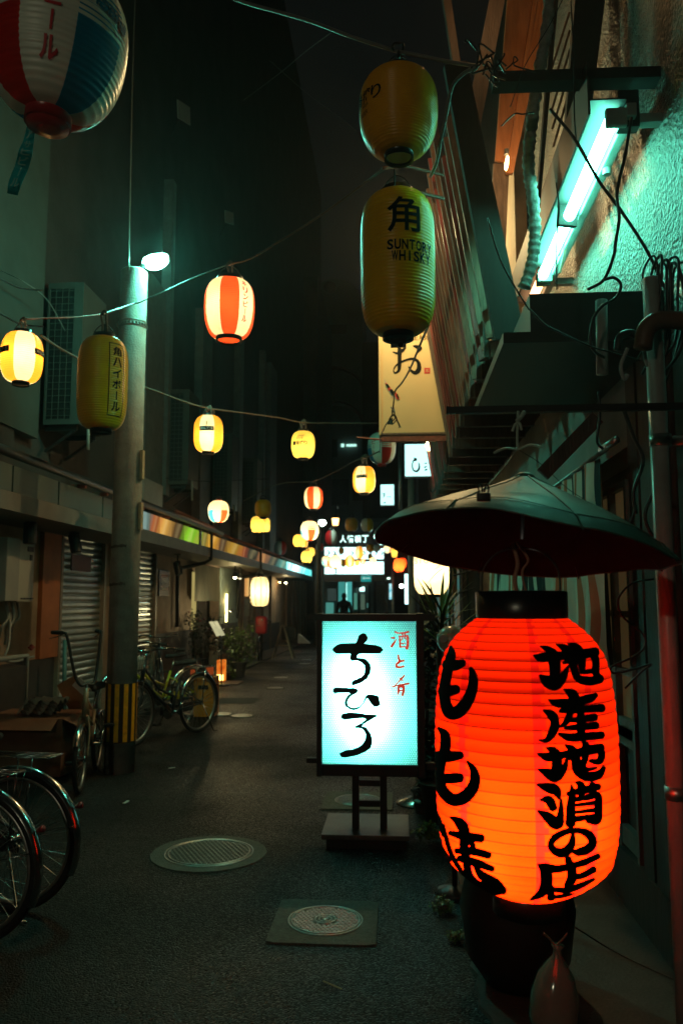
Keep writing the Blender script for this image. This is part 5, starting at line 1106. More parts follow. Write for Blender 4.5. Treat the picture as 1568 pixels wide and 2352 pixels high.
# shop front: timber posts, lattice door, plinth, curtain
for (xa_, xb_, lab) in ((1462, 1486, ''), (1490, 1530, '')):
    mb = MB(); mb.box(XR-.02, XR+.12, YX(xb_, XR), YX(xa_, XR)-.01, 0, 2.62); mb.build('timber_post', WOODD, rb)
LATW = mat('teal_grey_door_wood', (.12, .15, .14), .5, var=.4, bump=.3, bscale=30)
y0, y1 = YX(1462, XR), YX(1398, XR)
mb = MB(); mb.box(XR+.005, XR+.03, y0+.04, y1+1.3, .86, 2.05); mb.build('door_glass', mat('frosted_glass', (.28, .27, .2), .25, var=.2, scale=3, emis=(.5, .33, .12), estr=.05), rb)
for k in range(7): yy = y0+.0+(y1-y0+1.3)*k/6; mb = MB(); mb.box(XR-.035, XR-.001, yy, yy+.035, .3, 2.08); mb.build('door_stile', LATW, rb)
for zz in (2.05, 1.72, 1.42, 1.14, .84, .8, .32): mb = MB(); mb.box(XR-.03, XR+.002, y0+.03, y1+1.3, zz, zz+(.03 if zz > .85 else .09)); mb.build('door_rail', LATW, rb)
mb = MB(); mb.box(XR+.004, XR+.02, y0+.04, y1+1.3, .3, .85); mb.build('door_panel', WOODD, rb)
mb = MB(); mb.box(XR-.03, XR+.3, 3.3, 12, 0, .28); mb.build('plinth', WOODD, rb)
CUR = bpy.data.materials.new('patterned_curtain'); CUR, nt, b_ = node_mat('patterned_curtain')
tc = nt.nodes.new('ShaderNodeTexCoord'); wv_ = nt.nodes.new('ShaderNodeTexWave'); wv_.bands_direction = 'Y'; wv_.inputs['Scale'].default_value = 1.1; wv_.inputs['Distortion'].default_value = 5; wv_.inputs['Detail'].default_value = .5; wv_.inputs['Detail Scale'].default_value = .8
nt.links.new(tc.outputs['Object'], wv_.inputs[0]); cr = nt.nodes.new('ShaderNodeValToRGB'); cr.color_ramp.interpolation = 'CONSTANT'
cr.color_ramp.elements[0].color = (.015, .03, .035, 1); cr.color_ramp.elements[1].position = .17; cr.color_ramp.elements[1].color = (.74, .78, .66, 1)
x_ = cr.color_ramp.elements.new(.93); x_.color = (.6, .2, .1, 1)
nt.links.new(wv_.outputs[0], cr.inputs[0]); nt.links.new(cr.outputs[0], b_.inputs['Base Color']); b_.inputs['Roughness'].default_value = .9
c_ = curtain(3.9, 8.6, 1.18, 2.2, .98, .035, 15, CUR, ny=300); tag(c_.build('curtain', CUR, smooth=True), 'long pale curtain with dark wavy pattern along the right shop front', 'curtain')
mb = MB(); mb.tube([(.98, 3.75, 2.21), (.98, 8.8, 2.21)], .012, 8); tag(mb.build('curtain_rail', STEEL, smooth=True), 'thin rail carrying the curtain on the right', 'rail')
mb = MB(); a_, b_ = P(1380, 1033, 3.6), P(1414, 1010, 3.4); mb.tube([a_, b_], .017, 10); tag(mb.build('short_pipe', ALU, smooth=True), 'short shiny tube stub pointing up beside the curtain top', 'pipe')
mb = MB(); mb.tube(smooth_line([a_+Vector((-.02, 0, -.03)), a_, b_]), .012, 8)
# downpipe at right, cables
PIPE = mat('grey_downpipe', (.3, .3, .29), .35, var=.3, scale=6)
q = P(1551, 1800, 2.7)
t = thing('downpipe', 'grey vertical pipe at the right edge glowing red where the lantern lights it', 'pipe', (q.x, 2.7, 0))
mb = MB(); mb.tube([(q.x, 2.7, 0), (q.x-.006, 2.7, 2.6)], .03, 16); mb.build('pipe', PIPE, t, True)
for yy in (1012, 1821): z_ = P(1551, yy, 2.7).z; mb = MB(); mb.lathe([(.036, -.02), (.036, .02)], 20, (q.x, 2.7, z_)); mb.box(q.x+.034, 1.13, 2.69, 2.71, z_-.015, z_+.015); mb.build('clamp', ALU, t, True)
mb = MB(); q2 = P(1570, 900, 2.75); mb.tube([(P(1502, 700, 2.9).x, 2.9, .0), (P(1502, 700, 2.9).x, 2.9, 2.65)], .02, 10); tag(mb.build('conduit', PIPE, smooth=True), 'thinner dark conduit just left of the right-edge pipe', 'pipe')
mb = MB(); mb.tube(smooth_line([P(1475, 800, 2.6), P(1482, 760, 2.6), P(1505, 738, 2.6), P(1545, 735, 2.6), P(1590, 740, 2.6)]), .03, 12); tag(mb.build('elbow_pipe', mat('brown_pipe', (.12, .07, .05), .5), smooth=True), 'brown elbow pipe bending into the right edge among cables', 'pipe')
mb = MB(); mb.tube(smooth_line([P(1417, 805, 2.75), P(1422, 775, 2.75), P(1445, 765, 2.75), P(1468, 775, 2.75)]), .014, 10); tag(mb.build('elbow_pipe', BLACK, smooth=True), 'small dark elbow catching a teal glint under the canopy box', 'pipe')
mb = MB(); mb.tube([P(1380, 690, 3.0), P(1382, 860, 3.0)], .022, 10); tag(mb.build('conduit', PIPE, smooth=True), 'short dim vertical conduit below the canopy box', 'pipe')
mb = MB(); a_, b_ = P(1245, 1090, 3.3), P(1370, 960, 3.3); mb.plank(a_, b_, .06, .03, up=(0, 1, 0)); tag(mb.build('brace', WOODD), 'dim diagonal brace above the curtain top', 'brace')
CB = [([(1449, 270), (1434, 360), (1416, 440), (1421, 500), (1412, 560), (1409, 586), (1386, 642), (1349, 665)], 2.9, .006, 'black cable hanging from the bracket to the canopy box'),
      ([(1386, 643), (1409, 638), (1425, 655), (1414, 683), (1381, 704), (1361, 734), (1354, 783), (1366, 808), (1388, 822)], 2.85, .0055, 'black cable looping over the front of the canopy box'),
      ([(1262, 250), (1319, 320), (1374, 415), (1429, 490), (1484, 575), (1511, 632), (1530, 680), (1528, 760)], 2.95, .006, 'black cable crossing in front of the stucco wall'),
      ([(1118, 500), (1150, 600), (1206, 699), (1221, 715), (1252, 746), (1298, 769), (1356, 796), (1409, 811), (1472, 829)], 2.7, .003, 'thin wire sagging past the lamp end to the right wall'),
      ([(1429, 935), (1454, 1003), (1476, 1058), (1454, 1128), (1459, 1180)], 2.9, .007, 'thick black cable wriggling down from the hanging bar'),
      ([(1374, 900), (1376, 958), (1370, 1013), (1384, 1032)], 2.9, .005, 'black cable dropping to the short shiny tube'),
      ([(1500, 1330), (1450, 1340), (1419, 1376), (1429, 1416), (1475, 1456), (1479, 1486), (1450, 1510), (1404, 1531), (1409, 1546), (1460, 1535), (1494, 1526), (1470, 1545), (1434, 1581)], 2.75, .004, 'loose black cable coil right of the red lantern'),
      ([(1460, 1160), (1440, 1240), (1500, 1290), (1530, 1262)], 2.7, .004, 'black cable under the right tip of the umbrella'),
      ([(1520, 1100), (1490, 1150), (1480, 1190), (1500, 1230), (1530, 1200), (1520, 1140)], 2.8, .007, 'coiled hose loop on the right wall'),
      ([(1310, 0), (1316, 120), (1318, 260), (1322, 320)], 3.3, .003, 'thin pale wire falling from the top right'),
      ([(1276, 420), (1283, 480), (1277, 560), (1278, 665)], 3.05, .003, 'thin wire hanging across the fluorescent tube'),
      ([(1170, 245), (1175, 235), (1205, 150), (1260, 60), (1300, -20)], 3.2, .002, 'fine wire running up across the orange board'),
      ([(1150, 290), (1180, 262), (1200, 262), (1225, 258)], 3.3, .003, 'twisted wire below the crossbar'),
      ([(1160, 160), (1176, 145), (1180, 130), (1188, 138), (1180, 150), (1230, 165)], 3.3, .003, 'twisted wire knot above the crossbar')]
for (pts, z_, r_, lab) in CB: cable('cable', lab, [D(x, y, z_) for x, y in pts], r_, CABLE)
for k in range(7):
    x = 1478+k*12+random.uniform(-9, 9); cable('cable', ('first', 'second', 'third', 'fourth', 'fifth', 'sixth', 'last')[k]+' from the left of the tangled cables arching over the right wall pipes', [D(x, 690+k*11, 2.8), D(x+random.uniform(-4, 12), 615+random.uniform(-12, 25), 2.75), D(x+random.uniform(10, 30), 596+random.uniform(-10, 30), 2.7), D(x+random.uniform(20, 45), 640+random.uniform(0, 70), 2.7), D(x+20, 760+20*(k % 3), 2.7), D(x-20, 830+30*(k % 4), 2.75)], .004+.001*(k % 3), CABLE, group='tangled cables on the right wall')
for k, pts in enumerate(([(1478, 760), (1480, 820), (1495, 850), (1520, 870)], [(1440, 800), (1425, 840), (1432, 870), (1440, 860)])):
    cable('cable', ('pale flattened cable end hanging in the tangle', 'pale twisted cloth strip below the elbow')[k], [D(x, y, 2.7) for x, y in pts], .007, PIPE)
mb = MB(); p_ = [D(1130+i*3, 110+i*1.4, 3.2) for i in range(14)]; random.seed(5)
for k in range(12): a_ = D(1120+random.uniform(-25, 40), 150+random.uniform(-35, 25), 3.2); mb.tube(smooth_line([a_, a_+Vector((random.uniform(-.06, .06), 0, random.uniform(-.06, .06))), a_+Vector((random.uniform(-.08, .08), 0, random.uniform(-.08, .08)))]), .004, 5)
tag(mb.build('wire_knot', CABLE, smooth=True, kind='stuff'), 'matted knot of old wires where the ropes meet the crossbar', 'wires')

# unseen lamp added behind the viewer to light the lantern fronts
bp_ = Vector((-2.7, -3.6, 0))
t = thing('street_lamp', 'added unseen lamp on a concrete post behind the viewer, lighting the near lanterns', 'street lamp', bp_)  # added fill lamp, not a street lamp of the alley
mb = MB(); mb.lathe([(.14, 0), (.12, 3.1), (.1, 3.12)], 24, bp_); mb.tube([bp_+Vector((.1, 0, 3.0)), bp_+Vector((.5, .1, 3.12))], .022, 8); mb.build('post', CONC, t, True)  # post made only for the added lamp
mb = MB(); mb.lathe([(.001, -.08), (.05, -.05), (.075, 0), (.05, .04), (.001, .05)], 16, bp_+Vector((.6, .1, 3.12)), M=Matrix.Scale(1.65, 3, Vector((1, 0, 0)))); mb.build('bulb', glow('added_fill_bulb', (1.0, .94, .62), 290), t, True)

# ================================================================== STRING CORDS
def rope(lab, pts, r, m=ROPE, **k): return cable('cord', lab, [D(*p) for p in pts], r, m, **k)
rope('thick grey rope sagging across the black sky at the top', [(500, -30, 3.6), (545, 0, 3.6), (700, 45, 3.5), (800, 82, 3.4), (880, 108, 3.4), (912, 118, 3.4), (960, 127, 3.35), (1020, 140, 3.3), (1095, 152, 3.2)], .008, GREYCABLE)
rope('grey cable curving down from the rope end behind the yellow lanterns', [(1090, 155, 3.2), (1060, 172, 3.25), (1038, 200, 3.3), (1025, 260, 3.35), (1012, 320, 3.4), (1003, 370, 3.5), (988, 405, 3.6)], .008, GREYCABLE)
ro = thing('lantern_hook', 'knotted wire hook holding the top yellow lantern on the rope', 'hook', D(912, 120, 3.4))
mb = MB(); mb.tube(smooth_line([D(900, 112, 3.38), D(905, 100, 3.4), D(925, 102, 3.4), D(922, 125, 3.4), D(912, 150, 3.5)]), .006, 6); mb.tube([D(915, 118, 3.38), D(912, 160, 3.55)], .006, 6); mb.build('wire', CABLE, ro, True)
rope('wire between the two yellow lanterns', [(905, 388, 3.6), (906, 410, 3.6), (905, 432, 3.6)], .004, CABLE)
rope('cord rising from the striped lantern to the yellow pair', [(878, 390, 3.7), (840, 418, 3.9), (760, 478, 4.2), (690, 525, 4.5), (640, 555, 4.7), (600, 580, 4.9), (565, 598, 5.05), (530, 606, 5.2)], .006)
rope('brown cord from the striped lantern back to the pole', [(530, 606, 5.2), (505, 615, 5.4), (440, 640, 6.), (380, 668, 6.6), (316, 697, 7.1)], .005, CABLE)
rope('short brown stick holding the cords behind the tall yellow lantern', [(878, 386, 3.62), (930, 382, 3.7), (975, 392, 3.8), (1018, 402, 3.9)], .007, RUST)
rope('second short brown stick above the tall lantern', [(950, 440, 3.8), (985, 448, 3.9), (1018, 456, 4.)], .009, RUST)
rope('orange-brown cord between the far left lantern and the pole', [(58, 733, 5.9), (100, 731, 6.1), (165, 729, 6.4), (235, 722, 6.9)], .007, RUST)
rope('dark cord over the tall framed lantern to the pole', [(236, 722, 5.1), (265, 712, 5.6), (300, 700, 6.9), (318, 694, 7.1)], .008, CABLE)
rope('long sagging cord carrying the small lanterns from the left edge to the middle', [(95, 770, 6.0), (130, 795, 6.2), (165, 815, 6.4), (230, 850, 7.1), (300, 877, 7.5), (370, 903, 7.8), (430, 925, 8.), (480, 938, 8.2), (560, 949, 8.8), (640, 960, 9.5), (694, 970, 9.9), (780, 972, 10.2), (866, 972, 10.4)], .009)
rope('cord crossing behind the middle lanterns towards the banner', [(560, 1150, 14), (640, 1112, 13.4), (720, 1105, 12.9), (780, 1078, 12), (815, 1058, 11), (838, 1052, 10.5), (872, 1036, 9.5)], .008, ROPE)
rope('faint cord over the left air conditioners', [(380, 1098, 13), (440, 1104, 13.4), (502, 1106, 13.7), (560, 1102, 14), (620, 1100, 14)], .006, CABLE)
rope('rusty stick poking out under the banner sign', [(818, 1005, 8.2), (850, 1008, 8.2), (880, 1010, 8.2)], .01, RUST)
rope('twisted black string hanging from the tall lantern across the banner', [(984, 745, 4.2), (965, 790, 5), (940, 850, 6), (922, 880, 6.8), (907, 898, 7.4), (904, 920, 7.8), (902, 940, 7.9)], .008, CABLE)
t = thing('tangled_string', 'black knotted string with a frayed horn-shaped end over the banner sign', 'string', D(900, 1000, 7.9))
random.seed(11)
for k in range(4):
    mb = MB(); mb.tube(smooth_line([D(902+random.uniform(-6, 6), 935, 7.9), D(896+random.uniform(-8, 14), 950, 7.85), D(902+random.uniform(-10, 10), 962, 7.9), D(895+random.uniform(-6, 16), 975, 7.88), D(900, 960, 7.9)]), .006, 5); mb.build('loop', CABLE, t, True)
mb = MB(); mb.tube(smooth_line([D(908, 955, 7.9), D(912, 967, 7.9), D(916, 975, 7.9), D(918, 982, 7.9)]), [.008]*18+[.022], 6); mb.build('frayed_end', CABLE, t, True)
mb = MB(); mb.tube(smooth_line([D(896, 962, 7.9), D(886, 975, 7.9), D(880, 988, 7.95), D(874, 1003, 8.), D(872, 1040, 9)]), .006, 5); mb.build('tail', CABLE, t, True)
for (L, py, lab) in ((LF, 606, 'frayed twine knot holding the striped lantern'), (LG, 938, 'twine knot holding the centre left labelled lantern'), (LH, 970, 'twine knot holding the small yellow lantern'), (LE, 735, 'twine knot holding the far left lantern'), (LI, 1050, 'twine knot holding the lantern under the banner'), (LD, 720, 'dark twine over the tall framed lantern')):
    p = D(L.c.x*0+(784), 0, 1); top = L.c+Vector((0, 0, L.H/2)); zz = L.zc; kx = [784+(q.x)*0 for q in (top,)]
    # work from the lantern's own pixel column
    d_ = ROT.transposed() @ (top-CAM); px = 784+F*d_.x/-d_.z; pt = 1176-F*d_.y/-d_.z
    mb = MB(); r_ = .0035*zz/5
    mb.tube(smooth_line([top+Vector((-L.R*.1, 0, 0)), D(px-3, (pt+py)/2, zz), D(px-6, py+2, zz), D(px+4, py-5, zz), D(px+6, (pt+py)/2, zz), top+Vector((L.R*.15, 0, 0))]), r_*1.8, 6)
    mb.lathe([(r_*1, -r_*3), (r_*4, 0), (r_*1, r_*4)], 8, D(px, py+1, zz)); tag(mb.build('twine_knot', ROPE, smooth=True), lab, 'twine')
for k, pts in enumerate(([(560, 230, 14), (640, 170, 12), (700, 120, 10), (760, 75, 9)], [(620, 140, 15), (700, 210, 14), (780, 270, 13), (818, 300, 12)], [(0, 620, 8), (60, 650, 8), (110, 690, 8.5), (150, 760, 9)])):
    rope(('faint wire crossing the upper sky from lower left to upper right', 'faint wire crossing the upper sky downwards to the right', 'faint wire drooping down the pale left wall')[k], pts, .005, GREYCABLE)

# ================================================================== GATE AND FAR END
GY = 27.5
def gbox(mb, x0, y0, x1, y1, Y, d, bev=0): a, b = P(x0, y1, Y), P(x1, y0, Y); return mb.box(a.x, b.x, Y, Y+d, a.z, b.z, bev=bev)
t = thing('gate_sign', 'alley gate at the far end with black name board over two lit rows', 'gate', P(813, 1480, GY))
mb = MB(); gbox(mb, 776, 1224, 852, 1251, GY-.1, .12); mb.build('name_board', BLACK, t)
GWT = glow('white_letter_light', (.6, 1, .92), 2.2)
mb = MB(); q = P(813, 1238, GY-.11); kz = GY/F
put_glyphs(mb, [(c_, (i-1.5)*17*kz, 0, 15*kz, 17*kz, .03) for i, c_ in enumerate('人情横丁')], lambda u, v, l=0: Vector((q.x+u, GY-.115, q.z+v))); mb.build('lit_lettering', GWT, t)
GP = glow('gate_panel_light', (.62, 1, .97), 2.4)
for k in range(10):
    x0 = 745+k*13.6
    mb = MB(); gbox(mb, x0+.5, 1257 if k < 7 else 1260, x0+13.1, 1284, GY, .05); mb.build('panel', GP, t)
    mb = MB(); gbox(mb, x0+.3, 1290, x0+13.4, 1318.5, GY, .05); mb.build('panel', GP, t)
mb = MB(); gbox(mb, 743, 1254, 884, 1321, GY+.06, .2); mb.build('casing', BLACK, t)
mb = MB(); gbox(mb, 744, 1285, 882, 1289, GY-.03, .05); mb.build('shelf', BLACK, t)
mb = MB(); brush(mb, [[(752+i*13.6, 1263+(i*7) % 5, 2), (756+i*13.6, 1270, 3), (752+i*13.6, 1276, 2)] for i in (0, 1, 2, 4, 6, 7, 8, 9)]+[[(771, 1306, 2), (771, 1315, 2.5), (769, 1318, 1)]], lambda x, y, l=0: P(x, y, GY-.004-l), step=2); mb.build('panel_print', TEALINK, t)
mb = MB(); gbox(mb, 744, 1321, 884, 1336, GY-.05, .4); mb.build('beam', BLACK, t)
for (x0, x1) in ((722, 742), (884, 892)): mb = MB(); gbox(mb, x0, 1336 if x0 > 800 else 1200, x1, 1480, GY, .3); mb.build('post', BLACK, t)
t, a, b = sign_box('small teal sign with a white left arrow under the gate', 828, 1321, 853, 1337, GY-.4, glow('teal_sign', (.01, .32, .3), .8), .05)
mb = MB(); q = P(840.5, 1328, GY-.41); s_ = GY/F; mb.add([(q.x-9*s_, q.y, q.z), (q.x-4*s_, q.y, q.z+4*s_), (q.x-4*s_, q.y, q.z+1.4*s_), (q.x+9*s_, q.y, q.z+1.4*s_), (q.x+9*s_, q.y, q.z-1.4*s_), (q.x-4*s_, q.y, q.z-1.4*s_), (q.x-4*s_, q.y, q.z-4*s_)], [(0, 1, 2, 3, 4, 5, 6)]); mb.build('arrow', glow('arrow_white', (.4, .8, .7), .8), t)
mb = MB(); gbox(mb, 828, 1338, 853, 1344, GY-.4, .05); tag(mb.build('sub_plate', GREYP), 'narrow grey plate under the teal arrow sign', 'sign')
# lit interior beyond the gate
t = thing('far_shop', 'teal-lit shop interior beyond the gate with pillars and counters', 'building', P(813, 1460, 33))
FYB = 34
mb = MB(); gbox(mb, 735, 1322, 905, 1480, FYB, .3); mb.build('back_wall', mat('far_wall', (.14, .17, .16), .8), t)
for (x0, y0, x1, y1, c_, s_, d_) in ((777, 1336, 792, 1405, (.06, .36, .32), .7, .05), (794, 1338, 797, 1405, (.4, 1, .9), 1.2, .06), (797, 1336, 808, 1405, (.08, .5, .46), .8, .05), (822, 1348, 837, 1358, (.6, 1, .95), 2.4, .06), (818, 1334, 824, 1337, (.5, 1, .85), 1.5, .1),
                                    (748, 1384, 766, 1410, (.12, .5, .42), .5, .08), (812, 1362, 820, 1400, (.1, .35, .26), .6, .06), (828, 1365, 838, 1400, (.12, .2, .14), .5, .06), (728, 1356, 731, 1367, (.5, 1, .9), 1.6, .1), (838, 1385, 846, 1396, (.1, .3, .25), .4, .07), (752, 1352, 772, 1380, (.05, .08, .07), .5, .05)):
    mb = MB(); gbox(mb, x0, y0, x1, y1, FYB-d_-.02, .02); mb.build('lit_panel', glow('far_panel', c_, s_), t)
for (x0, x1, c_) in ((808, 812, 0), (822, 825, 1), (838, 841, 0), (846, 850, 1), (772, 775, 0), (858, 864, 1)): mb = MB(); gbox(mb, x0, 1336, x1, 1480, FYB-.6, .1); mb.build('pillar', DARKW if c_ else WALLG, t)
mb = MB(); gbox(mb, 812, 1336, 830, 1350, FYB-1, .1); mb.build('hanging_board', mat('dark_green_board', (.01, .06, .05), .6), t)
for k in range(7): mb = MB(); gbox(mb, 862+k*4.5, 1345, 863+k*4.5, 1410, 24, .03); tag(mb.build('railing_bar', BLACK), ('first', 'second', 'third', 'fourth', 'fifth', 'sixth', 'seventh')[k]+' thin upright bar from the left, right of the person beyond the gate', 'railing', 'thin upright bars right of the gate')
# tall buildings closing the view
t = thing('far_building', 'dim tall building with an arched top behind the gate', 'building', (-2.5, 44, 0))
DIM = mat('dim_grey_facade', (.12, .15, .15), .9, var=.4, scale=.4)
mb = MB(); a, b = P(700, 1400, 44), P(832, 700, 44); mb.box(a.x, b.x, 44, 50, 0, b.z); cx = (a.x+b.x)/2; rw = (b.x-a.x)/2; mb.lathe([(rw, -3), (rw, 3)], 40, (cx, 47, b.z-.01), M=Matrix.Rotation(R(90), 3, 'X')); mb.build('wall', DIM, t)
mb = MB(); gbox(mb, 735, 745, 795, 768, 43.9, .08); mb.build('name_panel', BLACK, t)
q = P(757, 660, 43.9); mb = MB(); mb.lathe([(.35, -.05), (.35, .05)], 16, q, M=Matrix.Rotation(R(90), 3, 'X')); mb.build('round_vent', BLACK, t)
for (cy, s_) in ((985, 1.), (905, .8)):
    mb = MB(); pts = [P(765+72*math.cos(R(a_)), cy-60*math.sin(R(a_)), 43.7) for a_ in range(0, 181, 12)]; mb.tube(pts, .12, 6); mb.build('arch_rib', DARKW, t)
for (x0, y0, x1, y1) in ((783, 1019, 790, 1026), (795, 1020, 818, 1025)): mb = MB(); gbox(mb, x0, y0, x1, y1, 43.8, .1); mb.build('lit_window', glow('far_window', (.45, .9, .75), 1.4), t)
for (x0, y0, x1, y1) in ((742, 1010, 775, 1050), (700, 1085, 735, 1140), (760, 1100, 800, 1160), (810, 1080, 850, 1150)): mb = MB(); gbox(mb, x0, y0, x1, y1, 43.85, .1); mb.build('window', DARKW, t)
t = thing('far_building', 'dark building block behind the banner sign and gate, right of the arched one', 'building', (2, 40, 0))
mb = MB(); a, b = P(833, 1400, 40), P(1100, 780, 40); mb.box(a.x, b.x+10, 40, 48, 0, b.z); mb.build('wall', DARKW, t)
mb = MB(); gbox(mb, 838, 1190, 905, 1200, 39.9, .1); mb.build('ledge', DIM, t)
t = thing('far_building', 'dark low block left of the gate closing the shop row', 'building', (-6, 34, 0))
mb = MB(); mb.box(-8, -3.5, 34.2, 42, 0, 16); mb.build('wall', DARKW, t)
# right side far things: pillars, lit strip sign, round lamp
for (x0, y0, x1, y1, Y, m_, lab) in ((915, 1020, 924, 1170, 14, STEEL, 'slim grey post right of the small pale sign'), (937, 1100, 952, 1200, 16, PLAST, 'grey pillar behind the white sign'), (938, 1262, 954, 1480, 19, PLAST, 'grey pillar just left of the big white lantern'), (900, 1300, 906, 1480, 23, STEEL, 'thin dark post under the red lantern by the gate')):
    a = P((x0+x1)/2, y1, Y); z1_ = P(x0, y0, Y).z; r_ = (x1-x0)/2*Y/F; mb = MB(); mb.tube([(a.x, Y, max(0, a.z)), (a.x, Y, z1_)], r_, 12); tag(mb.build('post', m_, smooth=True), lab, 'post')
t, a, b = sign_box('tall narrow white lit strip sign right of the gate', 929, 1318, 939, 1388, 21, glow('strip_white', (.6, 1, .97), 2.6), .12)
t, a, b = sign_box('small bluish lit sign right of the railing', 893, 1340, 901, 1377, 23, glow_panel('blue_sign', (.1, .5, .6), (.6, .9, .9), 1.2, 6, (1, 1, 1)), .1)
t, a, b = sign_box('tiny lit sign low under the red far lantern', 888, 1326, 896, 1331, 23.5, glow('tiny_sign', (.7, 1, .8), 2), .1)
q = P(921.6, 1346, 21); t = thing('globe_lamp', 'round white lit globe lamp left of the narrow strip sign', 'lamp', q)
mb = MB(); mb.lathe([(.001, -.06), (.045, -.04), (.06, 0), (.045, .04), (.001, .06)], 14, q); mb.build('globe', glow('globe_light', (1, 1, .85), 9), t, True); mb = MB(); mb.tube([q+Vector((0, .05, 0)), Vector((q.x+.3, q.y+.1, q.z+.05))], .012, 6); mb.build('arm', BLACK, t)
t = thing('far_right_building', 'dark far shop fronts along the right of the alley', 'building', (.6, 12.8, 0))
mb = MB(); mb.box(.62, 1.29, 24, 34, 0, 8); mb.box(1.02, 1.29, 12.9, 24, 0, 7); mb.build('wall', DARKW, t)
mb = MB(); mb.box(.5, 1.0, 13, 23.8, 2.5, 2.6); mb.build('awning', BLACK, t)
for k in range(5): yy = 13.5+k*2.1; mb = MB(); mb.box(.985, 1.015, yy, yy+.9, 1.0, 2.2); mb.build('window', glow_panel('shop_window', (.12, .35, .3), (.3, .16, .06), .35, 3, (1, 1, 1)), t)
# yellow struts under the balcony end
for (a_, b_, lab) in (((1017, 1075), (1036, 1120), 'first yellow strut under the balcony end'), ((1040, 1062), (1050, 1105), 'second yellow strut under the balcony end'), ((1064, 1058), (1068, 1100), 'third yellow strut under the balcony end')):
    mb = MB(); mb.tube([D(*a_, 11), D(*b_, 10.5)], .02, 6); tag(mb.build('strut', STRIPY), lab, 'strut', 'yellow struts under the balcony')
q = D(1003, 1075, 11); mb = MB(); mb.tube(smooth_line([D(985, 1095, 11), D(985, 1120, 11), D(992, 1130, 11), D(1000, 1118, 11), D(1002, 1095, 11)]), .012, 6); tag(mb.build('cable', CABLE, smooth=True), 'cable loop below the white sign', 'cable')

# ================================================================== PERSON BEYOND THE GATE
def person():
    PYp = 29.5; b_ = P(790, 1455, PYp); base = Vector((b_.x, PYp, 0))
    t = thing('person', 'person in a dark coat walking away beyond the gate', 'person', base)
    V = [((0, 0, .95), .17), ((0, 0, 1.12), .16), ((0, 0, 1.32), .19), ((0, 0, 1.45), .13), ((0, 0, 1.52), .06), ((0, -.01, 1.6), .085), ((0, -.01, 1.70), .085),
         ((.19, 0, 1.40), .085), ((.26, .02, 1.13), .06), ((.25, -.05, .88), .045), ((-.19, 0, 1.40), .085), ((-.26, .0, 1.13), .06), ((-.25, .06, .88), .045),
         ((.1, 0, .86), .11), ((.1, .06, .48), .075), ((.11, -.02, .1), .05), ((.12, .12, .04), .045), ((-.1, 0, .86), .11), ((-.1, -.06, .48), .075), ((-.11, -.16, .1), .05), ((-.12, -.03, .04), .045)]
    E = [(0, 1), (1, 2), (2, 3), (3, 4), (4, 5), (5, 6), (3, 7), (7, 8), (8, 9), (3, 10), (10, 11), (11, 12), (0, 13), (13, 14), (14, 15), (15, 16), (0, 17), (17, 18), (18, 19), (19, 20)]
    # five fingers on each hand
    for hi, sx in ((9, 1), (12, -1)):
        hx_, hy_, hz_ = V[hi][0]
        for f_ in range(5):
            a = len(V); V.append(((hx_+sx*.005, hy_+(f_-2)*.018+(.03 if f_ == 4 else 0), hz_-.06), .012)); V.append(((hx_-sx*.01, hy_+(f_-2)*.02+(.035 if f_ == 4 else 0), hz_-(.12 if f_ < 4 else .09)), .009))
            E += [(hi, a), (a, a+1)]
    me = bpy.data.meshes.new('body'); me.from_pydata([v[0] for v in V], E, []); o = bpy.data.objects.new('body', me); COL.objects.link(o); o.parent = t
    sk = o.modifiers.new('skin', 'SKIN'); lay = me.skin_vertices[0] if me.skin_vertices else None
    if lay is None:
        bm_ = bmesh.new(); bm_.from_mesh(me); bm_.verts.layers.skin.verify(); bm_.to_mesh(me); bm_.free(); lay = me.skin_vertices[0]
    for i, v in enumerate(V): lay.data[i].radius = (v[1], v[1])
    lay.data[0].use_root = True
    ss = o.modifiers.new('sub', 'SUBSURF'); ss.levels = 1; ss.render_levels = 1
    me.materials.append(mat('dark_coat', (.012, .012, .014), .9))
    mb = MB(); mb.lathe([(.001, .13), (.06, .12), (.09, .06), (.094, .0), (.08, -.05), (.05, -.07)], 16, base+Vector((0, -.005, 1.66)), cap=False); mb.build('hair', mat('black_hair', (.01, .009, .008), .6), t, True)
person()

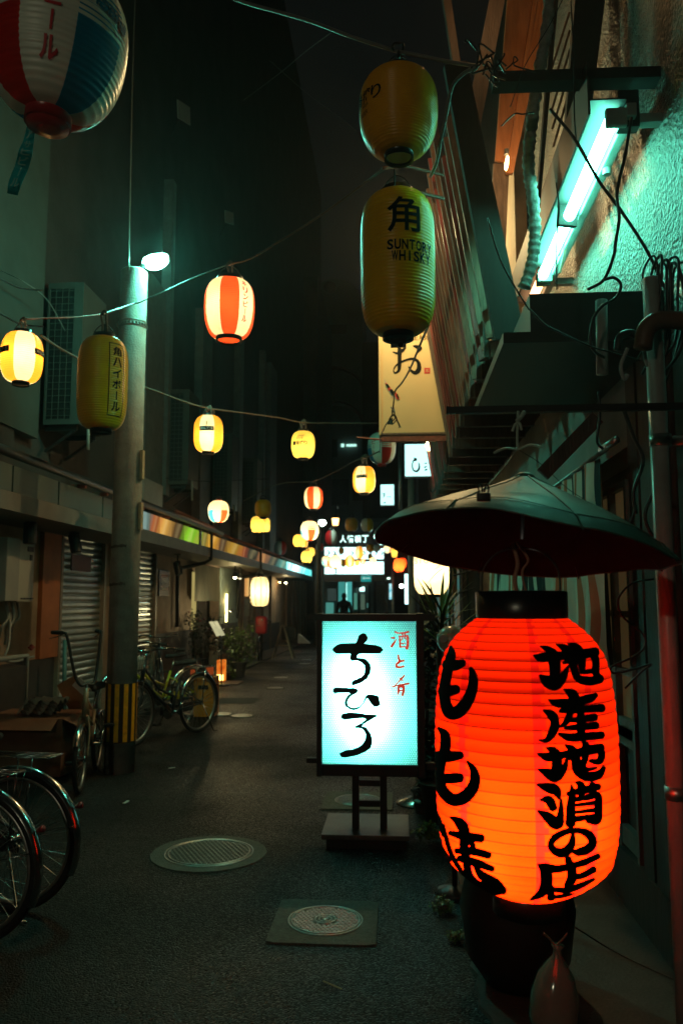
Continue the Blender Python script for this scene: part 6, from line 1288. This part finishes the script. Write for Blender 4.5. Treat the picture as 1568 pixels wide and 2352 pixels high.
# ================================================================== BICYCLES
TYRE = RUBBER; SPOKE = mat('spoke_steel', (.4, .42, .42), .3, .9, var=0)
def bicycle(label, loc, heading, paint, basket=False, rr_=.335, wb=1.07, handle='city', rack=True, group='bicycles parked along the shops', saddle_h=.78, seg=64, fenders=True, lean=0.):
    t = thing('bicycle', label, 'bicycle', loc, group, rz=heading)
    t.rotation_euler = (lean, 0, heading)
    B = lambda mb, n, m, par=t, sm=True, kind=None: mb.build(n, m, par, sm, kind, local=True)
    rw = Vector((-wb/2, 0, rr_)); fw = Vector((wb/2, 0, rr_)); bb = Vector((-.08, 0, .29)); st = Vector((-.2, 0, saddle_h-.16)); hd0 = Vector((wb/2-.13, 0, rr_+.36)); hd1 = Vector((wb/2-.17, 0, rr_+.5))
    Mx = Matrix.Rotation(R(90), 3, 'X')
    for (c, nm) in ((rw, 'rear_wheel'), (fw, 'front_wheel')):
        ring = lambda r_: [c+Vector((math.cos(2*math.pi*k/seg)*r_, 0, math.sin(2*math.pi*k/seg)*r_)) for k in range(seg)]
        mb = MB(); mb.lathe([(.018, -.045), (.028, -.035), (.018, -.02), (.018, .02), (.028, .035), (.018, .045)], 14, c, M=Mx); h = B(mb, nm, CHROME)
        mb = MB(); mb.tube(ring(rr_-.018), .0185, 10, closed=True); B(mb, 'tyre', TYRE, h)
        mb = MB(); mb.tube(ring(rr_-.042), .011, 8, closed=True); B(mb, 'rim', ALU, h)
        mb = MB()
        for k in range(32):
            a = 2*math.pi*k/32; o_ = .3*(1 if k % 4 < 2 else -1); s_ = .03*(1 if k % 2 else -1)
            mb.tube([c+Vector((math.cos(a+o_)*.024, s_, math.sin(a+o_)*.024)), c+Vector((math.cos(a)*(rr_-.05), 0, math.sin(a)*(rr_-.05)))], .0012, 4, caps=False)
        B(mb, 'spokes', SPOKE, h, kind='stuff')
        mb = MB(); a = R(35); q = c+Vector((math.cos(a)*rr_*.58, -.0, math.sin(a)*rr_*.58)); mb.lathe([(.001, -.006), (.02, -.005), (.02, .005), (.001, .006)], 12, q, M=Matrix.Rotation(R(90), 3, 'X') @ Matrix.Scale(1.6, 3, Vector((0, 1, 0)))); B(mb, 'spoke_reflector', mat('amber_reflector', (.4, .42, .36), .2) if 'amber_reflector' not in bpy.data.materials else bpy.data.materials['amber_reflector'], h)
    mb = MB(); mb.tube([hd0, hd0.lerp(bb, .45)+Vector((0, 0, -.03)), bb], .019, 8); mb.tube([hd1-Vector((.005, 0, .05)), hd1.lerp(bb, .5)+Vector((0, 0, -.01)), bb+Vector((-.02, 0, .16))], .015, 8); mb.tube([bb, st], .016, 8)
    for s_ in (-1, 1): mb.tube([bb+Vector((0, s_*.02, 0)), rw+Vector((.0, s_*.055, 0))], .009, 6); mb.tube([st+Vector((0, s_*.012, -.08)), rw+Vector((0, s_*.055, 0))], .008, 6)
    mb.tube([hd0-Vector((-.012, 0, .06)), hd1+Vector((-.01, 0, .03))], .022, 8); B(mb, 'frame', paint)
    mb = MB()
    for s_ in (-1, 1): mb.tube(smooth_line([hd0+Vector((.01, s_*.03, -.05)), hd0+Vector((.05, s_*.05, -.18)), fw+Vector((0, s_*.05, 0))]), .01, 6)
    mb.tube([hd0+Vector((.01, -.035, -.05)), hd0+Vector((.01, .035, -.05))], .012, 6); B(mb, 'fork', paint)
    if fenders:
        for (c, a0, a1, nm) in ((rw, 12, 200, 'rear_fender'), (fw, 20, 150, 'front_fender')):
            if nm == 'rear_fender': a0, a1 = 20, 205
            mb = MB(); vs = []; n_ = 30
            for i in range(n_+1):
                a = R(a0+(a1-a0)*i/n_)
                if nm == 'front_fender': a = R(30+(170-30)*i/n_)
                for (w, dr) in ((-.026, -.012), (-.018, .002), (0, .008), (.018, .002), (.026, -.012)): vs.append(c+Vector((math.cos(a)*(rr_+.012+dr), w, math.sin(a)*(rr_+.012+dr))))
            mb.add(vs, [(i*5+j, i*5+j+1, (i+1)*5+j+1, (i+1)*5+j) for i in range(n_) for j in range(4)]); B(mb, nm, CHROME)
        mb = MB()
        for s_ in (-1, 1):
            for a in (R(100), R(165)): mb.tube([rw+Vector((0, s_*.05, 0)), rw+Vector((math.cos(a)*(rr_+.01), s_*.028, math.sin(a)*(rr_+.01)))], .0025, 5)
        B(mb, 'fender_stay', CHROME, kind='stuff')
        mb = MB(); a = R(152); q = rw+Vector((math.cos(a)*(rr_+.03), 0, math.sin(a)*(rr_+.03))); mb.lathe([(.01, -.0), (.016, .025), (.016, .032)], 14, q, M=Matrix.Rotation(R(-70), 3, 'Y')); B(mb, 'tail_reflector', mat('red_reflector', (.18, .008, .008), .3) if 'red_reflector' not in bpy.data.materials else bpy.data.materials['red_reflector'])
    sc_ = Vector((-.25, 0, saddle_h+.02)); mb = MB(); mb.tube([st-Vector((0, 0, .05)), sc_-Vector((0, 0, .03))], .013, 8); B(mb, 'seat_post', CHROME)
    mb = MB(); vs = []; 
    for i in range(9):
        u = i/8; x = .13-.27*u; w = .02+.085*max(0, (u-.25)/.75)**.8; w = w if u < .95 else w*.8
        for k in range(10):
            a = 2*math.pi*k/10; vs.append(sc_+Vector((x, w*math.cos(a), .028*math.sin(a)*(1.15 if math.sin(a) > 0 else .8)+.012*u*u)))
    mb.add(vs, [(i*10+k, i*10+(k+1) % 10, (i+1)*10+(k+1) % 10, (i+1)*10+k) for i in range(8) for k in range(10)]+[tuple(range(10))[::-1], tuple(80+k for k in range(10))]); B(mb, 'saddle', RUBBER)
    hb = hd1+Vector((-.03, 0, .12 if handle == 'city' else .06))
    mb = MB(); mb.tube([hd1, hb], .012, 8)
    if handle == 'city':
        for s_ in (-1, 1): mb.tube(smooth_line([hb, hb+Vector((.06, s_*.12, .03)), hb+Vector((-.02, s_*.25, .05)), hb+Vector((-.22, s_*.28, .02))]), .011, 8)
        ends = [hb+Vector((-.22, s_*.28, .02)) for s_ in (-1, 1)]; dirs_ = [Vector((-1, s_*.1, -.1)) for s_ in (-1, 1)]
    else:
        RZ = Matrix.Rotation(R(38), 3, 'Z')
        for s_ in (-1, 1): mb.tube(smooth_line([hb, hb+RZ @ Vector((.0, s_*.06, .0)), hb+RZ @ Vector((-.03, s_*.1, .1)), hb+RZ @ Vector((-.07, s_*.15, .38)), hb+RZ @ Vector((-.1, s_*.17, .42)), hb+RZ @ Vector((-.2, s_*.19, .42))]), .0125, 8)
        ends = [hb+RZ @ Vector((-.2, s_*.19, .42)) for s_ in (-1, 1)]; dirs_ = [RZ @ Vector((-1, s_*.3, .0)) for s_ in (-1, 1)]
    hbo = B(mb, 'handlebar', CHROME if handle == 'city' else BLACK)
    for e_, d_ in zip(ends, dirs_):
        mb = MB(); mb.tube([e_-d_.normalized()*.08, e_, e_+d_.normalized()*.04], [.016, .017, .015], 8); B(mb, 'grip', RUBBER, hbo)
        mb = MB(); mb.tube(smooth_line([e_-d_*.1+Vector((.02, 0, -.005)), e_-d_*.04+Vector((.04, 0, -.03)), e_+d_*.05+Vector((.03, 0, -.05))]), .005, 6); B(mb, 'brake_lever', CHROME, hbo)
    if rack:
        mb = MB()
        for yy in (-.06, -.02, .02, .06): mb.tube([rw+Vector((-.2, yy, rr_+.07)), rw+Vector((.17, yy, rr_+.07))], .004, 6)
        for xx in (-.2, -.02, .17): mb.tube([rw+Vector((xx, -.065, rr_+.07)), rw+Vector((xx, .065, rr_+.07))], .005, 6)
        for s_ in (-1, 1): mb.tube([rw+Vector((-.04, s_*.06, rr_+.07)), rw+Vector((0, s_*.055, 0))], .005, 6)
        B(mb, 'carrier_rack', CHROME)
    mb = MB(); mb.box(-wb/2+.02, .03, -.075, -.06, .25, .35, bev=.007); B(mb, 'chain_guard', paint)
    mb = MB(); mb.lathe([(.085, -.004), (.09, 0), (.085, .004)], 24, bb+Vector((0, -.05, 0)), M=Mx); mb.tube([bb+Vector((0, -.09, 0)), bb+Vector((.1, -.095, -.14))], .009, 6); mb.tube([bb+Vector((0, .08, 0)), bb+Vector((-.1, .085, .14))], .009, 6); mb.tube([bb+Vector((0, -.09, 0)), bb+Vector((0, .08, 0))], .014, 8); B(mb, 'crank', CHROME)
    for s_, q in ((-1, bb+Vector((.1, -.14, -.14))), (1, bb+Vector((-.1, .13, .14)))): mb = MB(); mb.box(q.x-.04, q.x+.04, q.y-.045, q.y+.045, q.z-.012, q.z+.012, bev=.004); B(mb, 'pedal', RUBBER, sm=False)
    mb = MB(); mb.tube([rw+Vector((.0, .06, -.01)), rw+Vector((-.12, .13, -rr_+.012)), rw+Vector((-.17, .14, -rr_+.012))], .007, 6); B(mb, 'kickstand', CHROME)
    if basket:
        bx, bz = fw.x+.02, rr_+.42; mb = MB(); n_ = 7
        for lv in range(6):
            z = bz+.22*lv/5; k = .75+.25*lv/5; c4 = [Vector((bx-.04-.10*k+.04, -.17*k, z)), Vector((bx+.16*k, -.17*k, z)), Vector((bx+.16*k, .17*k, z)), Vector((bx-.10*k, .17*k, z))]; mb.tube(c4, .0028 if lv < 5 else .006, 5, closed=True)
        for i in range(n_+1):
            u = i/n_
            for (fx, fy) in ((None, -1), (None, 1)): x0 = -.10+.26*u; mb.tube([Vector((bx+x0*.75, fy*.1275, bz)), Vector((bx+x0, fy*.17, bz+.22))], .002, 4)
            for fx in (-.10, .16): y0 = -.17+.34*u; mb.tube([Vector((bx+fx*.75, y0*.75, bz)), Vector((bx+fx, y0, bz+.22))], .002, 4)
        B(mb, 'basket', BLACK)
        mb = MB(); mb.box(bx-.07, bx+.11, -.11, .11, bz+.02, bz+.17, bev=.03); B(mb, 'basket_liner', mat('pale_bag', (.3, .33, .3), .8), sm=True)
    return t
BPAINT = mat('dark_bike_paint', (.03, .035, .04), .3, .3, var=.1); YPAINT = mat('lime_bike_paint', (.45, .48, .03), .35, var=.1)
q = PG(455, 1682); u = Vector((-.42, -.9, 0)).normalized(); mid_ = q+u*.535
bicycle('dark city bicycle with wire basket, just right of the striped pole', mid_, math.atan2(u.y, u.x), BPAINT, basket=True)
bicycle('lime yellow bicycle behind the dark one by the right shutter', Vector((-3.0, 9.9, 0)), math.atan2(-.8, -.6), YPAINT, basket=False, seg=40)
q = PG(28, 2092); u = Vector((-1, .14, 0)).normalized(); bicycle('bicycle with chrome rear fender and rack, cut off by the left edge', q+u*.535, math.atan2(u.y, u.x), BPAINT)
q = PG(-62, 2165); bicycle('nearest bicycle at the lower left corner, only its rear wheel showing', q+u*.535, math.atan2(u.y, u.x)-.05, BPAINT)
q = PG(182, 1822); u = Vector((.22, -1, 0)).normalized(); bicycle('small bicycle with tall dark handlebars, left of the striped pole', q-u*.44, math.atan2(u.y, u.x), mat('tan_bike_paint', (.22, .14, .08), .4, var=.2), rr_=.26, wb=.88, handle='high', rack=False, saddle_h=.72, seg=48)
bicycle('dark bicycle standing below the red box near the white lantern', Vector((-3.55, 20.4, 0)), math.atan2(-1, .15), BPAINT, seg=32)
bicycle('dark bicycle further back beside the planters', Vector((-3.6, 11.9, 0)), math.atan2(-.9, .3), BPAINT, seg=32)

# ================================================================== PLANTS
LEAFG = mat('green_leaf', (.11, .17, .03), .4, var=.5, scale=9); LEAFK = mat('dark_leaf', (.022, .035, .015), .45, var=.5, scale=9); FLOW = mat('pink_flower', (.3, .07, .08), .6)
def leaf_verts(c, d, up, L, w):
    s_ = d.cross(up).normalized()*w; return [c, c+d*L*.45+s_+up*L*.08, c+d*L-up*L*.06, c+d*L*.45-s_+up*L*.08]
def shrub(label, c, rx, rz_, n, m, L=.05, pot=None, flowers=0, name='potted_shrub', ry=None, seed=1):
    random.seed(seed); c = Vector(c); t = thing(name, label, 'plant', Vector((c.x, c.y, 0))); ry = ry or rx
    mb = MB(); clumps = [Vector((random.gauss(0, .5)*rx, random.gauss(0, .5)*ry, random.uniform(-.9, .9)*rz_)) for _ in range(max(5, n//45))]
    for i in range(n):
        k = random.choice(clumps); p = c+k+Vector((random.gauss(0, .22)*rx, random.gauss(0, .22)*ry, random.gauss(0, .2)*rz_))
        d = Vector((random.uniform(-1, 1), random.uniform(-1, 1), random.uniform(-.5, .7))).normalized(); up_ = Vector((random.uniform(-.4, .4), random.uniform(-.4, .4), 1)).normalized()
        l_ = L*random.uniform(.6, 1.4); mb.add(leaf_verts(p, d, up_, l_, l_*.3), [(0, 1, 2, 3)])
    mb.build('foliage', m, t, kind='stuff')
    mb = MB()
    for k in clumps[:14]: mb.tube(smooth_line([Vector((c.x, c.y, max(.02, c.z-rz_*1.4))), c+k*.4-Vector((0, 0, rz_*.3)), c+k]), [.008]*7+[.006]*3+[.004]*3, 5)
    mb.build('stems', WOODD, t, kind='stuff')
    if flowers:
        for i in range(flowers):
            k = random.choice(clumps); p = c+k+Vector((random.gauss(0, .3)*rx, random.gauss(0, .3)*ry, random.gauss(0, .2)*rz_)); mb = MB()
            mb.lathe([(.001, -.01), (.022, .0), (.03, .02), (.012, .012)], 7, p); mb.build('flower', FLOW, t)
    if pot:
        mb = MB(); mb.lathe([(pot*.75, .001), (pot, pot*1.5), (pot*1.08, pot*1.5), (pot*1.08, pot*1.7), (pot*.9, pot*1.7)], 24, (c.x, c.y, 0)); mb.build('pot', mat('dark_pot', (.05, .04, .035), .6) if 'dark_pot' not in bpy.data.materials else bpy.data.materials['dark_pot'], t)
    return t
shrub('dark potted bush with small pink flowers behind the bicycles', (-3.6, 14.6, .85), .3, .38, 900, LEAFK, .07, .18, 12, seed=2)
shrub('bright green potted shrub right of the menu stand', P(548, 1490, 16.0), .26, .42, 900, LEAFG, .075, .17, seed=3)
shrub('low light green plant in front of the orange planter lamp', P(522, 1552, 15.2), .14, .12, 260, LEAFG, .06, .09, seed=4)
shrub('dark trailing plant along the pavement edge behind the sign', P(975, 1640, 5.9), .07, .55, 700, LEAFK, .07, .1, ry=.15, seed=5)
shrub('small weed clump growing at the pavement edge by the sign base', PG(985, 1935)+Vector((0, 0, .07)), .08, .06, 260, LEAFG, .03, name='weed', seed=6)
shrub('bright green weed at the broken pavement edge, nearest the lantern', PG(1018, 2100)+Vector((0, 0, .05)), .05, .04, 240, mat('weed_leaf', (.07, .14, .02), .4, var=.4), .022, name='weed', seed=7)
shrub('darker weed just below the bright one at the pavement edge', PG(1046, 2165)+Vector((0, 0, .03)), .04, .03, 160, LEAFG, .02, name='weed', seed=8)
# spiky yucca: each blade a piece
random.seed(21); yc = P(1008, 1440, 5.7)
t = thing('yucca', 'spiky long-leaved plant glowing green between the sign and the red lantern', 'plant', (yc.x, yc.y, 0))
for k in range(58):
    a = random.uniform(0, 2*math.pi); el = random.uniform(-.35, 1.25); L = random.uniform(.28, .5); st_ = yc+Vector((random.uniform(-.02, .02), random.uniform(-.02, .02), random.uniform(-.12, .1)))
    d = Vector((math.cos(a)*math.cos(el), math.sin(a)*math.cos(el)*.8, math.sin(el))); sd = d.cross(Vector((0, 0, 1))).normalized(); vs = []
    for j in range(7):
        u_ = j/6; p = st_+d*L*u_-Vector((0, 0, .22*L*u_*u_*(1.2-el*.5))); w = .010*math.sin(math.pi*(.15+.85*u_))*1.1+.0008
        vs += [p+sd*w, p-sd*w]
    mb = MB(); mb.add(vs, [(2*j, 2*j+1, 2*j+3, 2*j+2) for j in range(6)]); mb.build('leaf', LEAFG if random.random() < .7 else LEAFK, t, True)
mb = MB(); mb.tube([Vector((yc.x, yc.y, .25)), yc-Vector((0, 0, .1))], [.03, .02], 8); mb.build('trunk', WOODD, t, True)
mb = MB(); mb.lathe([(.11, .0), (.15, .26), (.16, .26), (.13, .25)], 20, (yc.x, yc.y, 0)); mb.build('pot', bpy.data.materials['dark_pot'], t, True)
# second: spiky plant further up behind the umbrella rim
yc = P(1035, 1300, 6.6); t = thing('yucca', 'taller thin-leaved plant in front of the white shop lantern', 'plant', (yc.x, yc.y, 0))
for k in range(34):
    a = random.uniform(0, 2*math.pi); el = random.uniform(-.1, 1.1); L = random.uniform(.25, .42); d = Vector((math.cos(a)*math.cos(el), math.sin(a)*math.cos(el)*.8, math.sin(el))); sd = d.cross(Vector((0, 0, 1))).normalized(); vs = []
    for j in range(7):
        u_ = j/6; p = yc+d*L*u_-Vector((0, 0, .35*L*u_*u_)); w = .006*math.sin(math.pi*(.15+.85*u_))+.0006; vs += [p+sd*w, p-sd*w]
    mb = MB(); mb.add(vs, [(2*j, 2*j+1, 2*j+3, 2*j+2) for j in range(6)]); mb.build('leaf', LEAFK if random.random() < .6 else LEAFG, t, True)
mb = MB(); mb.tube(smooth_line([Vector((yc.x, yc.y, 0)), yc-Vector((.02, 0, .7)), yc]), .012, 6); mb.build('trunk', WOODD, t, True)
# trellis of thin sticks beside it
for (a_, b_, lab) in (((1068, 1250), (1078, 1420), 'thin upright stick right of the tall plant'), ((1040, 1322), (1092, 1308), 'thin cross stick of the plant support, upper'), ((1052, 1362), (1090, 1350), 'thin cross stick of the plant support, lower')):
    mb = MB(); mb.tube([D(*a_, 6.2), D(*b_, 6.2)], .008, 5); tag(mb.build('plant_stick', BLACK), lab, 'stick')
mb = MB(); mb.box(1.0, 1.1, 6.9, 7.1, .3, 2.1); tag(mb.build('door_post', mat('pale_post', (.3, .32, .26), .7)), 'pale upright board seen between plant and curtain', 'post')
mb = MB(); q = P(1044, 1330, 6.9); mb.box(q.x-.02, q.x+.02, 6.9, 6.93, q.z-.15, q.z+.12, bev=.008); tag(mb.build('orange_tag', WOODO, smooth=True), 'small orange hanging strip behind the spiky plant', 'tag')

# ================================================================== THINGS ALONG THE LEFT SHOPS
# menu stand
q = P(497, 1444, 14.2); t = thing('menu_stand', 'slanted lit menu board on a thin black pole among the plants', 'menu stand', (q.x, 14.2, 0))
a_, b_ = P(481, 1427, 14.2), P(506, 1461, 14.0)
MEN = glow_panel('glowing_menu_page', (.85, .78, .42), (.62, .6, .33), .75, 6, (1, 1, 1))  # pages glow by themselves to pass for lamp-lit paper
for (x0, x1) in ((0, 9.5), (10.5, 19)):
    mb = MB(); pts = [P(480+x0, 1428-x0*.1, 14.2), P(480+x1, 1428-x1*.1, 14.2), P(497+x1, 1459-x1*.1, 14.05), P(497+x0, 1461-x0*.1, 14.05)]
    mb.hexa([p+Vector((0, .03, -.01)) for p in pts]+pts); mb.build('page', MEN, t)
mb = MB(); mb.tube([q+Vector((.08, .05, -.1)), Vector((q.x+.1, 14.25, .02))], .012, 8); mb.lathe([(.16, .001), (.15, .02), (.02, .03)], 20, (q.x+.1, 14.25, 0)); mb.build('pole', BLACK, t, True)
lq = P(532, 1405, 15.0); mb = MB(); mb.tube(smooth_line([q+Vector((.08, .05, -.1)), q+Vector((.15, .1, .3)), lq]), .006, 6); mb.lathe([(.015, .04), (.04, -.01)], 10, lq, cap=False); mb.build('added_clip_lamp', BLACK, t, True)  # clip lamp added to brighten the green shrub
lightobj('bulb_light', t, lq-Vector((0, 0, .03)), 14, (1, .85, .45), .03)
# glowing orange planter lamp
a_, b_ = P(497, 1565, 14.6), P(516, 1516, 14.6); t = thing('planter_lamp', 'glowing orange box lamp among the potted plants', 'lamp', (a_.x, 14.6, 0))
mb = MB(); mb.box(a_.x, b_.x, 14.6, 14.75, max(.02, a_.z), b_.z, bev=.01); mb.build('shade', glow_panel('orange_box', (1, .28, .03), (.7, .12, .01), .9, 9, (1, 1, 1)), t)
mb = MB(); mb.box(a_.x+.01, b_.x-.02, 14.58, 14.597, max(.03, a_.z+.02), a_.z+.12); mb.build('bulb', glow('orange_bulb', (1, .75, .2), 5), t)
mb = MB(); mb.box(a_.x-.02, b_.x+.3, 14.3, 14.9, .001, .02); mb.build('base', WOODW, t)
t = thing('planter_lamp', 'dim red-orange low box left of the glowing planter lamp', 'lamp', (a_.x-.4, 14.3, 0))
mb = MB(); mb.box(a_.x-.45, a_.x-.05, 14.45, 14.6, .1, .3, bev=.01); mb.build('shade', glow('dim_orange', (.6, .1, .02), .35), t); mb = MB(); mb.box(a_.x-.46, a_.x-.04, 14.44, 14.61, .0, .099); mb.build('base', WOODD, t)
# orange crate behind the wheel
a_, b_ = P(445, 1612, 10.3), P(491, 1556, 10.3); t = thing('crate', 'orange plastic crate standing behind the rear bicycle wheel', 'crate', (a_.x, 10.3, 0))
CRT = mat('orange_plastic', (.55, .2, .03), .45, var=.2); zc_ = b_.z
for (x0, x1, y0, y1) in ((a_.x, b_.x, 10.3, 10.32), (a_.x, b_.x, 10.6, 10.62), (a_.x, a_.x+.02, 10.321, 10.599), (b_.x-.02, b_.x, 10.321, 10.599)): mb = MB(); mb.box(x0, x1, y0, y1, 0.02, zc_); mb.build('side_panel', CRT, t)
mb = MB(); mb.box((a_.x+b_.x)/2-.07, (a_.x+b_.x)/2+.06, 10.292, 10.2995, zc_-.15, zc_-.1); mb.build('hand_hole', BLACK, t)
mb = MB(); mb.box(a_.x+.0, b_.x-.0, 10.28, 10.299, zc_-.03, zc_); mb.build('rim', CRT, t)
# red box and a-boards
q = P(599, 1436, 19.8); t = thing('red_box', 'red rounded box glowing dimly under the white lantern', 'box', (q.x, 19.8, q.z-.25))
mb = MB(); mb.box(q.x-.14, q.x+.14, 19.8, 20.05, q.z-.22, q.z+.22, bev=.06); mb.build('body', mat('red_enamel', (.5, .02, .03), .4), t, True)
mb = MB(); mb.lathe([(.02, -.02), (.02, .02)], 10, q+Vector((.03, -.01, .13)), M=Matrix.Rotation(R(90), 3, 'X')); mb.build('latch', CHROME, t); mb = MB(); mb.tube([Vector((q.x, 19.95, 0)), Vector((q.x, 19.95, q.z-.2))], .03, 8); mb.build('post', BLACK, t)
def aboard(label, px, py0, py1, Y, w, m):
    a_ = P(px, py1, Y); h = P(px, py0, Y).z; x = a_.x; t = thing('a_board', label, 'sign board', (x, Y, 0))
    for s_ in (-1, 1):
        mb = MB(); mb.plank((x+s_*w, Y-.0, .0), (x+s_*.02, Y, h), .03, .03, up=(0, 1, 0)); mb.build('leg', m, t)
        mb = MB(); mb.plank((x+s_*w+.0, Y+.5, .0), (x+s_*.02, Y+.04, h), .03, .03, up=(0, 1, 0)); mb.build('leg', m, t)
    mb = MB(); mb.plank((x-w*.6, Y+.0, h*.4), (x+w*.6, Y, h*.4), .03, .02, up=(0, 1, 0)); mb.build('brace', m, t)
    mb = MB(); mb.box(x-w*.2, x+w*1.1, Y+.25, Y+.27, h*.55, h*.95); mb.build('board', mat('slate', (.05, .045, .04), .8), t); return t
aboard('pale wooden A-frame board standing by the far left shop', 648, 1436, 1503, 20.8, .27, mat('pale_wood', (.4, .34, .26), .7))
q = P(694, 1478, 26); mb = MB(); mb.hexa([q+Vector(v) for v in ((-.15, 0, 0), (.25, 0, 0), (.25, .3, 0), (-.15, .3, 0), (-.15, 0, .3), (-.1, 0, .3), (-.1, .3, .3), (-.15, .3, .3))]); tag(mb.build('sloped_board', WHITEP), 'small pale wedge-shaped board on the far pavement', 'board')
# cardboard box with egg trays
CARD = mat('cardboard', (.2, .1, .06), .85, var=.3, scale=4); t = thing('cardboard_box', 'brown cardboard box in the shadow left of the small bicycle', 'box', (-3.3, 6.9, 0))
mb = MB(); mb.box(-3.72, -2.86, 6.75, 7.35, .02, .5); mb.build('body', CARD, t)
mb = MB(); mb.plank((-2.86, 7.05, .5), (-2.72, 7.05, .44), .6, .006, up=(0, 0, 1)); mb.build('flap', CARD, t); mb = MB(); mb.plank((-3.3, 6.75, .5), (-3.3, 6.62, .42), .8, .006, up=(0, 0, 1)); mb.build('flap', CARD, t)
EGG = mat('pulp_tray', (.4, .38, .33), .9, var=.2)
for lv in range(4):
    mb = MB(); n_ = 6; x0, y0 = -3.3+.015*lv, 6.82+.01*lv; vs = []; s_ = .052
    for j in range(n_+1):
        for i in range(n_+1): vs.append((x0+i*s_, y0+j*s_*.9, .52+lv*.028+(.042 if (i+j) % 2 else .0)))
    mb.add(vs, [(j*(n_+1)+i, j*(n_+1)+i+1, (j+1)*(n_+1)+i+1, (j+1)*(n_+1)+i) for j in range(n_) for i in range(n_)])
    tag(mb.build('egg_tray', EGG), ('lowest', 'second', 'third', 'topmost')[lv]+' pale egg tray in the stack on the cardboard box', 'egg tray', 'egg trays stacked on the box')
mb = MB(); mb.box(-3.95, -3.6, 5.6, 7.6, 0, .88); tag(mb.build('cabinet', DADO), 'low dark cabinet against the left wall behind the cardboard box', 'cabinet')
q = P(180, 1592, 7.4); mb = MB(); mb.plank(q+Vector((-.12, 0, .12)), q+Vector((.12, 0, -.3)), .2, .01, up=(0, 1, 0)); tag(mb.build('brown_bag', mat('tan_bag', (.35, .18, .08), .6)), 'tan paper sheet tucked behind the small bicycle handlebars', 'paper')
mb = MB(); q = P(186, 1575, 7.3); mb.plank(q+Vector((-.05, 0, .04)), q+Vector((.07, 0, -.06)), .1, .006, up=(0, 1, 0)); tag(mb.build('paper_slip', WHITEP), 'small white slip of paper behind the small bicycle', 'paper')
mb = MB(); a_, b_ = P(150, 1470, 8.6), P(147, 1680, 8.6); mb.tube([a_, Vector((b_.x, 8.6, 0))], .025, 8); tag(mb.build('bollard_pipe', mat('teal_pipe', (.05, .13, .12), .5), smooth=True), 'slim teal post behind the small bicycle', 'post')

# ================================================================== THINGS ALONG THE RIGHT
q = P(1035, 1470, 4.3); t = thing('globe_lamp', 'unlit pale round globe half hidden behind the red lantern', 'lamp', q)
mb = MB(); mb.lathe([(.075*math.cos(R(a)), .075*math.sin(R(a))) for a in range(-88, 89, 11)], 28, q); mb.build('globe', mat('milk_glass', (.32, .36, .28), .25, var=.1), t, True); mb = MB(); mb.tube([q-Vector((0, 0, .07)), Vector((q.x, q.y, .02))], .014, 8); mb.lathe([(.1, .0), (.09, .03), (.02, .05)], 20, (q.x, q.y, 0)); mb.build('stem', BLACK, t, True)
q = P(1017, 1467, 4.2); mb = MB(); mb.lathe([(.02, -.004), (.022, 0), (.02, .004)], 18, q, M=Matrix.Rotation(R(90), 3, 'X')); tag(mb.build('disc', mat('pale_disc', (.3, .4, .36), .5)), 'small pale disc beside the unlit globe', 'disc')
q = PG(968, 1845); t = thing('round_stand', 'round shiny metal base plate with a short post behind the standing sign', 'stand', q)
mb = MB(); mb.lathe([(.19, .0), (.188, .012), (.06, .05), (.02, .07), (.02, .5)], 32, q); mb.build('plate', mat('dark_chrome', (.25, .27, .27), .22, .9, var=.2), t, True)
# dark round pot and ceramic bottle under the red lantern
mb = MB(); q = Vector((P(1200, 2100, 3.2).x, 3.35, 0)); mb.lathe([(.13, .02), (.2, .12), (.225, .3), (.2, .42), (.22, .45), (.2, .45), (.18, .3)], 40, q); tag(mb.build('pot', mat('black_glaze', (.015, .015, .016), .4, var=.2), smooth=True), 'large black pot standing in shadow under the red lantern', 'pot')
q = PG(1268, 2400); q = Vector((q.x, q.y, .018)); t = thing('ceramic_bottle', 'pale egg-shaped ceramic bottle at the bottom right with a teal glint', 'bottle', q)
hh = P(1268, 2190, q.y).z; Mb = Matrix.Rotation(R(5), 3, 'Y')
mb = MB(); mb.lathe([(.05, 0), (.07, .02), (.084, hh*.25), (.08, hh*.5), (.06, hh*.72), (.03, hh*.86), (.016, hh*.92), (.014, hh*.99), (.022, hh*1.04)], 36, q, M=Mb); mb.build('body', mat('cream_glaze', (.14, .2, .17), .14, var=.25, scale=6, coat=.6), t, True)
mb = MB(); mb.tube(smooth_line([q+Vector((.02, 0, hh*1.02)), q+Vector((.0, 0, hh*1.1)), q+Vector((-.02, .0, hh*1.16))]), .004, 5); mb.tube(smooth_line([q+Vector((.02, 0, hh*1.02)), q+Vector((.05, 0, hh*1.12)), q+Vector((.06, 0, hh*1.17))]), .004, 5); mb.build('dry_stem', WOODW, t, True)
cable('cable', 'thin cord sagging across the dark bottom right corner', [D(1320, 2130, 2.9), D(1400, 2180, 2.9), D(1480, 2220, 2.8), D(1570, 2260, 2.7)], .003, CABLE)

# ================================================================== HAZE ADDED FOR LAMP HALOS AND LIFTED BLACKS
m = bpy.data.materials.new('bloom_haze'); m.use_nodes = True; nt = m.node_tree
for n in list(nt.nodes):
    if n.type == 'BSDF_PRINCIPLED': nt.nodes.remove(n)
pv = nt.nodes.new('ShaderNodeVolumePrincipled'); pv.inputs['Color'].default_value = (.9, .95, .95, 1); pv.inputs['Density'].default_value = .0014; pv.inputs['Anisotropy'].default_value = .8
nt.links.new(pv.outputs[0], nt.nodes['Material Output'].inputs['Volume'])
mb = MB(); mb.box(-60, 60, -20, 150, -1, 40); hz = mb.build('haze', m, kind='stuff')
